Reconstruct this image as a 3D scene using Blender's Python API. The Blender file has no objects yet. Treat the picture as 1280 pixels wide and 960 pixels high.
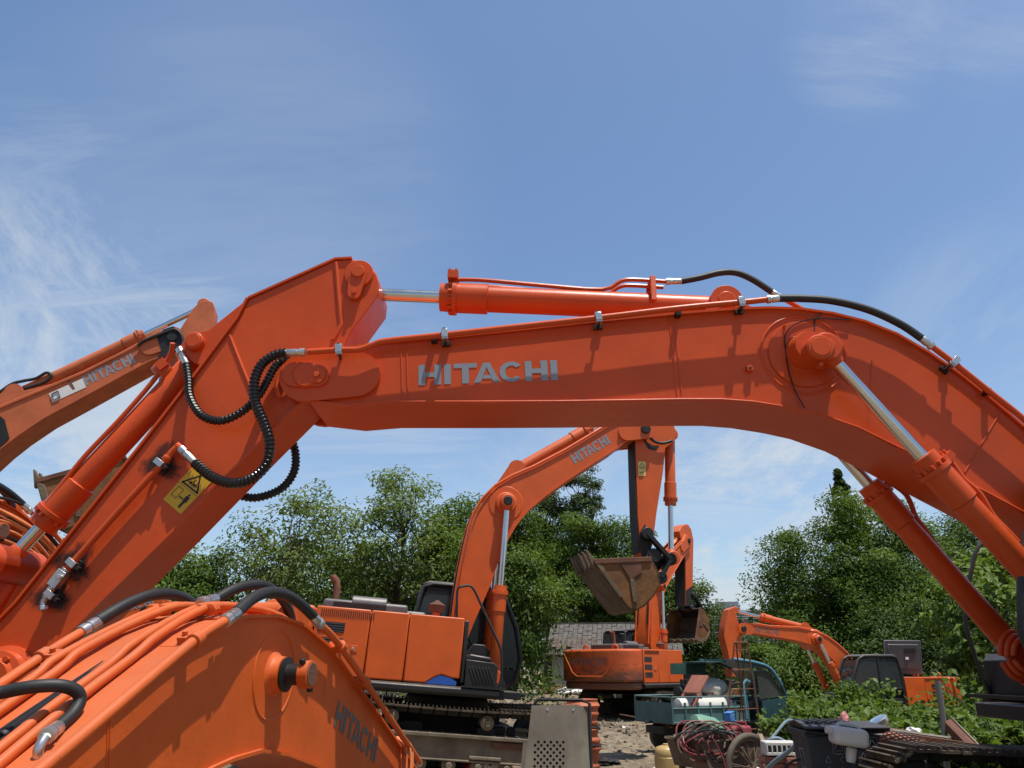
import bpy, bmesh, math, random
import numpy as np
from mathutils import Vector, Matrix, noise

random.seed(11)
scene = bpy.context.scene
COL = scene.collection
V = Vector
rad = math.radians

# ------------------------------------------------------------------ camera
CAM_H, PITCH, FPX = 1.55, rad(20.3), 960.0
cd = bpy.data.cameras.new('camera')
cam = bpy.data.objects.new('camera', cd)
COL.objects.link(cam)
cam.location = (0, 0, CAM_H)
cam.rotation_euler = (math.pi / 2 + PITCH, 0, 0)
cd.sensor_width = 36.0
cd.lens = 36.0 * FPX / 1280.0
cd.clip_start, cd.clip_end = 0.05, 3000
scene.camera = cam
CPOS = V((0, 0, CAM_H))


def sight(px, py):
    a, b = (px - 640) / FPX, (480 - py) / FPX
    return V((a, math.cos(PITCH) - b * math.sin(PITCH), math.sin(PITCH) + b * math.cos(PITCH)))


def at_depth(px, py, Y):
    d = sight(px, py)
    return CPOS + d * (Y / d.y)


class Frame:
    """a machine's own axes: x forward, y to its left, z up"""

    def __init__(self, x, y, z, heading, pitch=0.0):
        self.M = Matrix.Translation((x, y, z)) @ Matrix.Rotation(rad(heading), 4, 'Z') @ Matrix.Rotation(rad(pitch), 4, 'Y')
        self.Mi = self.M.inverted()

    def pt(self, px, py, y):
        o = self.Mi @ CPOS
        d = self.Mi.to_3x3() @ sight(px, py)
        return o + d * ((y - o.y) / d.y)

    def xz(self, px, py, y):
        p = self.pt(px, py, y)
        return (p.x, p.z)

    def path(self, pts, y):
        return [self.pt(p[0], p[1], y) for p in pts]

    def path2(self, pts, y):
        return [self.xz(p[0], p[1], y) for p in pts]


# ------------------------------------------------------------------ materials
MATS = {}


def nt(name):
    m = bpy.data.materials.new(name)
    m.use_nodes = True
    t = m.node_tree
    b = t.nodes['Principled BSDF']
    return m, t, b


def N(t, kind, **kw):
    n = t.nodes.new(kind)
    for k, v in kw.items():
        setattr(n, k, v)
    return n


def noise_node(t, scale, detail=4, rough=0.55, vec=None, dist=0.0):
    n = N(t, 'ShaderNodeTexNoise')
    n.inputs['Scale'].default_value = scale
    n.inputs['Detail'].default_value = detail
    n.inputs['Roughness'].default_value = rough
    n.inputs['Distortion'].default_value = dist
    if vec is not None:
        t.links.new(vec, n.inputs['Vector'])
    return n


def ramp(t, fac, stops):
    r = N(t, 'ShaderNodeValToRGB')
    e = r.color_ramp.elements
    while len(e) > 1:
        e.remove(e[-1])
    e[0].position, e[0].color = stops[0][0], (*stops[0][1], 1)
    for p, c in stops[1:]:
        x = e.new(p)
        x.color = (*c, 1)
    t.links.new(fac, r.inputs['Fac'])
    return r


def mixc(t, fac, a, b, mode='MIX'):
    m = N(t, 'ShaderNodeMix', data_type='RGBA', blend_type=mode)
    for s, v in ((m.inputs[0], fac), (m.inputs[6], a), (m.inputs[7], b)):
        if isinstance(v, (int, float)):
            s.default_value = v
        elif isinstance(v, tuple):
            s.default_value = (*v, 1)
        else:
            t.links.new(v, s)
    return m.outputs[2]


def scl(c, k):
    return tuple(min(1, x * k) for x in c)


def surf(name, base, rough=0.5, metal=0.0, var=0.15, vscale=2.5, dirt=0.0, dirt_col=(0.16, 0.12, 0.08), dirt_scale=1.6,
         bump=0.0, bump_scale=60, speck=0.0, dust_top=0.0, spec=0.5, low=None):
    """painted / worn surface: mottled colour, dirt patches, dust on upward faces, uneven roughness"""
    if name in MATS:
        return MATS[name]
    m, t, b = nt(name)
    tc = N(t, 'ShaderNodeTexCoord')
    co = tc.outputs['Object']
    n1 = noise_node(t, vscale, 5, 0.6, co)
    c = ramp(t, n1.outputs['Fac'], [(0.3, scl(base, 1 - var)), (0.7, scl(base, 1 + var * 0.6))]).outputs['Color']
    if dirt > 0:
        n2 = noise_node(t, dirt_scale, 8, 0.7, co, 0.4)
        lo = 0.72 - 0.34 * dirt
        f = ramp(t, n2.outputs['Fac'], [(lo, (0, 0, 0)), (lo + 0.16, (1, 1, 1))]).outputs['Color']
        mm = N(t, 'ShaderNodeMath', operation='MULTIPLY')
        t.links.new(f, mm.inputs[0])
        mm.inputs[1].default_value = min(0.9, 0.45 + 0.5 * dirt)
        c = mixc(t, mm.outputs[0], c, dirt_col)
    if speck > 0:
        n3 = noise_node(t, 38, 3, 0.7, co)
        f3 = ramp(t, n3.outputs['Fac'], [(0.70 - 0.1 * speck, (0, 0, 0)), (0.74 - 0.1 * speck, (1, 1, 1))]).outputs['Color']
        c = mixc(t, f3, c, scl(dirt_col, 0.7))
    if dust_top > 0:
        g = N(t, 'ShaderNodeNewGeometry')
        sp = N(t, 'ShaderNodeSeparateXYZ')
        t.links.new(g.outputs['Normal'], sp.inputs[0])
        n4 = noise_node(t, 7, 6, 0.65, co)
        mu = N(t, 'ShaderNodeMath', operation='MULTIPLY', use_clamp=True)
        t.links.new(sp.outputs['Z'], mu.inputs[0])
        t.links.new(n4.outputs['Fac'], mu.inputs[1])
        mu2 = N(t, 'ShaderNodeMath', operation='MULTIPLY', use_clamp=True)
        t.links.new(mu.outputs[0], mu2.inputs[0])
        mu2.inputs[1].default_value = dust_top
        c = mixc(t, mu2.outputs[0], c, (0.34, 0.26, 0.19))
    if low:
        s3 = N(t, 'ShaderNodeSeparateXYZ')
        t.links.new(co, s3.inputs[0])
        mp = N(t, 'ShaderNodeMapping')
        mp.inputs['Scale'].default_value = (1.2, 1.2, 5.0)
        t.links.new(co, mp.inputs['Vector'])
        n7 = noise_node(t, 1.6, 8, 0.7, mp.outputs[0], 0.6)
        m7 = N(t, 'ShaderNodeMapRange')
        m7.inputs[1].default_value, m7.inputs[2].default_value = low[1], low[0]
        m7.inputs[3].default_value, m7.inputs[4].default_value = -0.25, 0.42
        t.links.new(s3.outputs['Z'], m7.inputs[0])
        a7 = N(t, 'ShaderNodeMath', operation='ADD')
        t.links.new(n7.outputs['Fac'], a7.inputs[0])
        t.links.new(m7.outputs[0], a7.inputs[1])
        r7 = ramp(t, a7.outputs[0], [(0.52, (0, 0, 0)), (0.75, (0.85, 0.85, 0.85))])
        c = mixc(t, r7.outputs['Color'], c, scl(dirt_col, 0.9))
    t.links.new(c, b.inputs['Base Color'])
    n5 = noise_node(t, 9, 5, 0.6, co)
    mr = N(t, 'ShaderNodeMapRange')
    t.links.new(n5.outputs['Fac'], mr.inputs[0])
    mr.inputs[3].default_value = max(0.03, rough - 0.1)
    mr.inputs[4].default_value = min(1, rough + 0.12)
    t.links.new(mr.outputs[0], b.inputs['Roughness'])
    b.inputs['Metallic'].default_value = metal
    b.inputs['Specular IOR Level'].default_value = spec
    if bump > 0:
        n6 = noise_node(t, bump_scale, 5, 0.6, co)
        bp = N(t, 'ShaderNodeBump')
        bp.inputs['Strength'].default_value = bump
        bp.inputs['Distance'].default_value = 0.02
        t.links.new(n6.outputs['Fac'], bp.inputs['Height'])
        t.links.new(bp.outputs[0], b.inputs['Normal'])
    MATS[name] = m
    return m


OR = (0.62, 0.083, 0.016)
PAINT = surf('fresh_orange_paint', OR, 0.34, var=0.16, vscale=0.9, dirt=0.16, dirt_col=(0.30, 0.045, 0.012), bump=0.16, bump_scale=4, dust_top=0.12, spec=0.30, speck=0.04)
PAINT_E = surf('sunlit_orange_paint', (0.64, 0.114, 0.018), 0.48, var=0.16, vscale=2, dirt=0.26, dirt_col=(0.34, 0.07, 0.02), bump=0.10, bump_scale=25, dust_top=0.40, speck=0.12, spec=0.28)  # the low booms' own paint, slightly yellower than the main orange
PAINT_OLD = surf('faded_orange_paint', (0.52, 0.125, 0.040), 0.6, var=0.22, dirt=0.42, dirt_col=(0.14, 0.075, 0.05), dirt_scale=1.3, speck=0.4, bump=0.15, dust_top=0.3)
PAINT_B = surf('house_orange_paint', (0.66, 0.108, 0.014), 0.42, var=0.12, dirt=0.22, dirt_col=(0.2, 0.09, 0.05), dust_top=0.5, speck=0.12)
PAINT_MUD = surf('muddy_orange_paint', (0.60, 0.105, 0.02), 0.6, var=0.2, low=(1.15, 2.3), dirt=0.5, dirt_col=(0.075, 0.048, 0.03), dirt_scale=1.1, speck=0.4)
CHROME = surf('chrome_rod', (0.72, 0.72, 0.70), 0.16, 1.0, var=0.08)
STEEL = surf('zinc_steel', (0.62, 0.62, 0.6), 0.32, 0.9, var=0.15, vscale=12)
BLACKP = surf('black_paint', (0.018, 0.018, 0.019), 0.42, var=0.3, dust_top=0.35)
RUBBER = surf('black_rubber_hose', (0.017, 0.017, 0.017), 0.55, var=0.3, vscale=8)
SPIRAL = surf('black_spiral_guard', (0.012, 0.012, 0.012), 0.25, var=0.2, vscale=8)
TRACKM = surf('muddy_track_steel', (0.10, 0.075, 0.05), 0.75, 0.2, var=0.5, dirt=0.55, dirt_col=(0.24, 0.18, 0.12), bump=0.4)
FRAMEM = surf('muddy_frame', (0.20, 0.16, 0.11), 0.8, var=0.45, dirt=0.4, dirt_col=(0.05, 0.04, 0.03), bump=0.3)
DARKFR = surf('greasy_black_frame', (0.02, 0.018, 0.016), 0.7, var=0.4, dirt=0.3, dirt_col=(0.08, 0.06, 0.045))
HOOD = surf('grey_engine_cover', (0.11, 0.114, 0.12), 0.45, 0.2, var=0.2, dust_top=0.5)
DECAL = surf('grey_lettering', (0.25, 0.28, 0.32), 0.5, var=0.08)
DECALD = surf('dark_grey_lettering', (0.135, 0.12, 0.11), 0.55, var=0.15)
DECALR = surf('worn_red_grey_lettering', (0.26, 0.12, 0.10), 0.6, var=0.2)
YEL = surf('yellow_sticker', (0.72, 0.43, 0.02), 0.45, var=0.1, vscale=20, speck=0.1)
YELPALE = surf('pale_yellow_sticker', (0.75, 0.6, 0.2), 0.5, var=0.08)
INK = surf('black_ink', (0.012, 0.012, 0.012), 0.5, var=0.1)
WHITEP = surf('white_paint', (0.72, 0.71, 0.68), 0.55, var=0.08, dirt=0.2)
BLUEP = surf('blue_decal', (0.02, 0.10, 0.42), 0.45, var=0.2)
BUCKM = surf('dry_mud_bucket', (0.15, 0.108, 0.068), 0.85, var=0.45, dirt=0.4, dirt_col=(0.09, 0.055, 0.03), bump=0.5, bump_scale=18)
BUCKY = surf('rusty_ochre_steel', (0.20, 0.085, 0.022), 0.7, var=0.5, dirt=0.45, dirt_col=(0.10, 0.045, 0.018), bump=0.35, bump_scale=14)
RUST = surf('rusty_steel', (0.17, 0.07, 0.04), 0.8, var=0.5, dirt=0.3, bump=0.4)
PINKRUST = surf('red_oxide_steel', (0.40, 0.15, 0.10), 0.7, var=0.25, dirt=0.25, bump=0.1)
BEIGE = surf('dusty_beige_steel', (0.27, 0.235, 0.175), 0.55, 0.3, var=0.4, dirt=0.6, dirt_col=(0.14, 0.11, 0.08), vscale=1.5)
TEAL = surf('teal_truck_paint', (0.075, 0.165, 0.165), 0.6, var=0.35, dirt=0.6, dirt_col=(0.12, 0.12, 0.10), dust_top=0.4)
TEALD = surf('dark_teal_paint', (0.025, 0.075, 0.085), 0.45, var=0.4, dirt=0.4, dirt_col=(0.09, 0.085, 0.07))
GREENC = surf('dark_green_tarp', (0.03, 0.085, 0.065), 0.7, var=0.4)
CYAN = surf('light_blue_tube', (0.11, 0.27, 0.36), 0.55, var=0.3, dirt=0.3)
GREYBLUE = surf('grey_blue_tube', (0.17, 0.25, 0.30), 0.5, var=0.2, dirt=0.2)
BIN = surf('charcoal_bin_plastic', (0.030, 0.036, 0.044), 0.55, var=0.25, dirt=0.15, dirt_col=(0.12, 0.11, 0.1), dust_top=0.2)
BINPRINT = surf('faded_white_print', (0.34, 0.35, 0.37), 0.6, var=0.3, vscale=25)
REDPL = surf('faded_red_plastic', (0.33, 0.05, 0.06), 0.55, var=0.2)
REDHOSE = surf('red_hose', (0.21, 0.040, 0.042), 0.5, var=0.3, vscale=10)
PINK = surf('pink_cloth', (0.75, 0.32, 0.33), 0.8, var=0.2)
GASGRN = surf('pale_green_bottle', (0.17, 0.34, 0.24), 0.45, var=0.2, dirt=0.2)
BLUEBOX = surf('blue_plastic', (0.06, 0.22, 0.55), 0.5, var=0.2)
CREAM = surf('cream_plastic', (0.62, 0.55, 0.38), 0.6, var=0.2, dirt=0.15)
WHITEJUG = surf('milky_white_plastic', (0.66, 0.65, 0.60), 0.4, var=0.15, dirt=0.12, dirt_col=(0.3, 0.27, 0.2))
JUGYEL = surf('amber_plastic', (0.50, 0.35, 0.14), 0.4, var=0.25, vscale=6, dirt=0.2)
CARTM = surf('muddy_cart_steel', (0.15, 0.11, 0.08), 0.8, var=0.4, dirt=0.4, dirt_col=(0.06, 0.045, 0.035), bump=0.3)
TYRE = surf('dusty_tyre', (0.12, 0.10, 0.075), 0.85, var=0.4, bump=0.3)
ORWIRE = surf('orange_cord', (0.70, 0.20, 0.06), 0.5, var=0.15)
WALLW = surf('weathered_white_wall', (0.52, 0.51, 0.49), 0.9, var=0.2, dirt=0.35, bump=0.2, bump_scale=8)
WALLB = surf('grey_brown_wall', (0.16, 0.14, 0.12), 0.9, var=0.4, dirt=0.4, bump=0.3, bump_scale=8)
DARKIN = surf('dark_interior', (0.012, 0.011, 0.010), 0.9, var=0.2)
BARK = surf('bark', (0.085, 0.065, 0.045), 0.9, var=0.4, vscale=8, bump=0.6, bump_scale=20)
BARKL = surf('pale_bark', (0.16, 0.13, 0.10), 0.9, var=0.4, vscale=8, bump=0.6, bump_scale=20)
GREASE = surf('black_grease', (0.012, 0.011, 0.010), 0.5, var=0.3)


def glass(name, col=(0.16, 0.19, 0.20), rough=0.06):
    m, t, b = nt(name)
    b.inputs['Base Color'].default_value = (*col, 1)
    b.inputs['Roughness'].default_value = rough
    b.inputs['Transmission Weight'].default_value = 0.8
    b.inputs['IOR'].default_value = 1.35
    b.inputs['Specular IOR Level'].default_value = 0.8
    MATS[name] = m
    return m


GLASS = glass('dark_tinted_glass')
GLASSL = glass('hazy_windscreen_glass', (0.25, 0.27, 0.26), 0.12)


def smudge_mat():
    m, t, b = nt('black_overspray')
    b.inputs['Base Color'].default_value = (0.012, 0.011, 0.010, 1)
    b.inputs['Roughness'].default_value = 0.6
    uv = N(t, 'ShaderNodeAttribute', attribute_name='fade')
    tc = N(t, 'ShaderNodeTexCoord')
    n = noise_node(t, 22, 5, 0.7, tc.outputs['Object'])
    ad = N(t, 'ShaderNodeMath', operation='ADD')
    t.links.new(uv.outputs['Fac'], ad.inputs[0])
    t.links.new(n.outputs['Fac'], ad.inputs[1])
    r = ramp(t, ad.outputs[0], [(0.85, (0, 0, 0)), (1.0, (1, 1, 1))])
    tr = N(t, 'ShaderNodeBsdfTransparent')
    mx = N(t, 'ShaderNodeMixShader')
    sub = N(t, 'ShaderNodeMath', operation='SUBTRACT')
    sub.inputs[1].default_value = 0.0
    mr = N(t, 'ShaderNodeMapRange')
    mr.inputs[1].default_value = 0.75
    mr.inputs[2].default_value = 1.25
    t.links.new(ad.outputs[0], mr.inputs[0])
    t.links.new(mr.outputs[0], mx.inputs[0])
    t.links.new(tr.outputs[0], mx.inputs[1])
    t.links.new(b.outputs[0], mx.inputs[2])
    t.links.new(mx.outputs[0], t.nodes['Material Output'].inputs['Surface'])
    return m


SMUDGE = smudge_mat()


def leaf_mat(name, dark, light, trans=0.35):
    m, t, b = nt(name)
    at = N(t, 'ShaderNodeAttribute', attribute_name='tint')
    r = ramp(t, at.outputs['Fac'], [(0.0, dark), (1.0, light)])
    t.links.new(r.outputs['Color'], b.inputs['Base Color'])
    b.inputs['Roughness'].default_value = 0.5
    b.inputs['Specular IOR Level'].default_value = 0.2
    tl = N(t, 'ShaderNodeBsdfTranslucent')
    t.links.new(mixc(t, 1.0, r.outputs['Color'], (1.0, 1.0, 0.35), 'MULTIPLY'), tl.inputs['Color'])
    mx = N(t, 'ShaderNodeMixShader')
    mx.inputs[0].default_value = trans
    t.links.new(b.outputs[0], mx.inputs[1])
    t.links.new(tl.outputs[0], mx.inputs[2])
    t.links.new(mx.outputs[0], t.nodes['Material Output'].inputs['Surface'])
    return m


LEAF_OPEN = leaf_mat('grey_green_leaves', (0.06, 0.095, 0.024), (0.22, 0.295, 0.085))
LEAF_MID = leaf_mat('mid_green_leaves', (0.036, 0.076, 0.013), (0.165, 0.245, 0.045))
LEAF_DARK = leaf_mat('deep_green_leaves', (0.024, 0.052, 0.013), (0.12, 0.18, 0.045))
LEAF_FIR = leaf_mat('feathery_needles', (0.035, 0.065, 0.025), (0.11, 0.16, 0.065))
LEAF_WEED = leaf_mat('weed_leaves', (0.06, 0.11, 0.022), (0.19, 0.27, 0.07), 0.4)


# ------------------------------------------------------------------ mesh builder
def perp_frame(d):
    d = d.normalized()
    u = V((0, 0, 1)) if abs(d.z) < 0.9 else V((1, 0, 0))
    a = d.cross(u).normalized()
    return a, a.cross(d).normalized()


def cr(pts, n=8):
    """smooth a polyline (Catmull-Rom)"""
    P = [V(p) for p in pts]
    out = []
    for i in range(len(P) - 1):
        p0 = P[max(i - 1, 0)]
        p1, p2 = P[i], P[i + 1]
        p3 = P[min(i + 2, len(P) - 1)]
        for k in range(n):
            s = k / n
            out.append(0.5 * ((2 * p1) + (p2 - p0) * s + (2 * p0 - 5 * p1 + 4 * p2 - p3) * s * s + (3 * p1 - p0 - 3 * p2 + p3) * s ** 3))
    out.append(P[-1])
    return out


def resample(pts, step):
    P = [V(p) for p in pts]
    out, carry = [P[0]], 0.0
    for a, b in zip(P, P[1:]):
        L = (b - a).length
        s = step - carry
        while s < L:
            out.append(a.lerp(b, s / L))
            s += step
        carry = L - (s - step)
    out.append(P[-1])
    return out


def offset2(path, d):
    """offset an x,z polyline sideways"""
    out = []
    for i, p in enumerate(path):
        a = V(path[max(i - 1, 0)])
        b = V(path[min(i + 1, len(path) - 1)])
        t = (b - a).normalized()
        out.append((p[0] - t.y * d, p[1] + t.x * d))
    return out


class MB:
    def __init__(self):
        self.v, self.f, self.fm, self.mats = [], [], [], []

    def slot(self, m):
        if m not in self.mats:
            self.mats.append(m)
        return self.mats.index(m)

    def add(self, vs, fs, m):
        o, s = len(self.v), self.slot(m)
        self.v.extend([tuple(p) for p in vs])
        for f in fs:
            self.f.append(tuple(i + o for i in f))
            self.fm.append(s)

    def box(self, c, s, m, R=None):
        c = V(c)
        vs = []
        for x in (-0.5, 0.5):
            for y in (-0.5, 0.5):
                for z in (-0.5, 0.5):
                    p = V((x * s[0], y * s[1], z * s[2]))
                    vs.append(c + (R @ p if R is not None else p))
        self.add(vs, [(0, 1, 3, 2), (4, 6, 7, 5), (0, 4, 5, 1), (2, 3, 7, 6), (0, 2, 6, 4), (1, 5, 7, 3)], m)

    def bar(self, a, b, w, h, m, up=None):
        a, b = V(a), V(b)
        d = b - a
        x = d.normalized()
        u = V(up) if up is not None else (V((0, 0, 1)) if abs(x.z) < 0.95 else V((0, 1, 0)))
        y = u.cross(x).normalized()
        z = x.cross(y)
        R = Matrix((x, y, z)).transposed()
        self.box((a + b) / 2, (d.length, w, h), m, R)

    def tube(self, path, r, m, n=8, closed=False, caps=True):
        P = [V(p) for p in path]
        k = len(P)
        rr = r if isinstance(r, (list, tuple)) else [r] * k
        T = []
        for i in range(k):
            if closed:
                T.append((P[(i + 1) % k] - P[i - 1]).normalized())
            else:
                T.append((P[min(i + 1, k - 1)] - P[max(i - 1, 0)]).normalized())
        a, b = perp_frame(T[0])
        vs = []
        for i in range(k):
            a = (a - T[i] * a.dot(T[i])).normalized()
            b = T[i].cross(a)
            for j in range(n):
                an = 2 * math.pi * j / n
                vs.append(P[i] + (a * math.cos(an) + b * math.sin(an)) * rr[i])
        fs = []
        for i in range(k if closed else k - 1):
            i2 = (i + 1) % k
            for j in range(n):
                j2 = (j + 1) % n
                fs.append((i * n + j, i * n + j2, i2 * n + j2, i2 * n + j))
        if caps and not closed:
            fs.append(tuple(range(n))[::-1])
            fs.append(tuple((k - 1) * n + j for j in range(n)))
        self.add(vs, fs, m)

    def lathe(self, a, b, prof, m, n=24):
        """prof: (distance from a along a->b, radius)"""
        a, b = V(a), V(b)
        d = (b - a).normalized()
        u, w = perp_frame(d)
        vs, fs = [], []
        for t, r in prof:
            for j in range(n):
                an = 2 * math.pi * j / n
                vs.append(a + d * t + (u * math.cos(an) + w * math.sin(an)) * max(r, 1e-4))
        k = len(prof)
        for i in range(k - 1):
            for j in range(n):
                j2 = (j + 1) % n
                fs.append((i * n + j, i * n + j2, (i + 1) * n + j2, (i + 1) * n + j))
        fs.append(tuple(range(n))[::-1])
        fs.append(tuple((k - 1) * n + j for j in range(n)))
        self.add(vs, fs, m)

    def cyl(self, a, b, r, m, n=20, r1=None):
        a, b = V(a), V(b)
        L = (b - a).length
        r1 = r if r1 is None else r1
        c = min(0.12 * min(r, r1), 0.2 * L)
        self.lathe(a, b, [(0, r - c), (c, r), (L - c, r1), (L, r1 - c)], m, n)

    def prism(self, poly, ext, m):
        """poly: 3-D points of a flat outline, ext: vector"""
        P = [V(p) for p in poly]
        e = V(ext)
        n = len(P)
        vs = P + [p + e for p in P]
        nrm = V((0, 0, 0))
        for i in range(n):
            nrm += P[i].cross(P[(i + 1) % n])
        if nrm.dot(e) > 0:
            P.reverse()
            vs = P + [p + e for p in P]
        fs = [tuple(range(n)), tuple(range(2 * n - 1, n - 1, -1))]
        for i in range(n):
            j = (i + 1) % n
            fs.append((i, n + i, n + j, j))
        self.add(vs, fs, m)

    def plate(self, xz, y0, y1, m):
        self.prism([(p[0], y0, p[1]) for p in xz], (0, y1 - y0, 0), m)

    def build(self, name, parent=None, bevel=0.0, sharp=38, seg=2):
        me = bpy.data.meshes.new(name)
        me.from_pydata(self.v, [], self.f)
        for m in self.mats:
            me.materials.append(m)
        me.polygons.foreach_set('material_index', self.fm)
        me.polygons.foreach_set('use_smooth', [True] * len(self.f))
        me.update()
        try:
            me.set_sharp_from_angle(angle=rad(sharp))
        except Exception:
            pass
        o = bpy.data.objects.new(name, me)
        COL.objects.link(o)
        if parent is not None:
            o.parent = parent
        if bevel > 0:
            b = o.modifiers.new('edge', 'BEVEL')
            b.width, b.segments, b.limit_method, b.angle_limit = bevel, seg, 'ANGLE', rad(40)
            b.harden_normals = False
        return o


def tag(o, label=None, cat=None, group=None, kind=None):
    if label:
        o['label'] = label
    if cat:
        o['category'] = cat
    if group:
        o['group'] = group
    if kind:
        o['kind'] = kind
    return o


def thing(name, label, cat, M=None, loc=(0, 0, 0), rz=0.0, group=None):
    o = bpy.data.objects.new(name, None)
    COL.objects.link(o)
    if M is not None:
        o.matrix_world = M
        l, q, s = M.decompose()
        o.location = l
        o.rotation_euler = q.to_euler()
    else:
        o.location = loc
        o.rotation_euler = (0, 0, rz)
    o.scale = M.to_scale() if M is not None else (1, 1, 1)
    o.empty_display_size = 0.3
    return tag(o, label, cat, group)


def arc(cx, cy, r, a0, a1, n=10, ry=None):
    ry = r if ry is None else ry
    return [(cx + r * math.cos(rad(a0 + (a1 - a0) * i / n)), cy + ry * math.sin(rad(a0 + (a1 - a0) * i / n))) for i in range(n + 1)]


def stadium(c0, r0, c1, r1, n=10):
    a = math.degrees(math.atan2(c1[1] - c0[1], c1[0] - c0[0]))
    return arc(c0[0], c0[1], r0, a + 90, a + 270, n) + arc(c1[0], c1[1], r1, a - 90, a + 90, n)


# ------------------------------------------------------------------ block lettering
KERN = {'T': -0.28, 'A': -0.15}
UNITS = 6.11

def glyph(ch):
    s, h = 0.30, 0.225
    if ch == 'H':
        return 1.0, [[(0, 0), (s, 0), (s, 1), (0, 1)], [(1 - s, 0), (1, 0), (1, 1), (1 - s, 1)], [(s, 0.5 - h / 2), (1 - s, 0.5 - h / 2), (1 - s, 0.5 + h / 2), (s, 0.5 + h / 2)]]
    if ch == 'I':
        return s, [[(0, 0), (s, 0), (s, 1), (0, 1)]]
    if ch == 'T':
        return 1.02, [[(0, 1 - h), (1.02, 1 - h), (1.02, 1), (0, 1)], [(0.51 - s / 2, 0), (0.51 + s / 2, 0), (0.51 + s / 2, 1 - h), (0.51 - s / 2, 1 - h)]]
    if ch == 'A':
        return 1.16, [[(0, 0), (0.29, 0), (0.58, 0.78), (0.58, 1), (0.43, 1)], [(1.16, 0), (0.73, 1), (0.58, 1), (0.58, 0.78), (0.87, 0)], [(0.375, 0.2), (0.785, 0.2), (0.715, 0.38), (0.445, 0.38)]]
    if ch == 'C':
        o = arc(0.53, 0.5, 0.53, 38, 322, 18, 0.51)
        i = arc(0.53, 0.5, 0.27, 42, 318, 18, 0.31)
        q = []
        for k in range(18):
            q.append([o[k], o[k + 1], i[k + 1], i[k]])
        return 1.0, q
    return 0.5, []


def letters(mb, text, o, u, v, height, m, widen=1.0, gap=0.13, lift=0.0):
    """flat block letters; o lower-left corner, u along the line, v up"""
    o, u, v = V(o), V(u).normalized(), V(v).normalized()
    nrm = u.cross(v).normalized()
    x = 0.0
    for ch in text:
        w, polys = glyph(ch)
        for p in polys:
            vs = [o + nrm * lift + (u * (q[0] + x) * widen + v * q[1]) * height for q in p]
            mb.add(vs, [tuple(range(len(vs)))], m)
        x += w + gap + KERN.get(ch, 0)
    return (x - gap) * widen * height


def text_mesh(body, size):
    cu = bpy.data.curves.new('t', 'FONT')
    cu.body, cu.size = body, size
    ob = bpy.data.objects.new('t', cu)
    COL.objects.link(ob)
    bpy.context.view_layer.update()
    me = ob.to_mesh()
    vs = [v.co.copy() for v in me.vertices]
    fs = [tuple(p.vertices) for p in me.polygons]
    ob.to_mesh_clear()
    bpy.data.objects.remove(ob)
    bpy.data.curves.remove(cu)
    return vs, fs


def printed(mb, body, o, u, v, size, m):
    vs, fs = text_mesh(body, size)
    o, u, v = V(o), V(u).normalized(), V(v).normalized()
    mb.add([o + u * p.x + v * p.y for p in vs], fs, m)

# ------------------------------------------------------------------ machine pieces
SHARED = {}


def share(key, name, parent, make, bevel=0.0):
    """build a mesh once, later link further objects to the same mesh"""
    if key not in SHARED:
        o = make().build(name, parent, bevel)
        SHARED[key] = o
        return o
    o = SHARED[key].copy()
    COL.objects.link(o)
    o.parent = parent
    return o


def make_shoes(L=4.7, r=0.46, w=0.6):
    mb = MB()
    hx = L / 2 - r - 0.06
    per = []
    step = 0.2
    R = r + 0.04
    n = int(2 * hx / step)
    for i in range(n + 1):
        s = i / n
        per.append((V((-hx + 2 * hx * s, 0, 2 * r + 0.09 - 0.05 * math.sin(math.pi * s))), 0.0))
    m = int(math.pi * R / step)
    for i in range(1, m):
        a = math.pi * i / m
        per.append((V((hx + R * math.sin(a), 0, r + 0.05 + R * math.cos(a))), a))
    for i in range(n + 1):
        per.append((V((hx - 2 * hx * i / n, 0, 0.01)), math.pi))
    for i in range(1, m):
        a = math.pi + math.pi * i / m
        per.append((V((-hx + R * math.sin(a), 0, r + 0.05 + R * math.cos(a))), a))
    for p, a in per:
        Rm = Matrix.Rotation(a, 3, 'Y')
        mb.box(p, (0.185, w, 0.025), TRACKM, Rm)
        for dx in (-0.07, 0.0, 0.07):
            mb.box(p + Rm @ V((dx, 0, 0.028)), (0.018, w - 0.02, 0.035), TRACKM, Rm)
        for y in (-0.09, 0.09):
            mb.box(p + Rm @ V((0, y, -0.05)), (0.17, 0.045, 0.08), DARKFR, Rm)
    return mb


def make_track_frame():
    mb = MB()
    mb.box((0, 0, 0.42), (3.3, 0.34, 0.34), FRAMEM)
    mb.prism([(-1.65, -0.24, 0.62), (1.65, -0.24, 0.62), (1.75, -0.24, 0.56), (-1.75, -0.24, 0.56)], (0, 0.48, 0), FRAMEM)
    mb.box((0, 0, 0.245), (3.2, 0.42, 0.03), FRAMEM)
    for x in (-0.95, 0.55):
        mb.box((x, 0, 0.30), (0.5, 0.44, 0.05), FRAMEM)
        mb.box((x, 0, 0.66), (0.28, 0.2, 0.12), DARKFR)
    mb.box((0.95, -0.19, 0.5), (0.62, 0.03, 0.09), RUST)
    return mb


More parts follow.
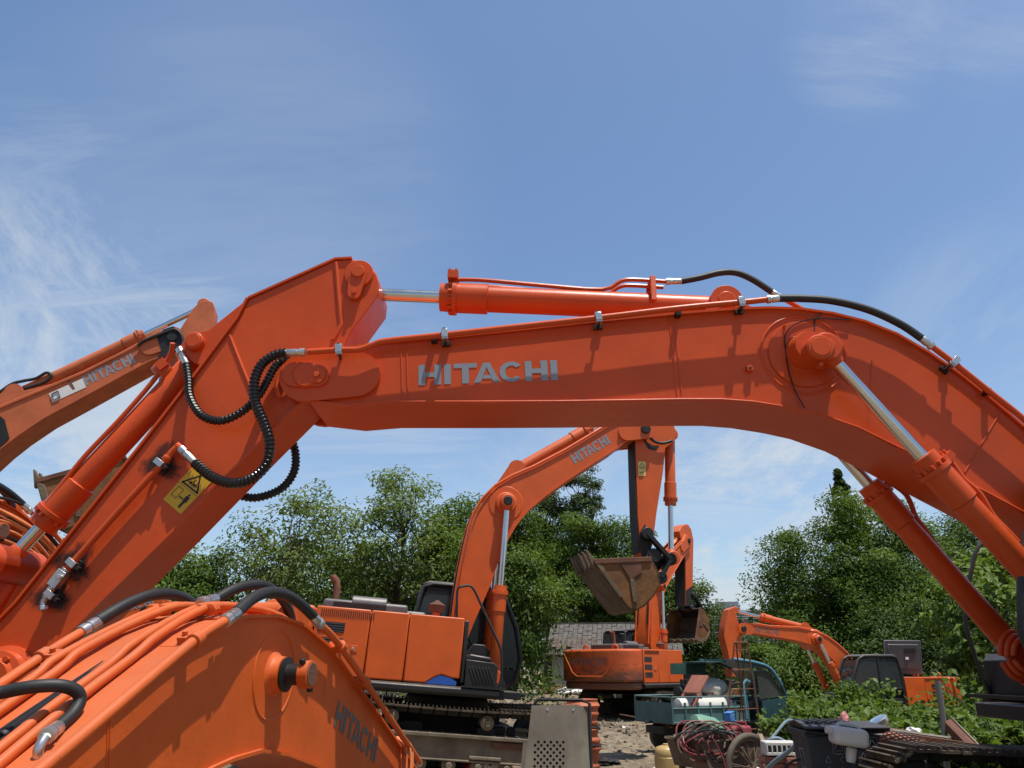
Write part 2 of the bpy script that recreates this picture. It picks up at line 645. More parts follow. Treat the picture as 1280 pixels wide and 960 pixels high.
def make_wheel(r, spoke=True):
    mb = MB()
    mb.lathe((0, -0.1, 0), (0, 0.1, 0), [(0, r * 0.3), (0.0, r * 0.55), (0.03, r * 0.6), (0.03, r * 0.92), (0.06, r), (0.14, r), (0.17, r * 0.92), (0.17, r * 0.6), (0.2, r * 0.55), (0.2, r * 0.3)], DARKFR, 28)
    mb.cyl((0, -0.15, 0), (0, 0.15, 0), r * 0.28, FRAMEM, 16)
    for k in range(8):
        a = k * math.pi / 4
        mb.cyl((math.cos(a) * r * 0.4, -0.125, math.sin(a) * r * 0.4), (math.cos(a) * r * 0.4, 0.125, math.sin(a) * r * 0.4), 0.02, FRAMEM, 6)
    return mb


def make_roller():
    mb = MB()
    mb.lathe((0, -0.17, 0), (0, 0.17, 0), [(0, 0.06), (0.02, 0.11), (0.06, 0.11), (0.06, 0.085), (0.28, 0.085), (0.28, 0.11), (0.32, 0.11), (0.34, 0.06)], FRAMEM, 16)
    mb.cyl((0, -0.26, 0), (0, 0.26, 0), 0.05, FRAMEM, 12)
    return mb


def undercarriage(root, cx=0.0, rot=0.0, zoff=0.0):
    cz = Matrix.Translation((cx, 0, zoff)) @ Matrix.Rotation(rad(rot), 4, 'Z')

    def car():
        mb = MB()
        mb.box((0, 0, 0.72), (1.7, 1.5, 0.42), DARKFR)
        for sx in (-1, 1):
            mb.box((sx * 0.75, 0, 0.58), (0.6, 2.4, 0.34), DARKFR)
        mb.cyl((0, 0, 0.9), (0, 0, 1.14), 0.72, DARKFR, 32)
        return mb
    c = share('car', 'carbody', root, car, 0.02)
    c.matrix_local = cz
    for sy in (-1, 1):
        t = share('shoes', 'track', root, make_shoes)
        t.matrix_local = cz @ Matrix.Translation((0, 1.29 * sy, 0))
        f = share('tframe', 'track_frame', t, make_track_frame, 0.012)
        for x, r, nm in ((1.83, 0.44, 'idler_wheel'), (-1.83, 0.42, 'drive_sprocket')):
            w = share(nm, nm, t, lambda r=r: make_wheel(r))
            w.location = (x, 0, 0.5)
        for k in range(7):
            w = share('roller', 'roller', t, make_roller)
            w.location = (-1.35 + 0.45 * k, 0, 0.17)
        for x in (-0.95, 0.55):
            w = share('roller', 'roller', t, make_roller)
            w.location = (x, 0, 0.8)


def louvres(mb, x0, x1, y, z0, z1, n, m):
    for i in range(n):
        z = z0 + (z1 - z0) * (i + 0.5) / n
        mb.box(((x0 + x1) / 2, y, z), (x1 - x0, 0.02, (z1 - z0) / n * 0.55), m)


def house(root, paint, cwpaint, hood_open=False, rail=None, text='HITACHI', box_x1=0.55, muddy=False, decal=True, cabdx=0.0):
    X0, X1 = -2.7, -0.3
    mb = MB()
    mb.box((-1.1, 0, 1.2), (3.1, 2.7, 0.14), BLACKP)
    for sy in (-1, 1):
        L0, L1 = (-2.72, box_x1 + 0.05) if sy < 0 else (-2.72, 0.9)
        mb.prism([(L0, sy * 1.36, 1.14), (L0, sy * 1.49, 1.14), (L0, sy * 1.53, 1.19), (L0, sy * 1.53, 1.25), (L0, sy * 1.48, 1.285), (L0, sy * 1.36, 1.285)], (L1 - L0, 0, 0), BLACKP)
    mb.box((0.35, 0, 1.2), (0.9, 1.9, 0.12), BLACKP)
    mb.build('platform', root, 0.012)
    mb = MB()
    mb.box((-1.5, 0, 1.78), (2.38, 2.7, 0.96), DARKIN)
    mb.box((0.1, -0.05, 1.42), (0.8, 0.9, 0.3), DARKFR)
    for sy in (-1, 1):
        mb.plate([(-0.32, 1.3), (0.62, 1.3), (0.42, 1.75), (0.18, 1.98), (-0.02, 1.98), (-0.3, 1.6)], sy * 0.40 - 0.03, sy * 0.40 + 0.03, BLACKP)
    mb.build('centre_frame', root, 0.01)
    # counterweight: rounded tail
    plan = [(-2.71, 1.47), (-2.71, -1.47), (-3.15, -1.46), (-3.38, -1.30), (-3.52, -1.0), (-3.6, -0.45), (-3.62, 0), (-3.6, 0.45), (-3.52, 1.0), (-3.38, 1.30), (-3.15, 1.46)]
    mb = MB()
    mb.prism([(p[0], p[1], 1.33) for p in plan], (0, 0, 1.0), cwpaint)
    low = [(p[0] * 0.93 - 0.19, p[1] * 0.96) for p in plan]
    mb.prism([(max(-3.5, p[0]), p[1], 1.1) for p in low], (0, 0, 0.235), cwpaint)
    cw = mb.build('counterweight', root, 0.07, seg=3)
    for y in (-0.75, 0.45):
        mb = MB()
        mb.tube([(-3.2, y - 0.1, 2.31), (-3.2, y - 0.1, 2.42), (-3.2, y, 2.47), (-3.2, y + 0.1, 2.42), (-3.2, y + 0.1, 2.31)], 0.035, paint, 8)
        mb.build('lifting_eye', cw)
    if text:
        mb = MB()
        letters(mb, text, (-3.665, 0.80, 1.83), (0, -1, 0), (0, 0, 1), 0.24, DECALR if muddy else DECALD, 1.0)
        mb.build('lettering', cw)
        mb = MB()
        t = [(-3.64, 1.05, 2.2), (-3.66, 0.7, 1.62), (-3.665, 0.5, 1.5), (-3.665, -0.5, 1.5), (-3.66, -0.7, 1.62), (-3.64, -1.05, 2.2)]
        mb.tube(t, 0.018, paint, 6)
        mb.build('rim', cw)
    # side doors, right then left
    for sy in (-1, 1):
        cuts = [(-0.3, -1.2), (-1.2, -1.82), (-1.82, -2.69)] if sy < 0 else [(-0.95, -1.75), (-1.75, -2.69)]
        for i, (a, b) in enumerate(cuts):
            mb = MB()
            z0 = 1.30
            if i == 0 and sy < 0 and decal:
                pr = [(b + 0.006, z0), (b + 0.35, z0), (b + 0.5, 1.40), (a - 0.30, 1.44), (a - 0.12, 1.40), (a - 0.006, 1.40), (a - 0.006, 2.33), (b + 0.006, 2.33)]
            else:
                pr = [(b + 0.006, z0), (a - 0.006, z0), (a - 0.006, 2.33), (b + 0.006, 2.33)]
            y0 = sy * 1.36
            mb.plate(pr, y0, sy * 1.47, paint)
            d = mb.build('side_door', root, 0.022, seg=3)
            if i == len(cuts) - 1:
                for k in range(3):
                    vb = MB()
                    z = 1.55 + 0.235 * k
                    cx = -2.42 if sy < 0 else (a + b) / 2
                    vb.box((cx, sy * 1.469, z), (0.42, 0.012, 0.15), INK)
                    for q in range(4):
                        vb.box((cx, sy * 1.478, z - 0.055 + 0.037 * q), (0.40, 0.012, 0.012), HOOD)
                    vb.build('vent_grille', d)
                vb = MB()
                for k in range(26):
                    vb.box((-2.6 + 0.033 * k, sy * 1.472, 2.23), (0.013, 0.01, 0.11), INK)
                vb.build('slot_row', d)
                vb = MB()
                vb.box((a - 0.22, sy * 1.475, 1.72), (0.15, 0.012, 0.1), paint)
                vb.cyl((a - 0.22, sy * 1.47, 1.72), (a - 0.22, sy * 1.495, 1.72), 0.025, STEEL, 10)
                vb.build('latch', d, 0.006)
            if i == 0 and sy < 0 and decal:
                vb = MB()
                vb.plate([(b + 0.06, 1.295), (b + 0.5, 1.295), (b + 0.42, 1.345), (b + 0.33, 1.36)], -1.36, -1.455, HOOD)
                vb.plate([(b + 0.36, 1.295), (a - 0.05, 1.295), (a - 0.05, 1.355), (a - 0.16, 1.41), (a - 0.32, 1.43), (b + 0.5, 1.40)], -1.36, -1.462, BLUEP)
                vb.build('blue_corner_panel', d)
    # tops of the side compartments
    mb = MB()
    mb.box((-1.5, -0.98, 2.26), (2.36, 0.80, 0.09), paint)
    mb.box((-1.82, 0.98, 2.26), (1.72, 0.80, 0.09), paint)
    mb.box((-0.26, -0.95, 1.82), (0.07, 0.95, 0.96), BLACKP)
    mb.build('deck', root, 0.02)
    mb = MB()
    if hood_open:
        R = Matrix.Rotation(rad(-80), 3, 'X')
        mb.box((-2.45, -0.35, 3.02), (1.6, 0.06, 1.25), HOOD, Matrix.Rotation(rad(-9), 3, 'X'))
        mb.box((-2.45, -0.33, 3.05), (1.35, 0.09, 0.9), HOOD, Matrix.Rotation(rad(-9), 3, 'X'))
        h = mb.build('engine_hood', root, 0.03)
        mb = MB()
        for q in range(4):
            mb.box((-2.7, -0.25, 3.2 + 0.06 * q), (0.5, 0.03, 0.03), INK)
        mb.box((-2.55, -0.28, 2.98), (0.14, 0.03, 0.09), WHITEP)
        mb.build('label_patch', h)
        mb = MB()
        mb.box((-1.9, 0, 2.28), (1.4, 1.5, 0.12), DARKFR)
        mb.build('engine', root)
    else:
        mb.box((-1.95, 0.05, 2.40), (1.45, 1.25, 0.24), HOOD)
        mb.box((-1.15, -0.1, 2.36), (0.5, 0.9, 0.14), HOOD)
        h = mb.build('engine_hood', root, 0.05, seg=3)
        mb = MB()
        for q in range(5):
            mb.box((-2.05, -0.585, 2.33 + 0.035 * q), (0.9, 0.02, 0.012), INK)
        mb.cyl((-2.2, -0.45, 2.48), (-1.6, -0.45, 2.48), 0.13, HOOD, 16)
        mb.build('air_duct', h)
        mb = MB()
        mb.tube([(-2.5, -0.2, 2.45), (-2.5, -0.2, 2.72), (-2.53, -0.2, 2.85), (-2.62, -0.2, 2.93)], 0.06, RUST, 10)
        mb.build('exhaust', root)
        mb = MB()
        mb.cyl((-0.75, -0.9, 2.28), (-0.75, -0.9, 2.42), 0.06, paint, 12)
        mb.lathe((-0.75, -0.9, 2.42), (-0.75, -0.9, 2.62), [(0, 0.05), (0.01, 0.13), (0.12, 0.15), (0.17, 0.06), (0.2, 0.02)], RUST, 14)
        mb.build('filler_cap', root)
    # front right tool box with ribs
    mb = MB()
    bx0, bx1 = -0.22, box_x1
    mb.plate([(bx0, 1.29), (bx1, 1.29), (bx1, 1.62), (bx1 - 0.07, 1.68), (bx0, 1.70)], -1.46, -0.5, BLACKP)
    for k in range(7):
        x = bx0 + 0.10 + (bx1 - bx0 - 0.2) * k / 6
        mb.bar((x - 0.05, -1.465, 1.60), (x + 0.05, -1.465, 1.34), 0.02, 0.02, BLACKP)
    tb = mb.build('tool_box', root, 0.02)
    mb = MB()
    mb.plate([(bx0, 1.69), (bx1 - 0.09, 1.69), (bx1 - 0.12, 1.76), (bx0 + 0.05, 1.79)], -1.42, -0.55, BLACKP)
    mb.build('lid', tb, 0.025)
    mb = MB()
    mb.box(((bx0 + bx1) / 2 + 0.05, -1.0, 1.292), (bx1 - bx0 + 0.2, 1.08, 0.022), BLACKP)
    for k in range(12):
        mb.box((bx0 + 0.05 + (bx1 - bx0 + 0.1) * k / 11, -1.0, 1.308), (0.015, 1.06, 0.014), BLACKP)
    mb.build('step_plate', root)
    if rail:
        mb = MB()
        mb.tube(cr(rail, 5), 0.021, BLACKP, 8)
        mb.build('handrail', root)
    # cab
    yo, yi = 1.43, 0.52
    prof = [(-0.86, 1.3), (-0.90, 2.4), (-0.80, 2.96), (-0.62, 3.03), (0.52, 3.03), (0.74, 2.93), (1.02, 2.35), (1.14, 1.8), (1.06, 1.42), (0.92, 1.3)]
    mb = MB()
    mb.plate([(-0.86, 1.29), (0.92, 1.29), (1.06, 1.42), (1.12, 1.62), (-0.87, 1.62)], yi, yo, BLACKP)
    for y in (yi, yo):
        mb.tube([(p[0], y, p[1]) for p in prof] + [(prof[0][0], y, prof[0][1])], 0.05, BLACKP, 8)
        mb.bar((0.02, y, 1.6), (-0.02, y, 3.0), 0.07, 0.07, BLACKP)
        mb.bar((-0.88, y, 1.95), (0.0, y, 1.95), 0.05, 0.06, BLACKP)
    for p in (prof[2], prof[4], prof[7]):
        mb.bar((p[0], yi, p[1]), (p[0], yo, p[1]), 0.06, 0.06, BLACKP)
    c = mb.build('cab', root, 0.008)
    mb = MB()
    mb.plate([(-0.84, 3.02), (0.6, 3.02), (0.5, 3.09), (-0.7, 3.09)], yi + 0.02, yo - 0.02, HOOD)
    mb.build('roof', c, 0.02)
    for y in (yi, yo):
        for q in ([(-0.87, 1.97), (-0.04, 1.97), (-0.06, 2.97), (-0.72, 2.97), (-0.87, 2.5)], [(0.05, 1.62), (1.10, 1.65), (1.10, 1.85), (0.98, 2.35), (0.70, 2.93), (0.04, 2.98)]):
            mb = MB()
            mb.plate(q, y - 0.006, y + 0.006, GLASS)
            mb.build('window', c)
    mb = MB()
    f = [(1.13, 1.62), (1.11, 1.84), (0.99, 2.35), (0.73, 2.90)]
    mb.plate(f + [(p[0] - 0.012, p[1]) for p in reversed(f)], yi + 0.05, yo - 0.05, GLASS)
    mb.build('windscreen', c)
    mb = MB()
    mb.box((-0.9, 0.97, 2.45), (0.012, 0.8, 0.9), GLASS)
    mb.build('rear_window', c)
    mb = MB()
    mb.plate([(-0.45, 1.62), (0.1, 1.62), (0.12, 1.8), (-0.25, 1.82), (-0.38, 2.55), (-0.5, 2.55)], 0.72, 1.22, INK)
    mb.build('seat', c, 0.04)
    mb = MB()
    mb.bar((1.0, yi + 0.1, 1.85), (0.75, yi + 0.5, 2.6), 0.02, 0.02, INK)
    mb.build('wiper', c)
    c.location.x += cabdx


def flange(mb, path, inner, d, y0, y1, m):
    c = V(inner)
    mid = path[len(path) // 2]
    o = offset2(path, d)
    if (V(o[len(path) // 2]) - c).length < (V(mid) - c).length:
        o = offset2(path, -d)
    mb.plate(list(path) + list(reversed(o)), y0, y1, m)


def box_boom(root, top, bot, w, paint, lip=0.028, th=0.022, name='boom', nose=True):
    mb = MB()
    mb.plate(list(top) + list(reversed(bot)), -w / 2, w / 2, paint)
    cb = bot[len(bot) // 2]
    ct = top[len(top) // 2]
    flange(mb, top, cb, th, -w / 2 - lip, w / 2 + lip, paint)
    flange(mb, bot, ct, th, -w / 2 - lip, w / 2 + lip, paint)
    return mb


def ram(root, name, foot, head, g, R, r, paint, eye=0.13, ew=0.16, bolts=True, label=None):
    """hydraulic cylinder: barrel from foot pin to gland (share g of the length), rod to the head pin"""
    a, b = V(foot), V(head)
    d = (b - a).normalized()
    L = (b - a).length
    mb = MB()
    gl = L * g
    mb.lathe(a + d * (eye * 0.6), b, [(0, R * 0.8), (0.03, R), (gl - 0.46 - eye * 0.6, R), (gl - 0.45 - eye * 0.6, R * 1.16), (gl - 0.16 - eye * 0.6, R * 1.16), (gl - 0.158 - eye * 0.6, R * 1.36),
                                          (gl - 0.12 - eye * 0.6, R * 1.36), (gl - 0.118 - eye * 0.6, R * 1.12), (gl - eye * 0.6, R * 1.08), (gl - eye * 0.6 + 0.004, r * 1.1)], paint, 32)
    mb.cyl(a + V((0, -ew, 0)), a + V((0, ew, 0)), eye, paint, 24)
    if bolts:
        u, w = perp_frame(d)
        for k in range(12):
            an = k * math.pi / 6
            p = a + d * (gl - 0.118) + (u * math.cos(an) + w * math.sin(an)) * R * 1.22
            mb.cyl(p, p + d * 0.035, 0.016, paint, 6)
    c = mb.build(name, root)
    if label:
        c['label'] = label
    mb = MB()
    mb.cyl(a + d * (gl - 0.05), b - d * (eye * 0.7), r, CHROME, 24)
    mb.build('rod', c)
    mb = MB()
    mb.cyl(b + V((0, -ew, 0)), b + V((0, ew, 0)), eye, paint, 24)
    mb.lathe(b - d * (eye * 1.35), b, [(0, r * 1.05), (0.02, r * 1.25), (eye * 1.2, eye * 0.8)], paint, 20)
    mb.build('rod_eye', c)
    return c


def pin(mb, c, y0, y1, r, paint):
    mb.cyl((c[0], y0, c[1]), (c[0], y1, c[1]), r, paint, 24)


def bucket(root, path, w, hinge, outer=BUCKM, inner=BUCKY, teeth=5, ears=0.26, name='bucket'):
    """path: x,z outline of the curved sheet from lip to back, in the machine plane"""
    P = [V((p[0], p[1])) for p in path]
    mb = MB()
    cx = sum((p.x for p in P)) / len(P)
    cz = sum((p.y for p in P)) / len(P)
    t = 0.045
    ins = offset2([tuple(p) for p in P], t)
    if (V(ins[len(P) // 2]) - V((cx, cz))).length > (P[len(P) // 2] - V((cx, cz))).length:
        ins = offset2([tuple(p) for p in P], -t)
    mb.plate([tuple(p) for p in P] + list(reversed(ins)), -w / 2, w / 2, outer)
    o = mb.build(name, root, 0.008)
    for sy in (-1, 1):
        s = MB()
        s.plate([tuple(p) for p in P], sy * w / 2, sy * (w / 2 - 0.035), inner)
        # rim along the open edge and wear strip along the sheet
        a, b = P[0], P[-1]
        s.bar((a.x, sy * w / 2, a.y), (b.x, sy * w / 2, b.y), 0.07, 0.09, RUST)
        s.plate([tuple(p) for p in P[:4]] + [tuple(p.lerp(V((cx, cz)), 0.22)) for p in reversed(P[:4])], sy * (w / 2 + 0.002), sy * (w / 2 + 0.03), outer)
        sp_ = s.build('side_plate', o, 0.008)
        if name == 'bucket':
            s = MB()
            g = V((cx, cz))
            s.plate([tuple(a.lerp(b, 0.42)), tuple(a.lerp(b, 0.80)), tuple(b.lerp(g, 0.5)), tuple(a.lerp(b, 0.5).lerp(g, 0.75))], sy * (w / 2 + 0.003), sy * (w / 2 + 0.022), RUST)
            s.plate([tuple(g + V((-0.06, 0.12))), tuple(g + V((0.02, 0.14))), tuple(P[len(P) // 2].lerp(g, 0.35) + V((0.05, 0))), tuple(P[len(P) // 2].lerp(g, 0.35) + V((-0.03, 0)))], sy * (w / 2 + 0.003), sy * (w / 2 + 0.03), outer)
            s.build('wear_plate', sp_, 0.006)
    d = (P[0] - P[1]).normalized()
    for k in range(teeth):
        y = -w / 2 + 0.09 + (w - 0.18) * k / (teeth - 1)
        s = MB()
        n2 = V((-d.y, d.x))
        base = P[0] - d * 0.10
        tip = P[0] + d * 0.26
        q = [base + n2 * 0.075, base - n2 * 0.075, tip - n2 * 0.012, tip + n2 * 0.012]
        s.plate([tuple(p) for p in q], y - 0.055, y + 0.055, outer)
        s.build('tooth', o, 0.012)
    for y in (-ears, ears):
        s = MB()
        h = V(hinge)
        e = [P[-1], P[-2], P[-3]]
        s.plate([tuple(h + V((0.12, 0.08))), tuple(h + V((-0.12, 0.1))), tuple(P[-1]), tuple(P[-2])], y - 0.035, y + 0.035, outer)
        s.cyl((h.x, y - 0.06, h.y), (h.x, y + 0.06, h.y), 0.14, GREASE, 20)
        s.build('ear', o, 0.006)
    return o


def hose(root, name, pts, r, m=None, spiral=False, n=8, sm=8):
    mb = MB()
    P = cr(pts, sm)
    if spiral:
        P = resample(P, 0.0085)
        rr = [r * (1.0 if (i // 2) % 2 == 0 else 0.80) for i in range(len(P))]
        mb.tube(P, rr, SPIRAL, 10)
    else:
        mb.tube(P, r, m or RUBBER, n)
    return mb.build(name, root, sharp=30 if spiral else 50)


def fitting(mb, a, b, r, m=None):
    a, b = V(a), V(b)
    L = (b - a).length
    m = m or STEEL
    mb.lathe(a, b, [(0, r * 1.0), (L * 0.02, r * 1.25), (L * 0.3, r * 1.25), (L * 0.31, r * 0.95), (L * 0.42, r * 0.95), (L * 0.43, r * 1.15), (L * 0.95, r * 1.12), (L, r)], m, 12)


def pipe_clamp(root, p, y_face, d, r, paint_base=True, up=None):
    """split block clamp: bracket from the face, two bands and a bolt"""
    mb = MB()
    p = V(p)
    d = V(d).normalized()
    side = V((0, 1 if y_face > 0 else -1, 0))
    upv = side.cross(d)
    if upv.z < 0:
        upv = -upv
    R = Matrix((d, side, upv)).transposed()
    mb.box(p - upv * (r + 0.012), (0.055, 2.6 * r, 0.02), STEEL, R)
    mb.box(p + upv * (r + 0.010), (0.055, 2.6 * r, 0.016), STEEL, R)
    mb.box(p + side * (r + 0.008), (0.055, 0.016, 2.5 * r), STEEL, R)
    mb.cyl(p + upv * (r + 0.01), p + upv * (r + 0.04), 0.016, INK, 6)
    base = V((p.x, y_face, p.z)) - upv * (r + 0.01)
    mb.bar(p - upv * (r + 0.02), base + side * 0.0, 0.05, 0.014, GREASE, up=d)
    mb.box(base - upv * 0.012 + side * 0.02, (0.075, 0.04, 0.035), GREASE, R)
    return mb.build('clamp', root, 0.004)


def excavator(name, label, F, group, paint, cwpaint, boom_top, boom_bot, w, nose_c, arm, arm_w, cyl, undercx=0.0, underrot=0.0, underz=0.0,
              near=-1, hood_open=False, rail=None, text_line=None, bucket_path=None, bucket_hinge=None, link=None, muddy=False, dirty_arm=True,
              box_x1=0.55, with_body=True, letter_mat=DECAL, pipes=True, decal=True, text='HITACHI', bracket=True, cabdx=0.0, pinr=1.0):
    """all x,z lists in the machine's own axes"""
    root = thing(name, label, 'excavator', M=F.M, group=group)
    if with_body:
        undercarriage(root, undercx, underrot, underz)
        house(root, paint, cwpaint, hood_open, rail, muddy=muddy, box_x1=box_x1, decal=decal, cabdx=cabdx)
    mb = box_boom(root, boom_top, boom_bot, w, paint)
    # nose plates and pivot pin
    (c0, r0), (c1, r1) = nose_c
    for sy in (-1, 1):
        mb.plate(stadium(c0, r0, c1, r1), sy * w / 2, sy * (w / 2 + 0.05), paint)
    pin(mb, c0, -w / 2 - 0.09, w / 2 + 0.09, r0 * 0.5, GREASE if dirty_arm else paint)
    f = boom_top[-1]
    mb.cyl((f[0], -w / 2 - 0.05, f[1] - 0.1), (f[0], w / 2 + 0.05, f[1] - 0.1), 0.2, paint, 24)
    k = int(len(boom_top) * 0.42)
    for i in (k,):
        t, b = boom_top[i], boom_bot[min(i, len(boom_bot) - 1)]
    boom = mb.build('boom', root)
    if text_line:
        p0, p1, h = text_line
        y = near * (w / 2 + 0.004)
        a, b = V((p0[0], y, p0[1])), V((p1[0], y, p1[1]))
        u = (b - a).normalized()
        v = V((-u.z, 0, u.x))
        if v.z < 0:
            v = -v
        m2 = MB()
        letters(m2, text, a, u, v, h, letter_mat, (b - a).length / (UNITS * h))
        m2.build('lettering', boom)
    if pipes:
        for sy in (-1, 1):
            path = offset2(boom_top, 0.06)
            if V(path[len(path) // 2]).y < V(boom_top[len(path) // 2]).y:
                path = offset2(boom_top, -0.06)
            m2 = MB()
            m2.tube([(p[0], sy * (w / 2 - 0.05), p[1]) for p in path[1:-1]], 0.027, paint, 6)
            m2.tube([(p[0], sy * (w / 2 - 0.13), p[1]) for p in path[2:-2]], 0.022, INK, 6)
            m2.build('pipe', boom)
    # arm
    mb = MB()
    mb.plate(arm, -arm_w / 2, arm_w / 2, paint)
    am = mb.build('arm', root, 0.012)
    # cylinders
    (bp, bf, bg) = cyl['boom']
    for sy in (-1, 1):
        yy = sy * (w / 2 + 0.17)
        ram(root, 'boom_cylinder', (bf[0], yy, bf[1]), (bp[0], yy, bp[1]), bg, 0.105, 0.056, paint, ew=0.09)
    m2 = MB()
    m2.cyl((bp[0], -w / 2 - 0.28, bp[1]), (bp[0], w / 2 + 0.28, bp[1]), 0.085 * pinr, GREASE if dirty_arm else paint, 20)
    m2.cyl((bp[0], -w / 2 - 0.09, bp[1]), (bp[0], w / 2 + 0.09, bp[1]), 0.2 * pinr, paint, 24)
    m2.cyl((bp[0], -w / 2 - 0.015, bp[1]), (bp[0], w / 2 + 0.015, bp[1]), 0.36 * pinr, paint, 32)
    m2.build('cylinder_pin', boom)
    if 'arm' in cyl:
        (ap, af, ag) = cyl['arm']
        ram(root, 'arm_cylinder', (af[0], 0, af[1]), (ap[0], 0, ap[1]), ag, 0.125, 0.06, paint)
        j = min(range(len(boom_top)), key=lambda i: (V(boom_top[i]) - V(af)).length)
        q0, q1 = boom_top[max(0, j - 2)], boom_top[min(len(boom_top) - 1, j + 2)]
        for sy in (-1, 1):
            if not bracket:
                break
            m2 = MB()
            m2.plate([q0, q1] + arc(af[0], af[1], 0.17, 170, 10, 8), sy * 0.2 - 0.025, sy * 0.2 + 0.025, paint)
            m2.build('cylinder_bracket', boom)
    if 'bucket' in cyl:
        (kp, kf, kg) = cyl['bucket']
        ram(root, 'bucket_cylinder', (kf[0], 0, kf[1]), (kp[0], 0, kp[1]), kg, 0.105, 0.055, paint)
    if link:
        for (a, b) in link:
            m2 = MB()
            for sy in (-1, 1):
                m2.bar((a[0], sy * (arm_w / 2 + 0.06), a[1]), (b[0], sy * (arm_w / 2 + 0.06), b[1]), 0.07, 0.16, GREASE, up=(0, 1, 0))
            for q in (a, b):
                m2.cyl((q[0], -arm_w / 2 - 0.12, q[1]), (q[0], arm_w / 2 + 0.12, q[1]), 0.12, GREASE, 20)
            m2.build('bucket_link', root)
    if bucket_path:
        bucket(root, bucket_path, 1.35, bucket_hinge)
    return root, boom, am

# ================================================================== the big boom across the picture
GRP = 'orange excavators parked in the yard'
FA = Frame(5.0, 6.6, 0.0, 180)
wA = 0.66
yA = wA / 2
top = [(388, 441), (440, 436), (482, 430), (560, 424), (650, 414.5), (750, 403.5), (850, 394), (920, 388.5), (960, 387), (1000, 388.5), (1040, 394), (1080, 404), (1120, 420),
       (1160, 443), (1200, 471), (1240, 503), (1280, 537), (1330, 585), (1390, 650), (1440, 725), (1468, 790)]
bot = [(388, 501), (440, 507), (488, 503), (600, 503), (700, 502.5), (800, 501), (850, 500), (900, 500), (940, 503), (985, 510), (1022, 518), (1071, 535), (1126, 562),
       (1180, 590), (1229, 615), (1280, 642), (1330, 680), (1380, 735), (1410, 800), (1425, 845)]
topA = FA.path2(top, yA)
botA = FA.path2(bot, yA)
armpx = [(-110, 880), (-60, 838), (22, 754), (100, 656), (177, 559), (240, 477), (298, 399), (311, 374), (420, 325), (440, 324), (453, 326), (464, 333), (471, 343), (474, 355), (472, 370),
         (438, 416), (428, 440), (410, 480), (380, 499), (322, 556), (211, 668), (122, 755), (50, 828), (-30, 915), (-90, 935), (-120, 915)]
armA = FA.path2(armpx, 0.25)
pk = lambda x, y, yy=0.0: FA.xz(x, y, yy)
cylA = {'boom': (pk(1030, 437, 0.5), pk(1400, 842, 0.5), 0.635), 'arm': (pk(449, 352, 0.25), pk(905, 375, 0.2), 0.783)}
rootA, boomA, armO = excavator('excavator', 'freshly repainted orange excavator whose huge boom arches across the whole sky', FA, GRP, PAINT, PAINT, topA, botA, wA,
                               ((pk(385, 472, yA), 0.235), (pk(447, 470, yA), 0.205)), armA, 0.5, cylA, undercx=-0.55, underz=-0.16, near=1, pipes=False, bracket=False, pinr=0.7, box_x1=0.36, dirty_arm=False, decal=False,
                               rail=[(0.22, -1.42, 1.15), (0.36, -1.42, 1.3), (0.45, -1.42, 1.72), (0.46, -1.42, 2.05), (0.30, -1.42, 2.5), (0.10, -1.42, 2.78), (-0.5, -1.42, 2.82), (-0.58, -1.42, 2.3)],
                               text_line=(pk(523, 481, yA), pk(697, 475, yA), 0.195))
# text must follow the photo's reading direction on this side
for o in list(boomA.children):
    if o.name.startswith('lettering'):
        bpy.data.objects.remove(o)
mb = MB()
a, b = FA.pt(523, 481.5, yA + 0.004), FA.pt(697, 475, yA + 0.004)
u = (b - a).normalized()
v = V((-u.z, 0, u.x))
v = v if v.z > 0 else -v
letters(mb, 'HITACHI', a, u, v, (FA.pt(697, 475, yA) - FA.pt(697, 450, yA)).length, DECAL, (b - a).length / (UNITS * (FA.pt(697, 475, yA) - FA.pt(697, 450, yA)).length))
mb.build('lettering', boomA)

# seams, reinforcing plates, small brackets on the near web
for p, q in (((501, 430), (503, 503)), ((508, 429), (510, 503)), ((836, 396), (847, 500)), ((842, 396), (853, 500)), ((1252, 512), (1206, 590)), ((1090, 450), (1085, 540))):
    mb = MB()
    mb.tube([FA.pt(*p, yA), FA.pt(*q, yA)], 0.008, PAINT, 6)
    mb.build('weld_seam', boomA)
mb = MB()
q = FA.pt(936, 462, yA)
mb.box(q + V((0, 0.02, 0)), (0.05, 0.05, 0.05), PAINT, Matrix.Rotation(0.2, 3, 'Y'))
mb.cyl(q + V((0, 0.04, 0)), q + V((0, 0.052, 0)), 0.012, INK, 8)
mb.build('bracket', boomA, 0.004)
c = FA.xz(1004, 443, yA)
mb = MB()
ring = [V((p[0], yA, p[1])) for p in arc(c[0], c[1], 0.37, 0, 360, 40)][:-1]
mb.tube(ring, 0.012, PAINT, 6, closed=True)
ring = [V((p[0], yA, p[1])) for p in arc(c[0], c[1], 0.30, 0, 360, 40)][:-1]
mb.cyl((c[0], yA, c[1]), (c[0], yA + 0.02, c[1]), 0.31, PAINT, 40)
mb.lathe((c[0], yA, c[1]), (c[0], yA + 0.2, c[1]), [(0, 0.20), (0.03, 0.165), (0.17, 0.148), (0.2, 0.135)], PAINT, 32)
mb.build('pin_boss', boomA)
mb = MB()
pe = FA.pt(1026, 433, 0.68)
mb.cyl((pe.x, 0.5, pe.z), (pe.x, 0.68, pe.z), 0.112, PAINT, 28)
mb.lathe((pe.x, 0.66, pe.z), (pe.x, 0.70, pe.z), [(0, 0.1), (0.022, 0.1), (0.022, 0.085), (0.03, 0.08)], PAINT, 28)
mb.cyl((pe.x + 0.0, 0.6, pe.z - 0.14), (pe.x, 0.64, pe.z - 0.14), 0.02, PAINT, 8)
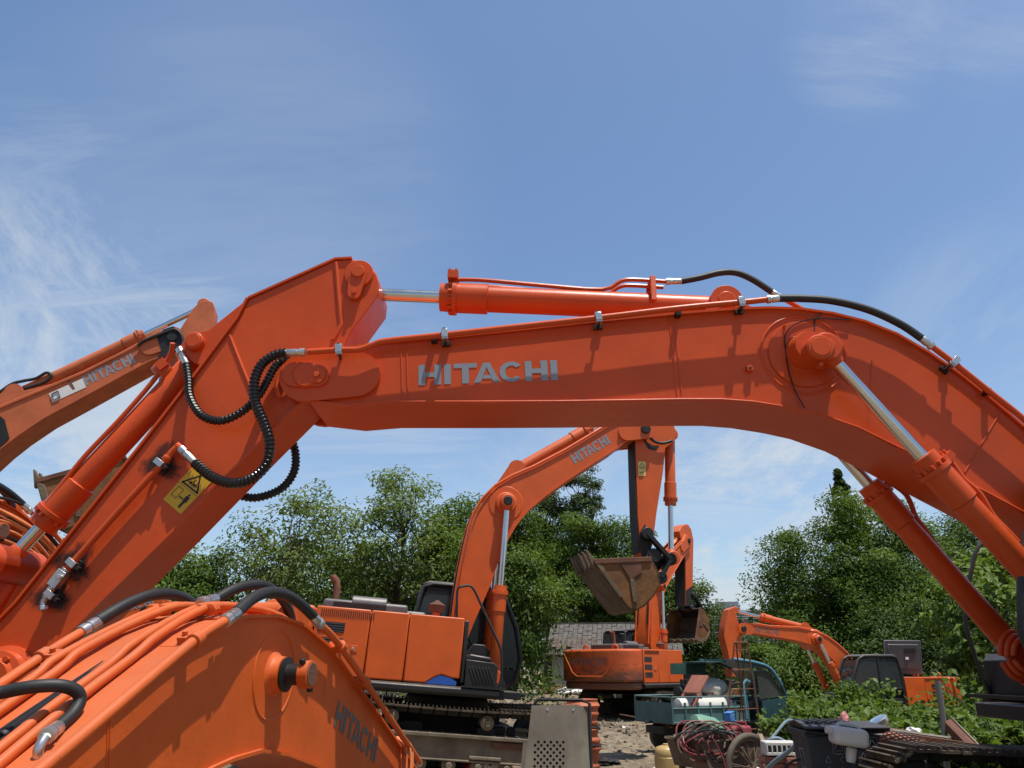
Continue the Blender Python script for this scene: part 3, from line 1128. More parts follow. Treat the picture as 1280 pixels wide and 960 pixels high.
mb.build('pin_cap', boomA)
# sunlit rounded lower edge of the web
mb = MB()
mb.tube([V((p_[0], yA + 0.024, p_[1] - 0.002)) for p_ in botA[1:]], 0.012, PAINT, 8)
mb.build('lower_edge', boomA)
# pipes on the two boom cylinders
for c_ in [o for o in rootA.children if o.name.startswith('boom_cylinder')]:
    near_ = abs(c_.data.vertices[0].co.y - 0.5) < 0.3
    if near_:
        P = [V((q_.x, 0.5 - 0.02, q_.z)) for q_ in (FA.pt(a_, b_, 0.5) for a_, b_ in ((1184, 572), (1193, 580), (1206, 598), (1226, 616), (1243, 644), (1262, 664), (1290, 695), (1330, 742)))]
    else:
        P = [V((q_.x, -0.5 - 0.02, q_.z)) for q_ in (FA.pt(a_, b_, -0.5) for a_, b_ in ((1112, 602), (1122, 608), (1134, 618), (1141, 632), (1146, 646), (1158, 662), (1200, 722), (1260, 806)))]
    mb = MB()
    mb.tube(cr(P, 4), 0.024, PAINT, 8)
    mb.build('pipe', c_)
    mb = MB()
    mb.box(P[0], (0.10, 0.12, 0.06), PAINT, Matrix.Rotation(0.8, 3, 'Y'))
    for k_ in (-0.03, 0.03):
        mb.cyl(P[0] + V((0, k_, 0.02)), P[0] + V((0.03, k_, 0.06)), 0.014, PAINT, 6)
    mb.build('pipe_block', c_, 0.005)
    if not near_:
        for k_ in range(3):
            q_ = FA.pt(1268, 812, -0.42)
            R_ = 0.13 - 0.025 * k_
            hose(c_, 'hose', [q_ + V((R_ * math.cos(a_ * 0.6), 0.05 * k_ + 0.02 * math.sin(a_), R_ * 1.5 * math.sin(a_ * 0.6) - 0.05)) for a_ in range(11)], 0.026, PAINT, n=8)
# thin wires dangling over the boss
hose(boomA, 'wire', [FA.pt(x, y, yA + 0.02) for x, y in ((1027, 391), (1019, 400), (1018, 416))], 0.006, INK, n=5)
hose(boomA, 'wire', [FA.pt(x, y, yA + 0.03) for x, y in ((1063, 400), (1022, 398), (995, 405), (982, 418), (982, 437), (985, 458), (993, 486), (1006, 510))], 0.006, INK, n=5)
mb = MB()
mb.cyl(FA.pt(980, 407, yA), FA.pt(981, 408, yA + 0.06), 0.012, PAINT, 8)
mb.build('wire_stud', boomA)
# nose cover details
mb = MB()
c0, c1 = FA.xz(372, 471, yA), FA.xz(399, 473, yA)
for sy in (1,):
    mb.plate(stadium(c0, 0.115, c1, 0.10), yA + 0.05, yA + 0.075, PAINT)
    mb.plate(arc(c1[0], c1[1], 0.075, 0, 360, 20)[:-1], yA + 0.075, yA + 0.095, PAINT)
    mb.cyl((c1[0], yA + 0.09, c1[1]), (c1[0], yA + 0.115, c1[1]), 0.028, PAINT, 6)
    mb.cyl((c0[0], yA + 0.07, c0[1]), (c0[0], yA + 0.0765, c0[1]), 0.007, INK, 8)
mb.build('pin_retainer', boomA, 0.004)
mb = MB()
mb.tube(cr([FA.pt(x, y, yA + 0.0) for x, y in ((349, 497), (346, 480), (352, 462), (370, 448), (395, 445))], 6), 0.02, PAINT, 8)
mb.build('hose_guard', boomA)


# pressure pipes with hoses beside the top of the boom
def side_line(y, parent):
    s = 1 if y > 0 else -1
    yy = abs(y)
    px = [(384, 440), (425, 437.5), (448, 437), (466, 431), (484, 426), (560, 418), (650, 408), (750, 397), (850, 385), (930, 377.5), (958, 374.5)]
    P = [V((p.x, y, p.z)) for p in (FA.pt(a_, b_, yy) for a_, b_ in px)]
    mb = MB()
    mb.tube(cr(P, 4), 0.027, PAINT, 10)
    pi = mb.build('pipe', parent)
    px2 = [(1166, 434), (1195, 456), (1240, 492), (1282, 526), (1340, 580), (1400, 645), (1450, 720)]
    P2 = [V((p.x, y, p.z)) for p in (FA.pt(a_, b_, yy) for a_, b_ in px2)]
    mb = MB()
    mb.tube(cr(P2, 4), 0.027, PAINT, 10)
    mb.build('pipe', parent)
    Q = [V((p.x, y, p.z)) for p in (FA.pt(a_, b_, yy) for a_, b_ in ((974, 373), (1000, 373), (1040, 376), (1085, 387), (1125, 405), (1152, 423)))]
    hose(parent, 'hose', Q, 0.034, RUBBER, n=12)
    for a_, b_ in ((P[-1], Q[0]), (P2[0], Q[-1])):
        mb = MB()
        fitting(mb, a_, b_, 0.030)
        mb.build('hose_fitting', parent)
    for x_, y_ in ((424, 437.5), (556, 418.5), (748, 397.3), (926, 378), (1192, 453)):
        p = FA.pt(x_, y_, yy)
        q = FA.pt(x_ + 6, y_ - 0.6 if x_ < 1000 else y_ + 5, yy)
        pipe_clamp(parent, (p.x, y, p.z), s * yA, V((q.x - p.x, 0, q.z - p.z)), 0.027)
    for x_, y_ in ((543, 427), (846, 395), (1230, 492)):
        p = FA.pt(x_, y_, yA)
        mb = MB()
        mb.box((p.x, s * (yA + 0.02), p.z), (0.05, 0.12, 0.05), GREASE)
        mb.build('pipe_stop', parent, 0.004)


side_line(0.45, boomA)
side_line(-0.45, boomA)

# arm cylinder: pipes on top, pivot ears, hose to the boom
mb = MB()
for y_ in (0.06, -0.06):
    P = [V((p.x, y_, p.z)) for p in (FA.pt(a_, b_, 0.06) for a_, b_ in ((562, 350), (600, 350), (680, 357), (752, 362), (775, 352), (790, 349.5), (832, 352)))]
    mb.tube(cr(P, 3), 0.021, PAINT, 8)
for c_ in [o for o in rootA.children if o.name.startswith('arm_cylinder')]:
    acA = c_
mb.build('pipe', acA)
mb = MB()
P0, P1 = FA.pt(815, 352, 0.06), FA.pt(815, 382, 0.06)
mb.bar(P0 + V((0, 0.05, 0.03)), P1 + V((0, 0.11, 0)), 0.05, 0.03, PAINT)
mb.bar(P0 + V((0, -0.17, 0.03)), P1 + V((0, -0.2, 0)), 0.05, 0.03, PAINT)
mb.bar(P0 + V((0, -0.17, 0.02)), P0 + V((0, 0.06, 0.02)), 0.05, 0.03, PAINT)
mb.build('pipe_bracket', acA, 0.005)
mb = MB()
for x_ in (568,):
    q = FA.pt(567, 348, 0.06)
    mb.box(q, (0.1, 0.2, 0.08), PAINT)
    for dx in (-0.03, 0.03):
        for dy in (-0.07, 0.07):
            mb.cyl(q + V((dx, dy, 0.03)), q + V((dx, dy, 0.065)), 0.014, PAINT, 6)
mb.build('pipe_block', acA, 0.005)
for a_, b_ in (((832, 352), (852, 351.5)), ((975, 371), (965, 365))):
    mb = MB()
    fitting(mb, FA.pt(*a_, 0.06), FA.pt(*b_, 0.06), 0.026)
    mb.build('hose_fitting', acA)
hose(acA, 'hose', FA.path([(852, 351.5), (875, 347), (900, 341), (920, 341), (940, 349), (965, 365)], 0.06), 0.031, RUBBER, n=12)
mb = MB()
mb.tube(FA.path([(975, 371), (1005, 388), (1030, 398)], 0.06), 0.024, PAINT, 8)
mb.build('pipe', acA)
ear0 = FA.xz(908, 376, 0.2)
for y_ in (-0.22, 0.2):
    mb = MB()
    e = arc(ear0[0], ear0[1], 0.15, -10, 190, 12)
    b0, b1 = FA.xz(960, 386, yA), FA.xz(875, 392, yA)
    mb.plate([(b0[0], b0[1])] + e[:1] + e[1:] + [(b1[0], b1[1])] if b0[0] > b1[0] else e + [(b0[0], b0[1]), (b1[0], b1[1])], y_ - 0.025, y_ + 0.025, PAINT)
    mb.build('cylinder_bracket', boomA, 0.004)
mb = MB()
mb.cyl((ear0[0], 0.2, ear0[1]), (ear0[0], 0.24, ear0[1]), 0.085, PAINT, 20)
mb.build('bracket_pin', boomA, 0.004)

# ---- arm of the same machine
bk = [(-110, 880), (-60, 838), (22, 754), (100, 656), (177, 559), (240, 477), (298, 399), (311, 374)]
fr = [(410, 480), (380, 499), (322, 556), (211, 668), (122, 755), (50, 828), (-30, 915)]
for pp_, q_ in ((bk, (250, 560)), (fr, (150, 620)), ([(311, 374), (420, 325), (440, 324)], (350, 420))):
    mb = MB()
    flange(mb, FA.path2(pp_, 0.25), FA.xz(*q_, 0.25), 0.02, -0.28 if pp_[0][0] < 300 or pp_[0][0] > 400 else -0.27, 0.28 if pp_[0][0] < 300 or pp_[0][0] > 400 else 0.27, PAINT)
    mb.build('edge_plate', armO)
for pp_, r_ in (([(420, 328), (424, 380), (427, 405), (416, 425)], 0.022), ([(287, 419), (300, 452), (316, 492), (322, 515)], 0.014)):
    mb = MB()
    mb.tube(FA.path(pp_, 0.25), r_, PAINT, 8)
    mb.build('stiffener_rib', armO)
# tip cover with its small retaining link
c0, c1 = FA.xz(449, 343, 0.25), FA.xz(444, 369, 0.25)
mb = MB()
mb.cyl((c0[0], 0.25, c0[1]), (c0[0], 0.28, c0[1]), 0.135, PAINT, 32)
mb.plate(stadium(c0, 0.085, c1, 0.06), 0.28, 0.305, PAINT)
mb.cyl((c0[0], 0.3, c0[1]), (c0[0], 0.325, c0[1]), 0.06, PAINT, 24)
mb.cyl((c1[0], 0.3, c1[1]), (c1[0], 0.33, c1[1]), 0.02, PAINT, 6)
mb.build('tip_pin_cover', armO)
# bucket cylinder bracket and pin on the back of the arm
pb = FA.xz(247, 431, 0.16)
for sy in (-1, 1):
    mb = MB()
    q = [FA.xz(*p, 0.16) for p in ((311, 376), (262, 415))] + [FA.xz(*p, 0.16) for p in ((236, 420), (228, 434), (232, 446), (245, 456))] + [FA.xz(*p, 0.16) for p in ((262, 462), (300, 402))]
    mb.plate(q, sy * 0.16, sy * 0.2, PAINT)
    mb.build('cylinder_bracket', armO, 0.006)
mb = MB()
mb.cyl((pb[0], -0.26, pb[1]), (pb[0], 0.27, pb[1]), 0.085, PAINT, 24)
mb.cyl((pb[0], 0.26, pb[1]), (pb[0], 0.275, pb[1]), 0.065, PAINT, 24)
mb.build('bracket_pin', armO)
kc = ram(rootA, 'bucket_cylinder', (pb[0], 0, pb[1]), (pk(8, 706)[0], 0, pk(8, 706)[1]), 0.835, 0.112, 0.058, PAINT, eye=0.13)
mb = MB()
P = FA.path([(219, 432), (212, 445), (190, 478), (150, 524), (110, 566), (82, 600), (60, 628)], 0.10)
P[0].y += 0.06
mb.tube(cr(P, 4), 0.022, PAINT, 8)
mb.build('pipe', kc)
mb = MB()
q0, q1 = FA.pt(193, 455, 0.1), FA.pt(222, 478, 0.1)
d_ = (FA.pt(150, 530, 0) - FA.pt(200, 474, 0)).normalized()
cc = FA.pt(208, 466, 0.0)
mb.lathe(cc - d_ * 0.06, cc + d_ * 0.06, [(0, 0.122), (0.01, 0.128), (0.11, 0.128), (0.12, 0.122)], PAINT, 28)
mb.box(FA.pt(203, 456, 0.12), (0.09, 0.06, 0.09), PAINT, Matrix.Rotation(0.8, 3, 'Y'))
mb.build('pipe_band', kc)
# bucket links at the lower end of the arm
l0, l1, l2 = pk(8, 706), pk(-45, 800), pk(-95, 905)
for (a_, b_, hw) in ((l0, l1, 0.32), (l0, (l2[0] + 0.15, l2[1] + 0.05), 0.2)):
    m2 = MB()
    for sy in (-1, 1):
        m2.bar((a_[0], sy * hw, a_[1]), (b_[0], sy * hw, b_[1]), 0.08, 0.2, PAINT, up=(0, 1, 0))
    m2.cyl((a_[0], -hw - 0.06, a_[1]), (a_[0], hw + 0.06, a_[1]), 0.15, PAINT, 24)
    m2.build('bucket_link', rootA)
m2 = MB()
e0 = FA.xz(1, 848, 0.3)
m2.lathe((e0[0], 0.25, e0[1]), (e0[0], 0.45, e0[1]), [(0, 0.24), (0.03, 0.24), (0.05, 0.2), (0.14, 0.2), (0.15, 0.15), (0.19, 0.13)], PAINT, 28)
for k_ in range(6):
    a_ = k_ * math.pi / 3
    m2.cyl((e0[0] + 0.16 * math.cos(a_), 0.4, e0[1] + 0.16 * math.sin(a_)), (e0[0] + 0.16 * math.cos(a_), 0.43, e0[1] + 0.16 * math.sin(a_)), 0.025, PAINT, 6)
m2.build('link_pin', armO)
hx, hz = pk(-90, 905)
bucket(rootA, [(hx + 0.9, hz - 0.75), (hx + 0.35, hz - 1.0), (hx - 0.1, hz - 0.85), (hx - 0.4, hz - 0.4), (hx - 0.25, hz - 0.05), (hx, hz + 0.02)], 1.3, (hx, hz), PAINT, PAINT)


# hydraulic line on the arm's near face with clamps, shut-off valve and overspray
def smudge(p, r, parent):
    mb = MB()
    c_ = V(p)
    n_ = 20
    vs = [c_]
    for rr in (0.5, 1.0):
        for k in range(n_):
            a_ = 2 * math.pi * k / n_
            q = r * rr * (1 + 0.25 * math.sin(3 * a_ + p[0] * 9))
            vs.append(c_ + V((q * math.cos(a_), 0, q * math.sin(a_))))
    fs = [(0, 1 + k, 1 + (k + 1) % n_) for k in range(n_)] + [(1 + k, 1 + n_ + k, 1 + n_ + (k + 1) % n_, 1 + (k + 1) % n_) for k in range(n_)]
    mb.add(vs, fs, SMUDGE)
    o = mb.build('paint_smudge', parent)
    at_ = o.data.attributes.new('fade', 'FLOAT', 'POINT')
    at_.data.foreach_set('value', [0.72] + [0.58] * n_ + [0.0] * n_)
    return o


yl = 0.25 + 0.07
mb = MB()
mb.tube(cr(FA.path([(221, 559), (214, 566), (205, 577), (150, 637), (96, 698), (84, 711)], yl), 4), 0.028, PAINT, 12)
mb.cyl(FA.pt(221, 557, yl - 0.01), FA.pt(228, 562, yl), 0.035, PAINT, 14)
mb.lathe(FA.pt(211, 570, yl), FA.pt(205, 577, yl), [(0, 0.03), (0.01, 0.036), (0.04, 0.036), (0.05, 0.03)], PAINT, 12)
mb.build('pipe', armO)
for (x_, y_) in ((199, 577), (89, 702), (62, 741)):
    smudge(FA.pt(x_ + 4, y_ + 1, 0.2535), 0.21, armO)
    p = FA.pt(x_ + (1 if x_ > 100 else 2), y_ + 2, yl)
    mb = MB()
    dd = (FA.pt(150, 637, yl) - FA.pt(205, 577, yl)).normalized()
    sd = V((0, 1, 0))
    up_ = sd.cross(dd)
    R = Matrix((dd, sd, up_)).transposed()
    mb.box(p + sd * 0.034, (0.05, 0.012, 0.075), STEEL, R)
    mb.box(p + up_ * 0.036, (0.05, 0.075, 0.012), STEEL, R)
    mb.box(p - up_ * 0.036, (0.05, 0.075, 0.012), STEEL, R)
    mb.cyl(p + up_ * 0.07 - sd * 0.03, p + up_ * 0.07 + sd * 0.03, 0.018, INK, 6)
    mb.box(p - sd * 0.055, (0.08, 0.02, 0.13), GREASE, R)
    mb.build('clamp', armO, 0.004)
mb = MB()
fitting(mb, FA.pt(84, 711, yl), FA.pt(79, 717, yl), 0.03)
va, vb_ = FA.pt(81, 714, yl), FA.pt(66, 733, yl)
mb.bar(va, vb_, 0.075, 0.08, STEEL)
mb.cyl(FA.pt(73, 721, yl), FA.pt(73, 721, yl + 0.07), 0.02, STEEL, 10)
mb.cyl(vb_, FA.pt(57, 748, yl), 0.033, STEEL, 12)
mb.tube(cr([FA.pt(57, 748, yl), FA.pt(54, 753, yl), FA.pt(54, 758, yl)], 4), 0.026, STEEL, 10)
mb.cyl(FA.pt(54, 757, yl), FA.pt(54, 763, yl), 0.038, STEEL, 8)
mb.build('shut_off_valve', armO, 0.004)

# corrugated hoses between boom and arm
for a_, b_, r_ in ((FA.pt(382, 440.5, 0.45), FA.pt(357, 441, 0.45), 0.030), (FA.pt(226, 561, yl), FA.pt(243, 578, yl + 0.03), 0.032), (FA.pt(224, 436, 0.2), FA.pt(233, 455, 0.24), 0.028)):
    mb = MB()
    fitting(mb, a_, b_, r_)
    mb.build('hose_fitting', armO)
hose(armO, 'spiral_guard_hose', [FA.pt(x, y, d) for x, y, d in ((357, 441, 0.45), (343, 444, 0.46), (327, 456, 0.48), (318, 477, 0.5), (319, 502, 0.5), (329, 526, 0.5), (337, 553, 0.5), (333, 580, 0.48), (315, 598, 0.45), (290, 604, 0.42), (265, 596, 0.38), (243, 578, yl + 0.03))], 0.045, spiral=True)
hose(armO, 'spiral_guard_hose', [FA.pt(x, y, d) for x, y, d in ((384, 444, -0.1), (362, 446, 0.28), (345, 457, 0.33), (334, 476, 0.35), (322, 496, 0.38), (302, 515, 0.4), (276, 526, 0.4), (252, 519, 0.38), (238, 497, 0.34), (236, 474, 0.28), (233, 455, 0.24))], 0.038, spiral=True)
hose(armO, 'spiral_guard_hose', [FA.pt(x, y, d) for x, y, d in ((352, 520, -0.45), (362, 545, -0.47), (369, 565, -0.48), (368, 588, -0.48), (355, 608, -0.46), (334, 619, -0.43), (312, 622, -0.4), (290, 614, -0.36), (268, 596, -0.3))], 0.042, spiral=True)

# warning sticker: yellow plate, triangle with sparks, machine block, arrow and a standing figure
def sticker(corners, yy, parent, mat=YEL, name='warning_sticker'):
    A0, B0, C0, D0 = [FA.pt(x, y, yy) for x, y in corners]  # top-left, top-right, bottom-right, bottom-left

    def P(u_, v_, lift=0.0):
        q = A0.lerp(B0, u_).lerp(D0.lerp(C0, u_), v_)
        return q + V((0, lift, 0))
    mb = MB()
    mb.prism([P(0, 0), P(1, 0), P(1, 1), P(0, 1)], (0, 0.002, 0), mat)
    o = mb.build(name, parent)
    mb = MB()

    def line(pts, wd, closed=True, l=0.0035):
        n_ = len(pts)
        for i in range(n_ if closed else n_ - 1):
            a_, b_ = P(*pts[i], l), P(*pts[(i + 1) % n_], l)
            d_ = (b_ - a_).normalized()
            s_ = V((-d_.z, 0, d_.x)) * wd / 2
            mb.add([a_ - s_ - d_ * wd / 2, b_ - s_ + d_ * wd / 2, b_ + s_ + d_ * wd / 2, a_ + s_ - d_ * wd / 2], [(0, 1, 2, 3)], INK)

    def fill(pts, l=0.0036):
        mb.add([P(*p, l) for p in pts], [tuple(range(len(pts)))], INK)
    line([(0.5, 0.07), (0.88, 0.42), (0.12, 0.42)], 0.014)
    for du in (-0.1, 0.0, 0.1):
        line([(0.5 + du, 0.2 + abs(du)), (0.47 + du, 0.28 + abs(du) * 0.5), (0.53 + du, 0.29), (0.5 + du, 0.37)], 0.007, False)
    line([(0.3, 0.33), (0.7, 0.33)], 0.008, False)
    line([(0.03, 0.48), (0.97, 0.48)], 0.003, False)
    line([(0.12, 0.55), (0.38, 0.55), (0.38, 0.80), (0.12, 0.80)], 0.005)
    line([(0.45, 0.72), (0.58, 0.72)], 0.01, False)
    fill([(0.42, 0.72), (0.47, 0.685), (0.47, 0.755)])
    fill([(0.61, 0.72), (0.56, 0.685), (0.56, 0.755)])
    fill([(0.72 + 0.05 * math.cos(t * 0.785), 0.565 + 0.028 * math.sin(t * 0.785)) for t in range(8)])
    fill([(0.65, 0.60), (0.81, 0.60), (0.83, 0.75), (0.79, 0.75), (0.78, 0.66), (0.78, 0.92), (0.735, 0.92), (0.73, 0.78), (0.72, 0.92), (0.675, 0.92), (0.675, 0.66), (0.66, 0.75), (0.62, 0.75)])
    mb.build('pictogram', o)
    return o


sticker([(241, 583), (266, 601), (226, 643), (204, 624)], 0.2535, armO)

# ================================================================== second machine, side on, behind the panel
FB = Frame(-0.87, 14.6, -0.03, 9, 4.3)
wB = 0.68
yb = -wB / 2
topB = [(796, 531), (780, 524.5), (767, 530), (740, 546), (710, 564), (670, 585), (642, 597), (622, 609), (607, 624), (597, 640), (590, 660), (585, 682), (579, 710), (574, 740), (571, 765), (567, 795), (563, 815)]
botB = [(800, 547), (790, 548), (780, 552), (770, 560), (735, 582), (705, 602), (680, 620), (660, 637), (645, 655), (635, 672), (627, 690), (620, 706), (611, 732), (600, 757), (590, 780), (582, 800), (575, 830)]
armpxB = [(838, 512), (818, 486), (795, 489), (790, 505), (794, 552), (797, 645), (801, 694), (806, 702), (812, 695), (816, 680), (821, 640), (829, 590), (832, 560), (843, 552), (846, 544)]
pB = lambda x, y, yy=yb: FB.xz(x, y, yy)
bp = [(743, 702), (752, 716), (762, 730), (775, 748), (786, 761), (794, 764), (806, 758), (818, 745), (826, 730), (822, 712), (814, 699)]
excavator('excavator', 'side-on orange excavator with a blue corner decal and a raised rusty bucket', FB, GRP, PAINT_B, PAINT_B,
          FB.path2(topB, yb), FB.path2(botB, yb), wB, ((pB(806, 537), 0.2), (pB(783, 541), 0.17)), [FB.xz(*p, -0.23) for p in armpxB], 0.46,
          {'boom': (pB(634, 627, -0.5), pB(617, 846, -0.5), 0.50), 'arm': (pB(802, 500, 0), pB(644, 589, 0), 0.58), 'bucket': (pB(839, 698, 0), pB(837, 545, 0), 0.58)},
          undercx=-0.35, underz=-0.02, box_x1=0.30, cabdx=-0.15, rail=[FB.pt(x, y, -1.43) for x, y in ((571, 782), (571, 760), (572, 737), (578, 733), (590, 734), (601, 755), (612, 780), (624, 806), (627, 822), (626, 850), (617, 864))],
          text_line=(pB(719, 580), pB(763.5, 554), 0.2), bucket_path=[FB.xz(*p, -0.675) for p in bp], bucket_hinge=pB(812, 697, 0), link=((pB(809, 667, -0.3), pB(838, 699, -0.3)), (pB(838, 699, -0.3), pB(826, 722, -0.3))))
rB = [o for o in bpy.data.objects if o.parent is None and o.get('category') == 'excavator'][-1]
armB = [o for o in rB.children if o.name.startswith('arm') and 'cyl' not in o.name][0]
mb = MB()
q = [FB.pt(x, y, -0.2335) for x, y in ((797.5, 577), (807, 577), (807, 595), (798, 595))]
mb.prism(q, (0, -0.002, 0), YELPALE)
st = mb.build('warning_sticker', armB)
mb = MB()
q = [FB.pt(x, y, -0.238) for x, y in ((802.3, 578.5), (805.5, 584), (799, 584))]
for i in range(3):
    mb.bar(q[i], q[(i + 1) % 3], 0.004, 0.014, INK, up=(0, 1, 0))
mb.bar(FB.pt(799.5, 591, -0.238), FB.pt(805, 590, -0.238), 0.004, 0.05, INK, up=(0, 1, 0))
mb.bar(FB.pt(799, 585.5, -0.238), FB.pt(806, 585.5, -0.238), 0.004, 0.008, INK, up=(0, 1, 0))
mb.build('pictogram', st)
mb = MB()
mb.plate(FB.path2([(804, 549), (808, 552), (816, 557), (824, 557), (820, 563), (810, 561)], -0.233), -0.233, -0.24, GREASE)
mb.build('grease_patch', armB)
hose(armB, 'hose', [FB.pt(x, y, -0.3) for x, y in ((809, 529), (810, 542), (817, 551), (828, 554), (840, 551))], 0.03, RUBBER)

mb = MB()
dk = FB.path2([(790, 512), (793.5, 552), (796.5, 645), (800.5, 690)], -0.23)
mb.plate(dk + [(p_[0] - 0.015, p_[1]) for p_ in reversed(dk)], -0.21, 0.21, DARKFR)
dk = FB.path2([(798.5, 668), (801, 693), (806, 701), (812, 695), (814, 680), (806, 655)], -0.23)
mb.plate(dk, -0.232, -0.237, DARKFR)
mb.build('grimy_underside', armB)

# ================================================================== third machine, seen from behind
FC = Frame(5.0, 29.3, -0.2, 47)
yc = -0.33
topC = [(858, 668), (854, 677), (842, 689), (830, 706), (819, 728), (815, 750), (814, 780), (813, 805), (815, 822)]
botC = [(862, 684), (856, 692), (841, 717), (832, 734), (826, 750), (825, 770), (824, 790), (823, 812), (821, 832)]
pC = lambda x, y, yy=yc: FC.xz(x, y, yy)
hC = pC(858, 761, 0)
armC = [(852, 658), (858, 655), (864, 661), (867, 675), (866.5, 700), (866, 734), (862.5, 757), (857.5, 757), (857, 700), (853, 680), (849, 664)]
excavator('excavator', 'orange excavator seen from behind with mud-streaked counterweight and boom raised over its cab', FC, GRP, PAINT_B, PAINT_MUD,
          FC.path2(topC, yc), FC.path2(botC, yc), 0.66, ((pC(860, 676), 0.2), (pC(853, 684), 0.18)), FC.path2(armC, -0.24), 0.48,
          {'boom': (pC(828, 733, -0.5), pC(831, 826, -0.5), 0.42), 'arm': (pC(856, 660, 0), pC(836, 690, 0), 0.5)}, underz=0.0,
          bucket_path=[(hC[0] - 0.62, hC[1] - 1.2), (hC[0] - 0.3, hC[1] - 1.27), (hC[0] + 0.15, hC[1] - 1.2), (hC[0] + 0.5, hC[1] - 0.85), (hC[0] + 0.5, hC[1] - 0.4), (hC[0] + 0.2, hC[1] - 0.05), (hC[0] - 0.1, hC[1])],
          bucket_hinge=hC, link=(((hC[0] + 0.12, hC[1] + 0.5), (hC[0] + 0.55, hC[1] + 0.1)), ((hC[0] + 0.55, hC[1] + 0.1), (hC[0] + 0.3, hC[1] - 0.2))), muddy=True, letter_mat=DECALR, decal=False,
          text_line=None)

rC = [o for o in bpy.data.objects if o.parent is None and o.get('category') == 'excavator'][-1]
armCo = [o for o in rC.children if o.name.startswith('arm') and 'cyl' not in o.name][0]
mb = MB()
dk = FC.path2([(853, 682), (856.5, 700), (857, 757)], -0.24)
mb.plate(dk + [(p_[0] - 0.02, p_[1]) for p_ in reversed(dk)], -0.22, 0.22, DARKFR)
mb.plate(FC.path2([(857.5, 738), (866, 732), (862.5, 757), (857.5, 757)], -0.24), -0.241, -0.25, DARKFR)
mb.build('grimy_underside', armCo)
# ================================================================== fourth machine, far right behind the weeds
hD = 192
FD = Frame(13.75, 30.6, -1.08, hD)
fx = FD.xz(1066, 862, 0.0)[0] - 0.15
FD = Frame(13.75 + fx * math.cos(rad(hD)), 30.6 + fx * math.sin(rad(hD)), -1.08, hD)
yd = 0.33
topD = [(930, 779), (945, 781), (962, 784), (1000, 786), (1020, 790), (1035, 797), (1047, 806), (1059, 817), (1068, 832), (1072, 845), (1073, 852)]
botD = [(929, 790), (945, 791), (962, 794), (992, 799), (1012, 804), (1031, 814), (1043, 826), (1050, 839), (1057, 853), (1062, 866), (1066, 874)]
pD = lambda x, y, yy=yd: FD.xz(x, y, yy)
armD = [(911, 762), (916, 759), (919, 763), (922, 775), (927, 788), (927, 815), (923, 846), (915, 846), (910, 815), (905, 795), (907, 780)]
excavator('excavator', 'orange excavator standing low behind the weeds with its grey engine hood propped open', FD, GRP, PAINT_B, PAINT_B,
          FD.path2(topD, yd), FD.path2(botD, yd), 0.66, ((pD(929, 786), 0.2), (pD(936, 787), 0.18)), FD.path2(armD, 0.24), 0.48,
          {'boom': (pD(1023, 799, 0.5), pD(1052, 858, 0.5), 0.5), 'arm': (pD(917, 763, 0), pD(1003, 784, 0), 0.62)}, near=1, hood_open=True,
          bucket_path=[(pD(918, 860)[0] - 0.7, pD(918, 860)[1] - 0.6), (pD(918, 860)[0] - 0.3, pD(918, 860)[1] - 0.95), (pD(918, 860)[0] + 0.2, pD(918, 860)[1] - 0.9), (pD(918, 860)[0] + 0.45, pD(918, 860)[1] - 0.4), (pD(918, 860)[0] + 0.2, pD(918, 860)[1] - 0.05), pD(918, 860)],
          bucket_hinge=pD(918, 855), decal=False)
rD = [o for o in bpy.data.objects if o.parent is None and o.get('category') == 'excavator'][-1]
boomD = [o for o in rD.children if o.name.startswith('boom') and 'cyl' not in o.name][0]
mb = MB()
a, b = FD.pt(944, 790.5, yd + 0.006), FD.pt(974, 794, yd + 0.006)
u = (b - a).normalized()
v = V((-u.z, 0, u.x))
v = v if v.z > 0 else -v
letters(mb, 'HITACHI', a, u, v, 0.21, DECALR, (b - a).length / (UNITS * 0.21))
mb.build('lettering', boomD)

# ================================================================== weathered machine, upper left
hG = 12
nG = V((math.sin(rad(hG)), -math.cos(rad(hG)), 0))
G0 = V((-8.2, 14.7, 0)) - nG * 0.34
FG = Frame(G0.x, G0.y, 0, hG)
yg = -0.34
topG = [(214, 412), (200, 416), (177, 430), (153, 443), (105, 467), (48, 491), (0, 511), (-40, 533), (-75, 562), (-105, 605), (-125, 660), (-135, 720), (-138, 770)]
botG = [(214, 434), (200, 446), (186, 451), (140, 476), (96, 500), (55, 522), (22, 544), (0, 561), (-30, 588), (-60, 630), (-80, 680), (-98, 740), (-105, 800)]
lG, bG = FG.path2(topG, yg), FG.path2(botG, yg)
shift = lG[-1][0] - 0.1
zsh = lG[-1][1] - 1.9
FGm = Frame(*(FG.M @ V((shift, 0, max(-0.6, min(0.4, zsh))))), hG)
pG = lambda x, y, yy=yg: FGm.xz(x, y, yy)
armG = [(241, 386), (249, 377.5), (258, 375), (266, 377.5), (269, 386), (267, 404), (262, 440), (250, 530), (226, 600), (196, 640), (180, 640), (176, 620), (188, 560), (196, 490), (203, 447), (224, 413)]
bkG = [(60, 606), (66, 628), (76, 652), (90, 668), (112, 662), (140, 640), (168, 600), (172, 575)]
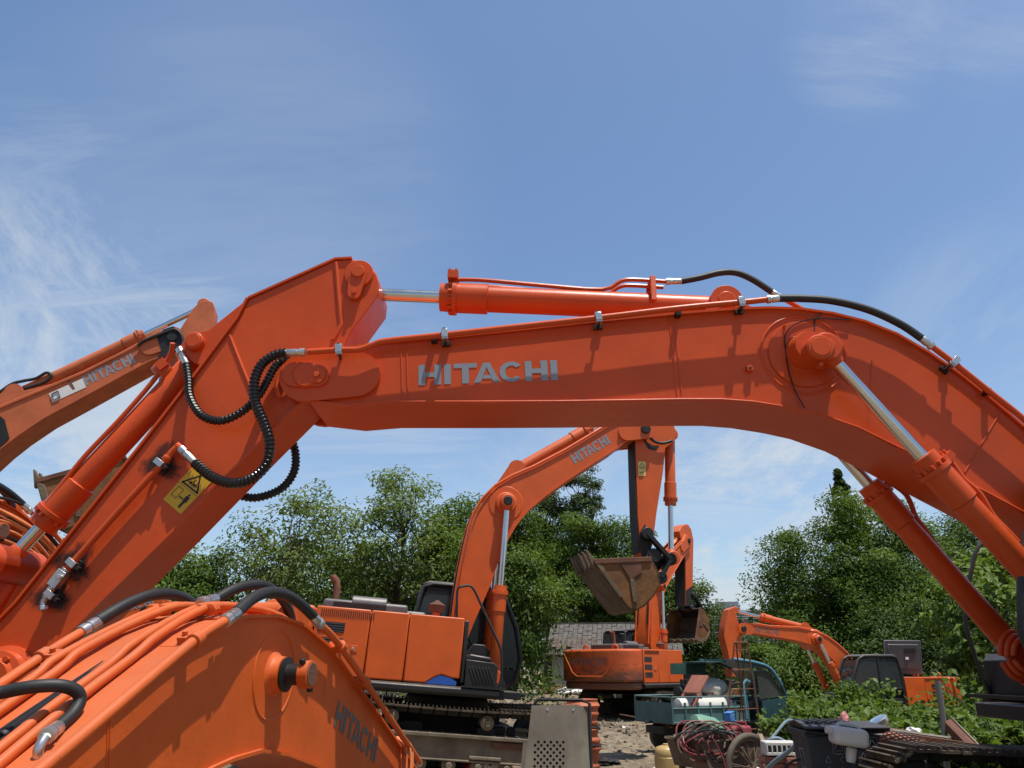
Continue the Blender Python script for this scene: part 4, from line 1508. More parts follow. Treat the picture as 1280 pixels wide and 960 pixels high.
excavator('excavator', 'faded grimy orange excavator boom with a white sticker beside its lettering, at the upper left', FGm, GRP, PAINT_OLD, PAINT_OLD,
          FGm.path2(topG, yg), FGm.path2(botG, yg), 0.68, ((pG(216, 422), 0.23), (pG(188, 433), 0.2)), FGm.path2(armG, -0.22), 0.44,
          {'boom': (pG(-34, 562, -0.5), pG(-80, 760, -0.5), 0.55), 'arm': (pG(256, 383, 0), pG(22, 494, 0), 0.66)}, bucket_path=[pG(x - 14, y - 4, -0.65) for x, y in bkG], bucket_hinge=pG(180, 590, 0),
          text_line=(pG(108, 482), pG(170, 453), 0.23), undercx=-0.3, pinr=0.8)
rG = [o for o in bpy.data.objects if o.parent is None and o.get('category') == 'excavator'][-1]
boomG = [o for o in rG.children if o.name.startswith('boom') and 'cyl' not in o.name][0]
mb = MB()
mb.prism([FGm.pt(x, y, yg - 0.004) for x, y in ((61, 492), (103, 473), (108, 484), (66, 503))], (0, -0.003, 0), WHITEP)
st = mb.build('white_sticker', boomG)
mb = MB()
q = [FGm.pt(x, y, yg - 0.012) for x, y in ((64.5, 492.5), (72.5, 488.7), (75.5, 496.5), (67.2, 500.3))]
for i in range(4):
    mb.bar(q[i], q[(i + 1) % 4], 0.004, 0.035, INK, up=(0, 1, 0))
mb.build('square_mark', st)
mb = MB()
mb.plate(FGm.path2([(84, 474), (89, 477), (94, 486), (91, 487), (86, 480)], yg), yg - 0.008, yg - 0.012, RUST)
mb.build('scrape', st)
mb = MB()
mb.plate(FGm.path2([(197, 424), (205, 413), (217, 409), (228, 418), (229, 430), (218, 436), (207, 445), (196, 452), (203, 440)], yg), yg - 0.052, yg - 0.058, GREASE)
mb.build('grease_patch', boomG)
mb = MB()
mb.plate(FGm.path2([(0, 520), (6, 525), (12, 548), (0, 560), (-20, 560)], yg), yg - 0.002, yg - 0.02, GREASE)
mb.build('grease_patch', boomG)
hose(boomG, 'hose', FGm.path([(172, 432), (180, 426), (205, 416), (218, 412), (226, 418), (228, 430), (220, 440)], yg - 0.08), 0.035, RUBBER)
hose(boomG, 'hose', FGm.path([(-20, 502), (0, 490), (15, 480), (30, 476), (45, 473), (58, 466), (64, 470), (55, 478), (30, 486)], yg + 0.2), 0.033, RUBBER)

# ================================================================== lowered boom in the foreground and its twin behind
hE = 79.1
nE = V((math.sin(rad(hE)), -math.cos(rad(hE)), 0))
wE = 0.62
E0 = V((-2.03, 3.6, 0)) - nE * wE / 2
FE = Frame(E0.x, E0.y, 0, hE)
ye = -wE / 2
topEpx = [(40, 962), (60, 945), (110, 903), (150, 869), (200, 828), (240, 799), (270, 784), (305, 773), (345, 772), (378, 784), (410, 811), (440, 853), (472, 897), (502, 940)]
botEpx = [(215, 985), (265, 957), (290, 946), (325, 936), (357, 941), (400, 958), (428, 982)]
tE, bE = FE.path2(topEpx, ye), FE.path2(botEpx, ye)
d0 = (V(tE[1]) - V(tE[0])).normalized()
tE = [tuple(V(tE[0]) - d0 * 1.75 - V((0, 0.12))), tuple(V(tE[0]) - d0 * 0.9)] + tE
dn = (V(tE[-1]) - V(tE[-3])).normalized()
tE += [tuple(V(tE[-1]) + dn * 0.5)]
d1 = (V(bE[0]) - V(bE[1])).normalized()
bE = [tuple(V(tE[0]) + V((0.12, -0.36))), tuple(V(tE[1]) + V((0.1, -0.62)))] + [tuple(V(bE[0]) + d1 * 0.5)] + bE
bE += [tuple(V(tE[-3]) + V((-0.25, -0.58))), tuple(V(tE[-1]) + V((-0.15, -0.36)))]
TE = [V((p.x, p.y)) for p in (q.to_2d() for q in cr([V((p[0], p[1], 0)) for p in tE], 10))]
cumE = [0.0]
for a, b in zip(TE, TE[1:]):
    cumE.append(cumE[-1] + (b - a).length)


def on_top(s, y, h):
    """point above the top plate: s metres along it from the foot"""
    s = max(0.0, min(cumE[-1] - 1e-4, s))
    i = max(k for k in range(len(cumE)) if cumE[k] <= s)
    i = min(i, len(TE) - 2)
    t = (TE[i + 1] - TE[i]).normalized()
    p = TE[i] + t * (s - cumE[i])
    n = V((-t.y, t.x))
    p = p + n * h
    return V((p.x, y, p.y))


def s_of(px, py):
    q = V(FE.xz(px, py, ye))
    return cumE[min(range(len(TE)), key=lambda k: (TE[k] - q).length)]


sPk = s_of(310, 772)
sTip = cumE[-1]


def low_boom(parent, first):
    mb = MB()
    mb.plate(tE + list(reversed(bE)), -wE / 2, wE / 2, PAINT_E)
    flange(mb, tE, bE[4], 0.022, -wE / 2 - 0.03, wE / 2 + 0.03, PAINT_E)
    flange(mb, bE, tE[6], 0.022, -wE / 2 - 0.03, wE / 2 + 0.03, PAINT_E)
    for e in (0, -1):
        c = (V(tE[e]) + V(bE[e])) / 2
        mb.cyl((c.x, -wE / 2 - 0.06, c.y), (c.x, wE / 2 + 0.06, c.y), 0.2, PAINT_E, 28)
    B = mb.build('boom' if parent else 'excavator_boom', parent)
    c = FE.xz(343, 843, ye)
    mb = MB()
    mb.tube([V((p[0], ye, p[1])) for p in arc(c[0], c[1], 0.29, 0, 360, 40)][:-1], 0.008, PAINT_E, 6, closed=True)
    mb.lathe((c[0], ye, c[1]), (c[0], ye - 0.2, c[1]), [(0, 0.15), (0.012, 0.13), (0.03, 0.12), (0.075, 0.115), (0.08, 0.09)], PAINT_E, 32)
    mb.build('pin_boss', B)
    mb = MB()
    mb.lathe((c[0], ye - 0.08, c[1]), (c[0], ye - 0.4, c[1]), [(0, 0.108), (0.015, 0.115), (0.025, 0.07), (0.16, 0.07)], GREASE, 24)
    mb.lathe((c[0], ye - 0.195, c[1]), (c[0], ye - 0.28, c[1]), [(0, 0.075), (0.008, 0.09), (0.078, 0.09), (0.08, 0.078)], PAINT_E, 24)
    mb.lathe((c[0], ye - 0.273, c[1]), (c[0], ye - 0.282, c[1]), [(0, 0.077), (0.009, 0.074)], RUST, 24)
    mb.cyl((c[0] - 0.06, ye - 0.23, c[1] + 0.07), (c[0] - 0.07, ye - 0.23, c[1] + 0.10), 0.022, GREASE, 8)
    mb.cyl((c[0] + 0.04, ye - 0.25, c[1] - 0.08), (c[0] + 0.045, ye - 0.25, c[1] - 0.11), 0.022, GREASE, 8)
    mb.build('bare_pin', B)
    for p, q in (((135, 893), (133, 960)), ((138, 893), (136, 960)), ((408, 830), (405, 875)), ((442, 865), (438, 900))):
        mb = MB()
        mb.tube([FE.pt(*p, ye), FE.pt(*q, ye)], 0.006, PAINT_E, 6)
        mb.build('weld_seam', B)
    # lettering near the far end
    a, b = FE.pt(417, 907, ye - 0.004), FE.pt(465, 951, ye - 0.004)
    u = (b - a).normalized()
    v = V((-u.z, 0, u.x))
    v = v if v.z > 0 else -v
    mb = MB()
    letters(mb, 'HITACHI', a, u, v, 0.2, DECALD, (b - a).length / (UNITS * 0.93 * 0.2))
    mb.build('lettering', B)

    def line(pts, r, m=PAINT_E, n=8, nm='pipe', sm=5):
        mb = MB()
        P = [on_top(*p) for p in pts]
        mb.tube(cr(P, sm) if sm else P, r, m, n)
        return mb.build(nm, B)
    # outer pipe, hose over the crest, outer pipe again, on both edges
    for sy in (-1, 1):
        y = sy * 0.40
        s1 = sPk - 0.42 if sy < 0 else sPk - 0.62
        line([(0.2, y, 0.03), (1.2, y, 0.03), (2.0, y, 0.03), (s1 - 0.3, y, 0.035), (s1, y, 0.045)], 0.03, n=12)
        hl = 1.35
        P = [on_top(s1 + 0.14, y, 0.07)] + [on_top(s1 + 0.14 + (hl - 0.28) * t, y * (1 - 0.1 * math.sin(math.pi * t)), 0.07 + 0.09 * math.sin(math.pi * t)) for t in (0.2, 0.4, 0.6, 0.8)] + [on_top(s1 + hl - 0.14, y, 0.07)]
        hose(B, 'hose', P, 0.038, RUBBER, n=12)
        s2 = s1 + hl
        line([(s2, y, 0.045), (s2 + 0.3, y, 0.035), (s2 + 0.9, y, 0.035), (sTip - 0.15, y, 0.03)], 0.028, n=12)
        for a_, b_ in ((on_top(s1, y, 0.045), on_top(s1 + 0.16, y, 0.07)), (on_top(s2, y, 0.045), on_top(s2 - 0.16, y, 0.07))):
            mb = MB()
            fitting(mb, a_, b_, 0.033)
            mb.build('hose_fitting', B)
        for s in (0.9, s1 - 0.28, s2 + 0.45, s2 + 1.1):
            mb = MB()
            p, q = on_top(s, y, 0.035), on_top(s + 0.1, y, 0.035)
            d = (q - p).normalized()
            nn = V((-d.z, 0, d.x))
            nn = nn if nn.z > 0 else -nn
            R = Matrix((d, V((0, 1, 0)), nn)).transposed()
            mb.lathe(p - d * 0.035, p + d * 0.035, [(0, 0.036), (0.005, 0.044), (0.065, 0.044), (0.07, 0.036)], PAINT_E, 14)
            mb.box(p - V((0, sy * 0.065, 0)), (0.075, 0.06, 0.05), PAINT_E, R)
            mb.cyl(p - V((0, sy * 0.065, 0)), p - V((0, sy * 0.065, 0)) + nn * 0.05, 0.017, PAINT_E, 6)
            mb.box(on_top(s, sy * 0.30, 0.012), (0.11, 0.18, 0.016), PAINT_E, R)
            mb.build('clamp', B, 0.004)
    # two pairs of long pipes on the plate
    for ys in ((-0.185, -0.105), (0.15, 0.23)):
        for k, y in enumerate(ys):
            kink = sPk - (0.95 if ys[0] < 0 else 1.1) - 0.08 * k
            line([(0.1, y, 0.05), (kink - 0.7, y, 0.05), (kink, y, 0.05), (kink + 0.22, y, 0.07), (sPk - 0.25, y * 0.8, 0.085), (sPk + 0.15, y * 0.8, 0.07), (sPk + 0.7, y, 0.05), (sPk + 1.4, y, 0.05)], 0.026, n=12, sm=4)
        for s in (1.25, sPk - 0.2):
            mb = MB()
            for y in ys:
                p, q = on_top(s, y, 0.05 if s < 2 else 0.078), on_top(s + 0.1, y, 0.05 if s < 2 else 0.078)
                d = (q - p).normalized()
                mb.lathe(p - d * 0.03, p + d * 0.03, [(0, 0.034), (0.004, 0.042), (0.025, 0.042), (0.03, 0.034), (0.035, 0.042), (0.056, 0.042), (0.06, 0.034)], PAINT_E, 6)
            mb.bar(on_top(s, ys[0] - 0.06, 0.018), on_top(s, ys[1] + 0.06, 0.018), 0.06, 0.012, PAINT_E)
            mb.build('pipe_bracket', B, 0.003)
    for k, y in enumerate((-0.035, -0.012, 0.012)):
        line([(0.1, y, 0.02), (0.9, y + 0.015 * math.sin(k * 2), 0.03), (1.5, y, 0.02), (2.0, y + 0.01 * k, 0.035), (2.5, y, 0.02), (sPk - 0.4, y, 0.03), (sPk, y, 0.05)], 0.011, INK, 6, 'cable')
    for s in (1.15, 2.0):
        mb = MB()
        p, q = on_top(s, -0.012, 0.03), on_top(s + 0.04, -0.012, 0.03)
        mb.cyl(p, q, 0.034, INK, 10)
        mb.build('cable_tie', B)
    # arm cylinder lying along the falling part, with the hoses that feed it
    p, q = on_top(sPk + 0.95, 0.05, 0.16), on_top(sTip + 0.1, 0.05, 0.14)
    d = (q - p).normalized()
    mb = MB()
    mb.lathe(p, q, [(0, 0.1), (0.02, 0.12), (0.9, 0.12), (0.91, 0.145), (1.05, 0.145), (1.06, 0.1), (1.07, 0.06), ((q - p).length, 0.06)], PAINT_E, 24)
    for y in (-0.12, 0.22):
        mb.plate([(p.x - 0.28, p.z - 0.12), (p.x - 0.1, p.z + 0.08), (p.x + 0.08, p.z + 0.06), (p.x + 0.2, p.z - 0.32)], y - 0.02, y + 0.02, PAINT_E)
    mb.cyl((p.x, -0.15, p.z), (p.x, 0.25, p.z), 0.07, PAINT_E, 16)
    mb.build('arm_cylinder', B, 0.004)
    hose(B, 'hose', [on_top(sPk + 0.1, -0.02, 0.12), on_top(sPk + 0.3, -0.06, 0.2), on_top(sPk + 0.55, -0.12, 0.24), on_top(sPk + 0.8, -0.16, 0.16), on_top(sPk + 0.95, -0.16, 0.05)], 0.036, RUBBER, n=12)
    for a_, b_, m_ in ((on_top(sPk - 0.05, -0.0, 0.1), on_top(sPk + 0.1, -0.02, 0.12), STEEL), (on_top(sPk + 1.08, -0.16, 0.03), on_top(sPk + 0.95, -0.16, 0.05), PAINT_E)):
        mb = MB()
        fitting(mb, a_, b_, 0.033, m_)
        mb.build('hose_fitting', B)
    if first:
        # loose hose with a bare steel elbow
        lh = [FE.pt(x_, y_, l_) for x_, y_, l_ in ((-40, 872, 0.10), (0, 866, 0.02), (37, 859, -0.09), (72, 857, -0.18), (94, 863, -0.225), (100, 875, -0.24), (91, 892, -0.25), (73, 909, -0.26))]
        hose(B, 'hose', lh, 0.030, RUBBER, n=12)
        ft = [FE.pt(x_, y_, -0.30) for x_, y_ in ((57, 921), (49, 934), (48, 945), (52, 955), (53, 962))]
        mb = MB()
        fitting(mb, ft[0], lh[-1], 0.029)
        mb.tube(cr(ft[:4], 5), 0.022, STEEL, 10)
        mb.cyl(ft[3], ft[4], 0.034, STEEL, 6)
        mb.build('elbow_fitting', B)
        # bundle of orange cords hanging at the far end
        rn = random.Random(4)
        mb = MB()
        for k in range(12):
            o = V((rn.uniform(-0.08, 0.08), rn.uniform(-0.06, 0.06), 0))
            P = [on_top(sTip - 0.62, ye + 0.05, 0.1) + o * 0.5, on_top(sTip - 0.55, ye - 0.05, 0.05) + o, on_top(sTip - 0.5, ye - 0.09, -0.15) + o, on_top(sTip - 0.48, ye - 0.07, -0.42) + o * 1.4]
            mb.tube(cr(P, 4), 0.008, ORWIRE, 5)
        mb.build('cord_bundle', B)
    return B


boomE = low_boom(None, True)
boomE.matrix_world = FE.M
boomE.location, boomE.rotation_euler = FE.M.to_translation(), FE.M.to_euler()
tag(boomE, 'lowered orange boom in the near corner with rows of pipes and a bare black pin', 'excavator boom')

# twin: boom of a machine parked further left
pkL = on_top(sPk, ye, 0)
MH = Matrix.Translation(V((-6.0, 8.2, 3.36))) @ Matrix.Rotation(rad(79), 4, 'Z') @ Matrix.Rotation(rad(4.0), 4, 'Y') @ Matrix.Translation(-pkL)
foot = MH @ V((tE[0][0] - 0.0, 0, (tE[0][1] + bE[0][1]) / 2))
FH = Frame(foot.x - 0.15 * math.cos(rad(79)), foot.y - 0.15, foot.z - 1.75, 79)
rootH = thing('excavator', 'orange excavator at the left edge with a curved boom top covered in orange hoses', 'excavator', M=FH.M, group=GRP)
undercarriage(rootH, -0.3)
house(rootH, PAINT_E, PAINT_E, decal=False)
bH = low_boom(rootH, False)
bH.matrix_local = FH.Mi @ MH
rn = random.Random(9)
mb = MB()
for k in range(9):
    y = ye - 0.07 - 0.006 * (k % 3)
    hh_ = -0.02 - 0.05 * k + rn.uniform(-0.03, 0.03)
    P = [on_top(sPk - 0.9, y + 0.1, 0.1), on_top(sPk - 0.3, y + 0.02, 0.06 + 0.3 * hh_), on_top(sPk + 0.2, y, hh_ + rn.uniform(0, 0.05)), on_top(sPk + 0.8, y - 0.03 - rn.uniform(0, 0.05), hh_ + rn.uniform(-0.06, 0.1)), on_top(sPk + 1.4, y, hh_ * 0.8), on_top(sPk + 2.0, y, hh_)]
    mb.tube(cr(P, 5), 0.018, ORWIRE if k % 4 else INK, 6)
mb.build('hose_bundle', bH)

# low boom nose of a further machine, showing behind the foreground pipes
FI = Frame(*at_depth(150, 760, 9.6).to_2d(), 0, 14)
ti = FI.path2([(205, 756), (206, 747), (198, 741.5), (180, 742), (162, 748), (130, 766), (90, 792), (50, 830)], 0)
bi = FI.path2([(204, 770), (196, 784), (170, 800), (140, 820), (110, 850), (80, 880)], 0)
mb = MB()
mb.plate(ti + list(reversed(bi)), 0, 0.6, PAINT_E)
oI = mb.build('excavator_boom', None, 0.02)
oI.location, oI.rotation_euler = FI.M.to_translation(), FI.M.to_euler()
tag(oI, 'round-nosed orange boom end with grey letters, half hidden behind the foreground pipes', 'excavator boom')
mb = MB()
a, b = FI.pt(143, 770, -0.004), FI.pt(192, 754, -0.004)
u = (b - a).normalized()
v = V((-u.z, 0, u.x))
v = v if v.z > 0 else -v
letters(mb, 'HITACHI', a, u, v, (b - a).length / UNITS / 1.1, DECAL, 1.1)
mb.build('lettering', oI)
c_ = FI.xz(198, 752, 0)
mb = MB()
mb.cyl((c_[0] - 0.12, -0.03, c_[1] - 0.12), (c_[0] - 0.12, 0.63, c_[1] - 0.12), 0.07, GREASE, 16)
mb.build('pin', oI)

# ================================================================== sky and sun
SUN = V((0.20, -0.20, 1.0)).normalized()
sd = bpy.data.lights.new('sun', 'SUN')
sd.energy, sd.angle, sd.color = 4.9, rad(0.53), (1.0, 0.955, 0.88)
so = bpy.data.objects.new('sun', sd)
COL.objects.link(so)
so.rotation_euler = SUN.to_track_quat('Z', 'Y').to_euler()
so.location = (3, -3, 20)
w = bpy.data.worlds.new('World')
scene.world = w
w.use_nodes = True
t = w.node_tree
bg = t.nodes['Background']
sky = N(t, 'ShaderNodeTexSky', sky_type='NISHITA')
sky.sun_disc = False
sky.sun_elevation = math.asin(SUN.z)
sky.sun_rotation = math.atan2(SUN.x, SUN.y)
sky.altitude, sky.air_density, sky.dust_density, sky.ozone_density = 50, 1.0, 1.6, 2.0
tc = N(t, 'ShaderNodeTexCoord')
sep = N(t, 'ShaderNodeSeparateXYZ')
t.links.new(tc.outputs['Generated'], sep.inputs[0])


def wmath(op, a, b=None, clamp=False):
    n = N(t, 'ShaderNodeMath', operation=op, use_clamp=clamp)
    for i, v in enumerate((a, b)):
        if v is None:
            continue
        if isinstance(v, (int, float)):
            n.inputs[i].default_value = v
        else:
            t.links.new(v, n.inputs[i])
    return n.outputs[0]


zz = wmath('ADD', wmath('MAXIMUM', sep.outputs['Z'], 0.0), 0.22)
cx_, cy_ = wmath('DIVIDE', sep.outputs['X'], zz), wmath('DIVIDE', sep.outputs['Y'], zz)
cmb = N(t, 'ShaderNodeCombineXYZ')
t.links.new(cx_, cmb.inputs[0])
t.links.new(cy_, cmb.inputs[1])


def cloud_layer(rot, scale, loc, nscale, detail, dist, lo, hi):
    mp = N(t, 'ShaderNodeMapping')
    mp.inputs['Rotation'].default_value = (0, 0, rad(rot))
    mp.inputs['Scale'].default_value = scale
    mp.inputs['Location'].default_value = loc
    t.links.new(cmb.outputs[0], mp.inputs['Vector'])
    n = noise_node(t, nscale, detail, 0.72, mp.outputs[0], dist)
    r = N(t, 'ShaderNodeMapRange', interpolation_type='SMOOTHSTEP')
    r.inputs[1].default_value, r.inputs[2].default_value = lo, hi
    t.links.new(n.outputs['Fac'], r.inputs[0])
    return r.outputs[0]


wisp = cloud_layer(38, (0.55, 2.2, 1), (3.1, 0.7, 0), 1.5, 10, 0.8, 0.38, 0.70)
big = cloud_layer(20, (0.8, 1.0, 1), (1.3, 4.2, 0), 0.75, 6, 0.5, 0.30, 0.62)
low = cloud_layer(8, (1.25, 0.62, 1), (7.7, 2.2, 0), 1.5, 10, 0.5, 0.36, 0.60)


def bank(px, py, inner, outer, amount):
    """a patch of sky around one direction"""
    d = sight(px, py).normalized()
    n = N(t, 'ShaderNodeVectorMath', operation='DOT_PRODUCT')
    t.links.new(tc.outputs['Generated'], n.inputs[0])
    n.inputs[1].default_value = d
    r = N(t, 'ShaderNodeMapRange', interpolation_type='SMOOTHSTEP')
    r.inputs[1].default_value, r.inputs[2].default_value = math.cos(rad(outer)), math.cos(rad(inner))
    r.inputs[4].default_value = amount
    t.links.new(n.outputs['Value'], r.inputs[0])
    return r.outputs[0]


hor = N(t, 'ShaderNodeMapRange', interpolation_type='SMOOTHSTEP')
hor.inputs[1].default_value, hor.inputs[2].default_value = 0.50, 0.05
hor.inputs[3].default_value, hor.inputs[4].default_value = 0.0, 1.0
t.links.new(sep.outputs['Z'], hor.inputs[0])
f = wmath('MULTIPLY', hor.outputs[0], 0.23)
for px_, py_, a_, b_, k_, layer in ((40, 480, 4, 16, 0.80, low), (120, 360, 2, 13, 0.62, wisp), (330, 260, 4, 18, 0.20, big), (60, 215, 1, 7, 0.32, wisp), (955, 690, 4, 13, 1.0, low), (900, 552, 2, 9, 0.75, wisp),
                                    (420, 560, 4, 15, 0.45, wisp), (1090, 45, 1, 6, 0.40, wisp), (1250, 430, 3, 10, 0.22, low), (1245, 30, 1, 5, 0.25, wisp), (-500, 560, 10, 26, 0.5, low), (2000, 640, 10, 30, 0.5, low), (700, 640, 4, 14, 0.35, low)):
    f = wmath('MAXIMUM', f, wmath('MULTIPLY', bank(px_, py_, a_, b_, k_), wmath('ADD', wmath('MULTIPLY', layer, 0.88), 0.12)), True)
base = mixc(t, 1.0, sky.outputs[0], (1.45, 1.60, 1.70), 'MULTIPLY')
skyc = mixc(t, f, base, (6.4, 7.1, 7.7))
# zenith and the sky behind the camera dimmed to cut ambient fill
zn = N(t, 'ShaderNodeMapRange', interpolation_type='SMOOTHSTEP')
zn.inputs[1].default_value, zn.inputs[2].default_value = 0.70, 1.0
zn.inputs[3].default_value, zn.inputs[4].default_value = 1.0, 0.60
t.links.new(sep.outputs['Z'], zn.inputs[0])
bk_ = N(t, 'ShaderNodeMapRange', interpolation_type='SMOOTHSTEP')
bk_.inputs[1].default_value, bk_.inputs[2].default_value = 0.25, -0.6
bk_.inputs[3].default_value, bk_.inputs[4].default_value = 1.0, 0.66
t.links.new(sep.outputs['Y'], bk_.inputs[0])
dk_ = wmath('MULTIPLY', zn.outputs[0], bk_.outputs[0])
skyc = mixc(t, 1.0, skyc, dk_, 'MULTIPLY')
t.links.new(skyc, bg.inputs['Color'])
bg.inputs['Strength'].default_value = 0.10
vs_ = scene.view_settings
vs_.view_transform, vs_.look, vs_.exposure, vs_.gamma = 'Standard', 'None', 0, 1

# ================================================================== ground


def ground_z(x, y):
    z = 0.0
    # rubble ridge in front of the shed, dip behind the weeds on the right
    z += 1.05 * math.exp(-(((x + 1.5) / 2.2) ** 2 + ((y - 23.5) / 2.6) ** 2))
    z += 0.6 * math.exp(-(((x - 2.0) / 2.2) ** 2 + ((y - 33) / 3.0) ** 2))
    sg = lambda q: 1 / (1 + math.exp(-max(-40.0, min(40.0, q))))
    s = sg((x - 8.0) * 0.9) * sg((y - 22.0) * 0.6)
    z -= 1.05 * s
    z += 0.35 * math.exp(-(((x - 6.5) / 2.5) ** 2 + ((y - 12.5) / 3) ** 2))
    n = noise.noise(V((x * 0.35, y * 0.35, 0.3))) * 0.10 + noise.noise(V((x * 1.3, y * 1.3, 4.1))) * 0.045 + noise.noise(V((x * 4.1, y * 4.1, 2.2))) * 0.02
    m = math.exp(-(((x + 1.4) / 2.5) ** 2 + ((y - 23.5) / 3) ** 2))
    n += m * (abs(noise.noise(V((x * 2.2, y * 2.2, 7)))) * 0.35 + abs(noise.noise(V((x * 6, y * 6, 1)))) * 0.12)
    far = max(0.0, 1 - max(0.0, math.hypot(x, y - 20) - 25) / 20)
    return z * (far if far > 0 else 0) + n * far - 0.02 - (0.0 if far > 0 else 0.0)


def ground():
    def axis(lo, hi, a, b, step):
        core = list(np.arange(a, b, step))
        out, x, s = [], a, step
        while x > lo:
            s *= 1.35
            x -= s
            out.insert(0, x)
        top_, x, s = [], b, step
        while x < hi:
            s *= 1.35
            x += s
            top_.append(x)
        return out + core + [b] + top_
    xs = axis(-900, 900, -9, 15, 0.13)
    ys = axis(-300, 1500, 9, 36, 0.13)
    vs = [(x, y, ground_z(x, y)) for y in ys for x in xs]
    nx = len(xs)
    fs = [(j * nx + i, j * nx + i + 1, (j + 1) * nx + i + 1, (j + 1) * nx + i) for j in range(len(ys) - 1) for i in range(nx - 1)]
    m, t2, b2 = nt('dry_trampled_mud')
    tc2 = N(t2, 'ShaderNodeTexCoord')
    co = tc2.outputs['Object']
    n1 = noise_node(t2, 0.35, 8, 0.65, co, 0.3)
    c1 = ramp(t2, n1.outputs['Fac'], [(0.32, (0.15, 0.115, 0.08)), (0.5, (0.28, 0.225, 0.16)), (0.68, (0.40, 0.33, 0.24))]).outputs['Color']
    n2 = noise_node(t2, 4.5, 8, 0.72, co)
    c2 = ramp(t2, n2.outputs['Fac'], [(0.34, (0.5, 0.5, 0.5)), (0.62, (1.15, 1.12, 1.06))]).outputs['Color']
    c3 = mixc(t2, 1.0, c1, c2, 'MULTIPLY')
    n3 = noise_node(t2, 0.9, 5, 0.6, co, 1.2)
    f3 = ramp(t2, n3.outputs['Fac'], [(0.60, (0, 0, 0)), (0.70, (0.65, 0.65, 0.65))]).outputs['Color']
    c4 = mixc(t2, f3, c3, (0.055, 0.05, 0.042))
    t2.links.new(c4, b2.inputs['Base Color'])
    b2.inputs['Roughness'].default_value = 0.95
    b2.inputs['Specular IOR Level'].default_value = 0.2
    n4 = noise_node(t2, 11, 9, 0.72, co)
    bp = N(t2, 'ShaderNodeBump')
    bp.inputs['Strength'].default_value = 0.9
    bp.inputs['Distance'].default_value = 0.06
    t2.links.new(n4.outputs['Fac'], bp.inputs['Height'])
    t2.links.new(bp.outputs[0], b2.inputs['Normal'])
    mb = MB()
    mb.add(vs, fs, m)
    o = mb.build('ground', None, sharp=80)
    tag(o, kind='structure')


ground()


def rocks():
    rn = random.Random(2)
    base = [V(v_) for v_ in ((1, 0, 0), (-1, 0, 0), (0, 1, 0), (0, -1, 0), (0, 0, 1), (0, 0, -1))]
    fcs = [(0, 2, 4), (2, 1, 4), (1, 3, 4), (3, 0, 4), (2, 0, 5), (1, 2, 5), (3, 1, 5), (0, 3, 5)]
    ms = [surf('rubble_tan', (0.24, 0.19, 0.13), 0.95, var=0.5, vscale=1.5, bump=0.4), surf('rubble_grey', (0.20, 0.19, 0.17), 0.95, var=0.5, vscale=1.5), surf('rubble_brick', (0.26, 0.11, 0.07), 0.95, var=0.4, vscale=1.5), surf('rubble_pale', (0.5, 0.48, 0.44), 0.9, var=0.3)]
    mb = MB()
    for i in range(3600):
        if i < 2000:
            x, y = rn.gauss(-1.4, 2.1), rn.gauss(23.0, 1.7)
            s = abs(rn.gauss(0, 0.05)) + 0.02
        else:
            x, y = rn.uniform(-5, 6), rn.uniform(12.5, 30)
            s = abs(rn.gauss(0, 0.03)) + 0.012
        R = Matrix.Rotation(rn.uniform(0, 6.3), 3, V((rn.random(), rn.random(), rn.random() + 0.1)))
        sc = V((s * rn.uniform(0.7, 1.5), s * rn.uniform(0.7, 1.3), s * rn.uniform(0.4, 0.9)))
        c = V((x, y, ground_z(x, y) + s * 0.15))
        mb.add([c + R @ V((p.x * sc.x, p.y * sc.y, p.z * sc.z)) * rn.uniform(0.75, 1.25) for p in base], fcs, ms[0] if rn.random() < 0.9 else rn.choice(ms))
    o = mb.build('rubble', None, sharp=10)
    tag(o, 'loose stones and clods strewn over the yard and its rubble ridge', 'rubble', kind='stuff')


rocks()

# ================================================================== vegetation


def leaf_mesh(name, cen, nrm, size, tint, mat, parent, droop=0.25, rng=None, aspect=0.45):
    """one mesh of small folded leaves: two triangles each side of the midrib"""
    n = len(cen)
    up = nrm / np.linalg.norm(nrm, axis=1, keepdims=True)
    r = rng.normal(size=(n, 3))
    ax = np.cross(up, r)
    ax /= np.linalg.norm(ax, axis=1, keepdims=True) + 1e-9
    side = np.cross(up, ax)
    s = size[:, None]
    base = cen - ax * s * 0.5
    tip = cen + ax * s * 0.5 - np.array([0, 0, 1.0]) * s * droop
    l = cen + side * s * aspect * 0.5 + up * s * 0.08
    rr = cen - side * s * aspect * 0.5 + up * s * 0.08
    co = np.stack([base, l, tip, rr], axis=1).reshape(-1, 3)
    me = bpy.data.meshes.new(name)
    me.vertices.add(4 * n)
    me.vertices.foreach_set('co', co.ravel())
    me.loops.add(6 * n)
    idx = np.arange(n)[:, None] * 4 + np.array([[0, 2, 1, 0, 3, 2]])
    me.loops.foreach_set('vertex_index', idx.ravel().astype(np.int32))
    me.polygons.add(2 * n)
    me.polygons.foreach_set('loop_start', np.arange(0, 6 * n, 3, dtype=np.int32))
    me.materials.append(mat)
    at_ = me.attributes.new('tint', 'FLOAT', 'POINT')
    at_.data.foreach_set('value', np.repeat(np.clip(tint, 0, 1), 4))
    me.update()
    me.validate()
    o = bpy.data.objects.new(name, me)
    COL.objects.link(o)
    o.parent = parent
    return o


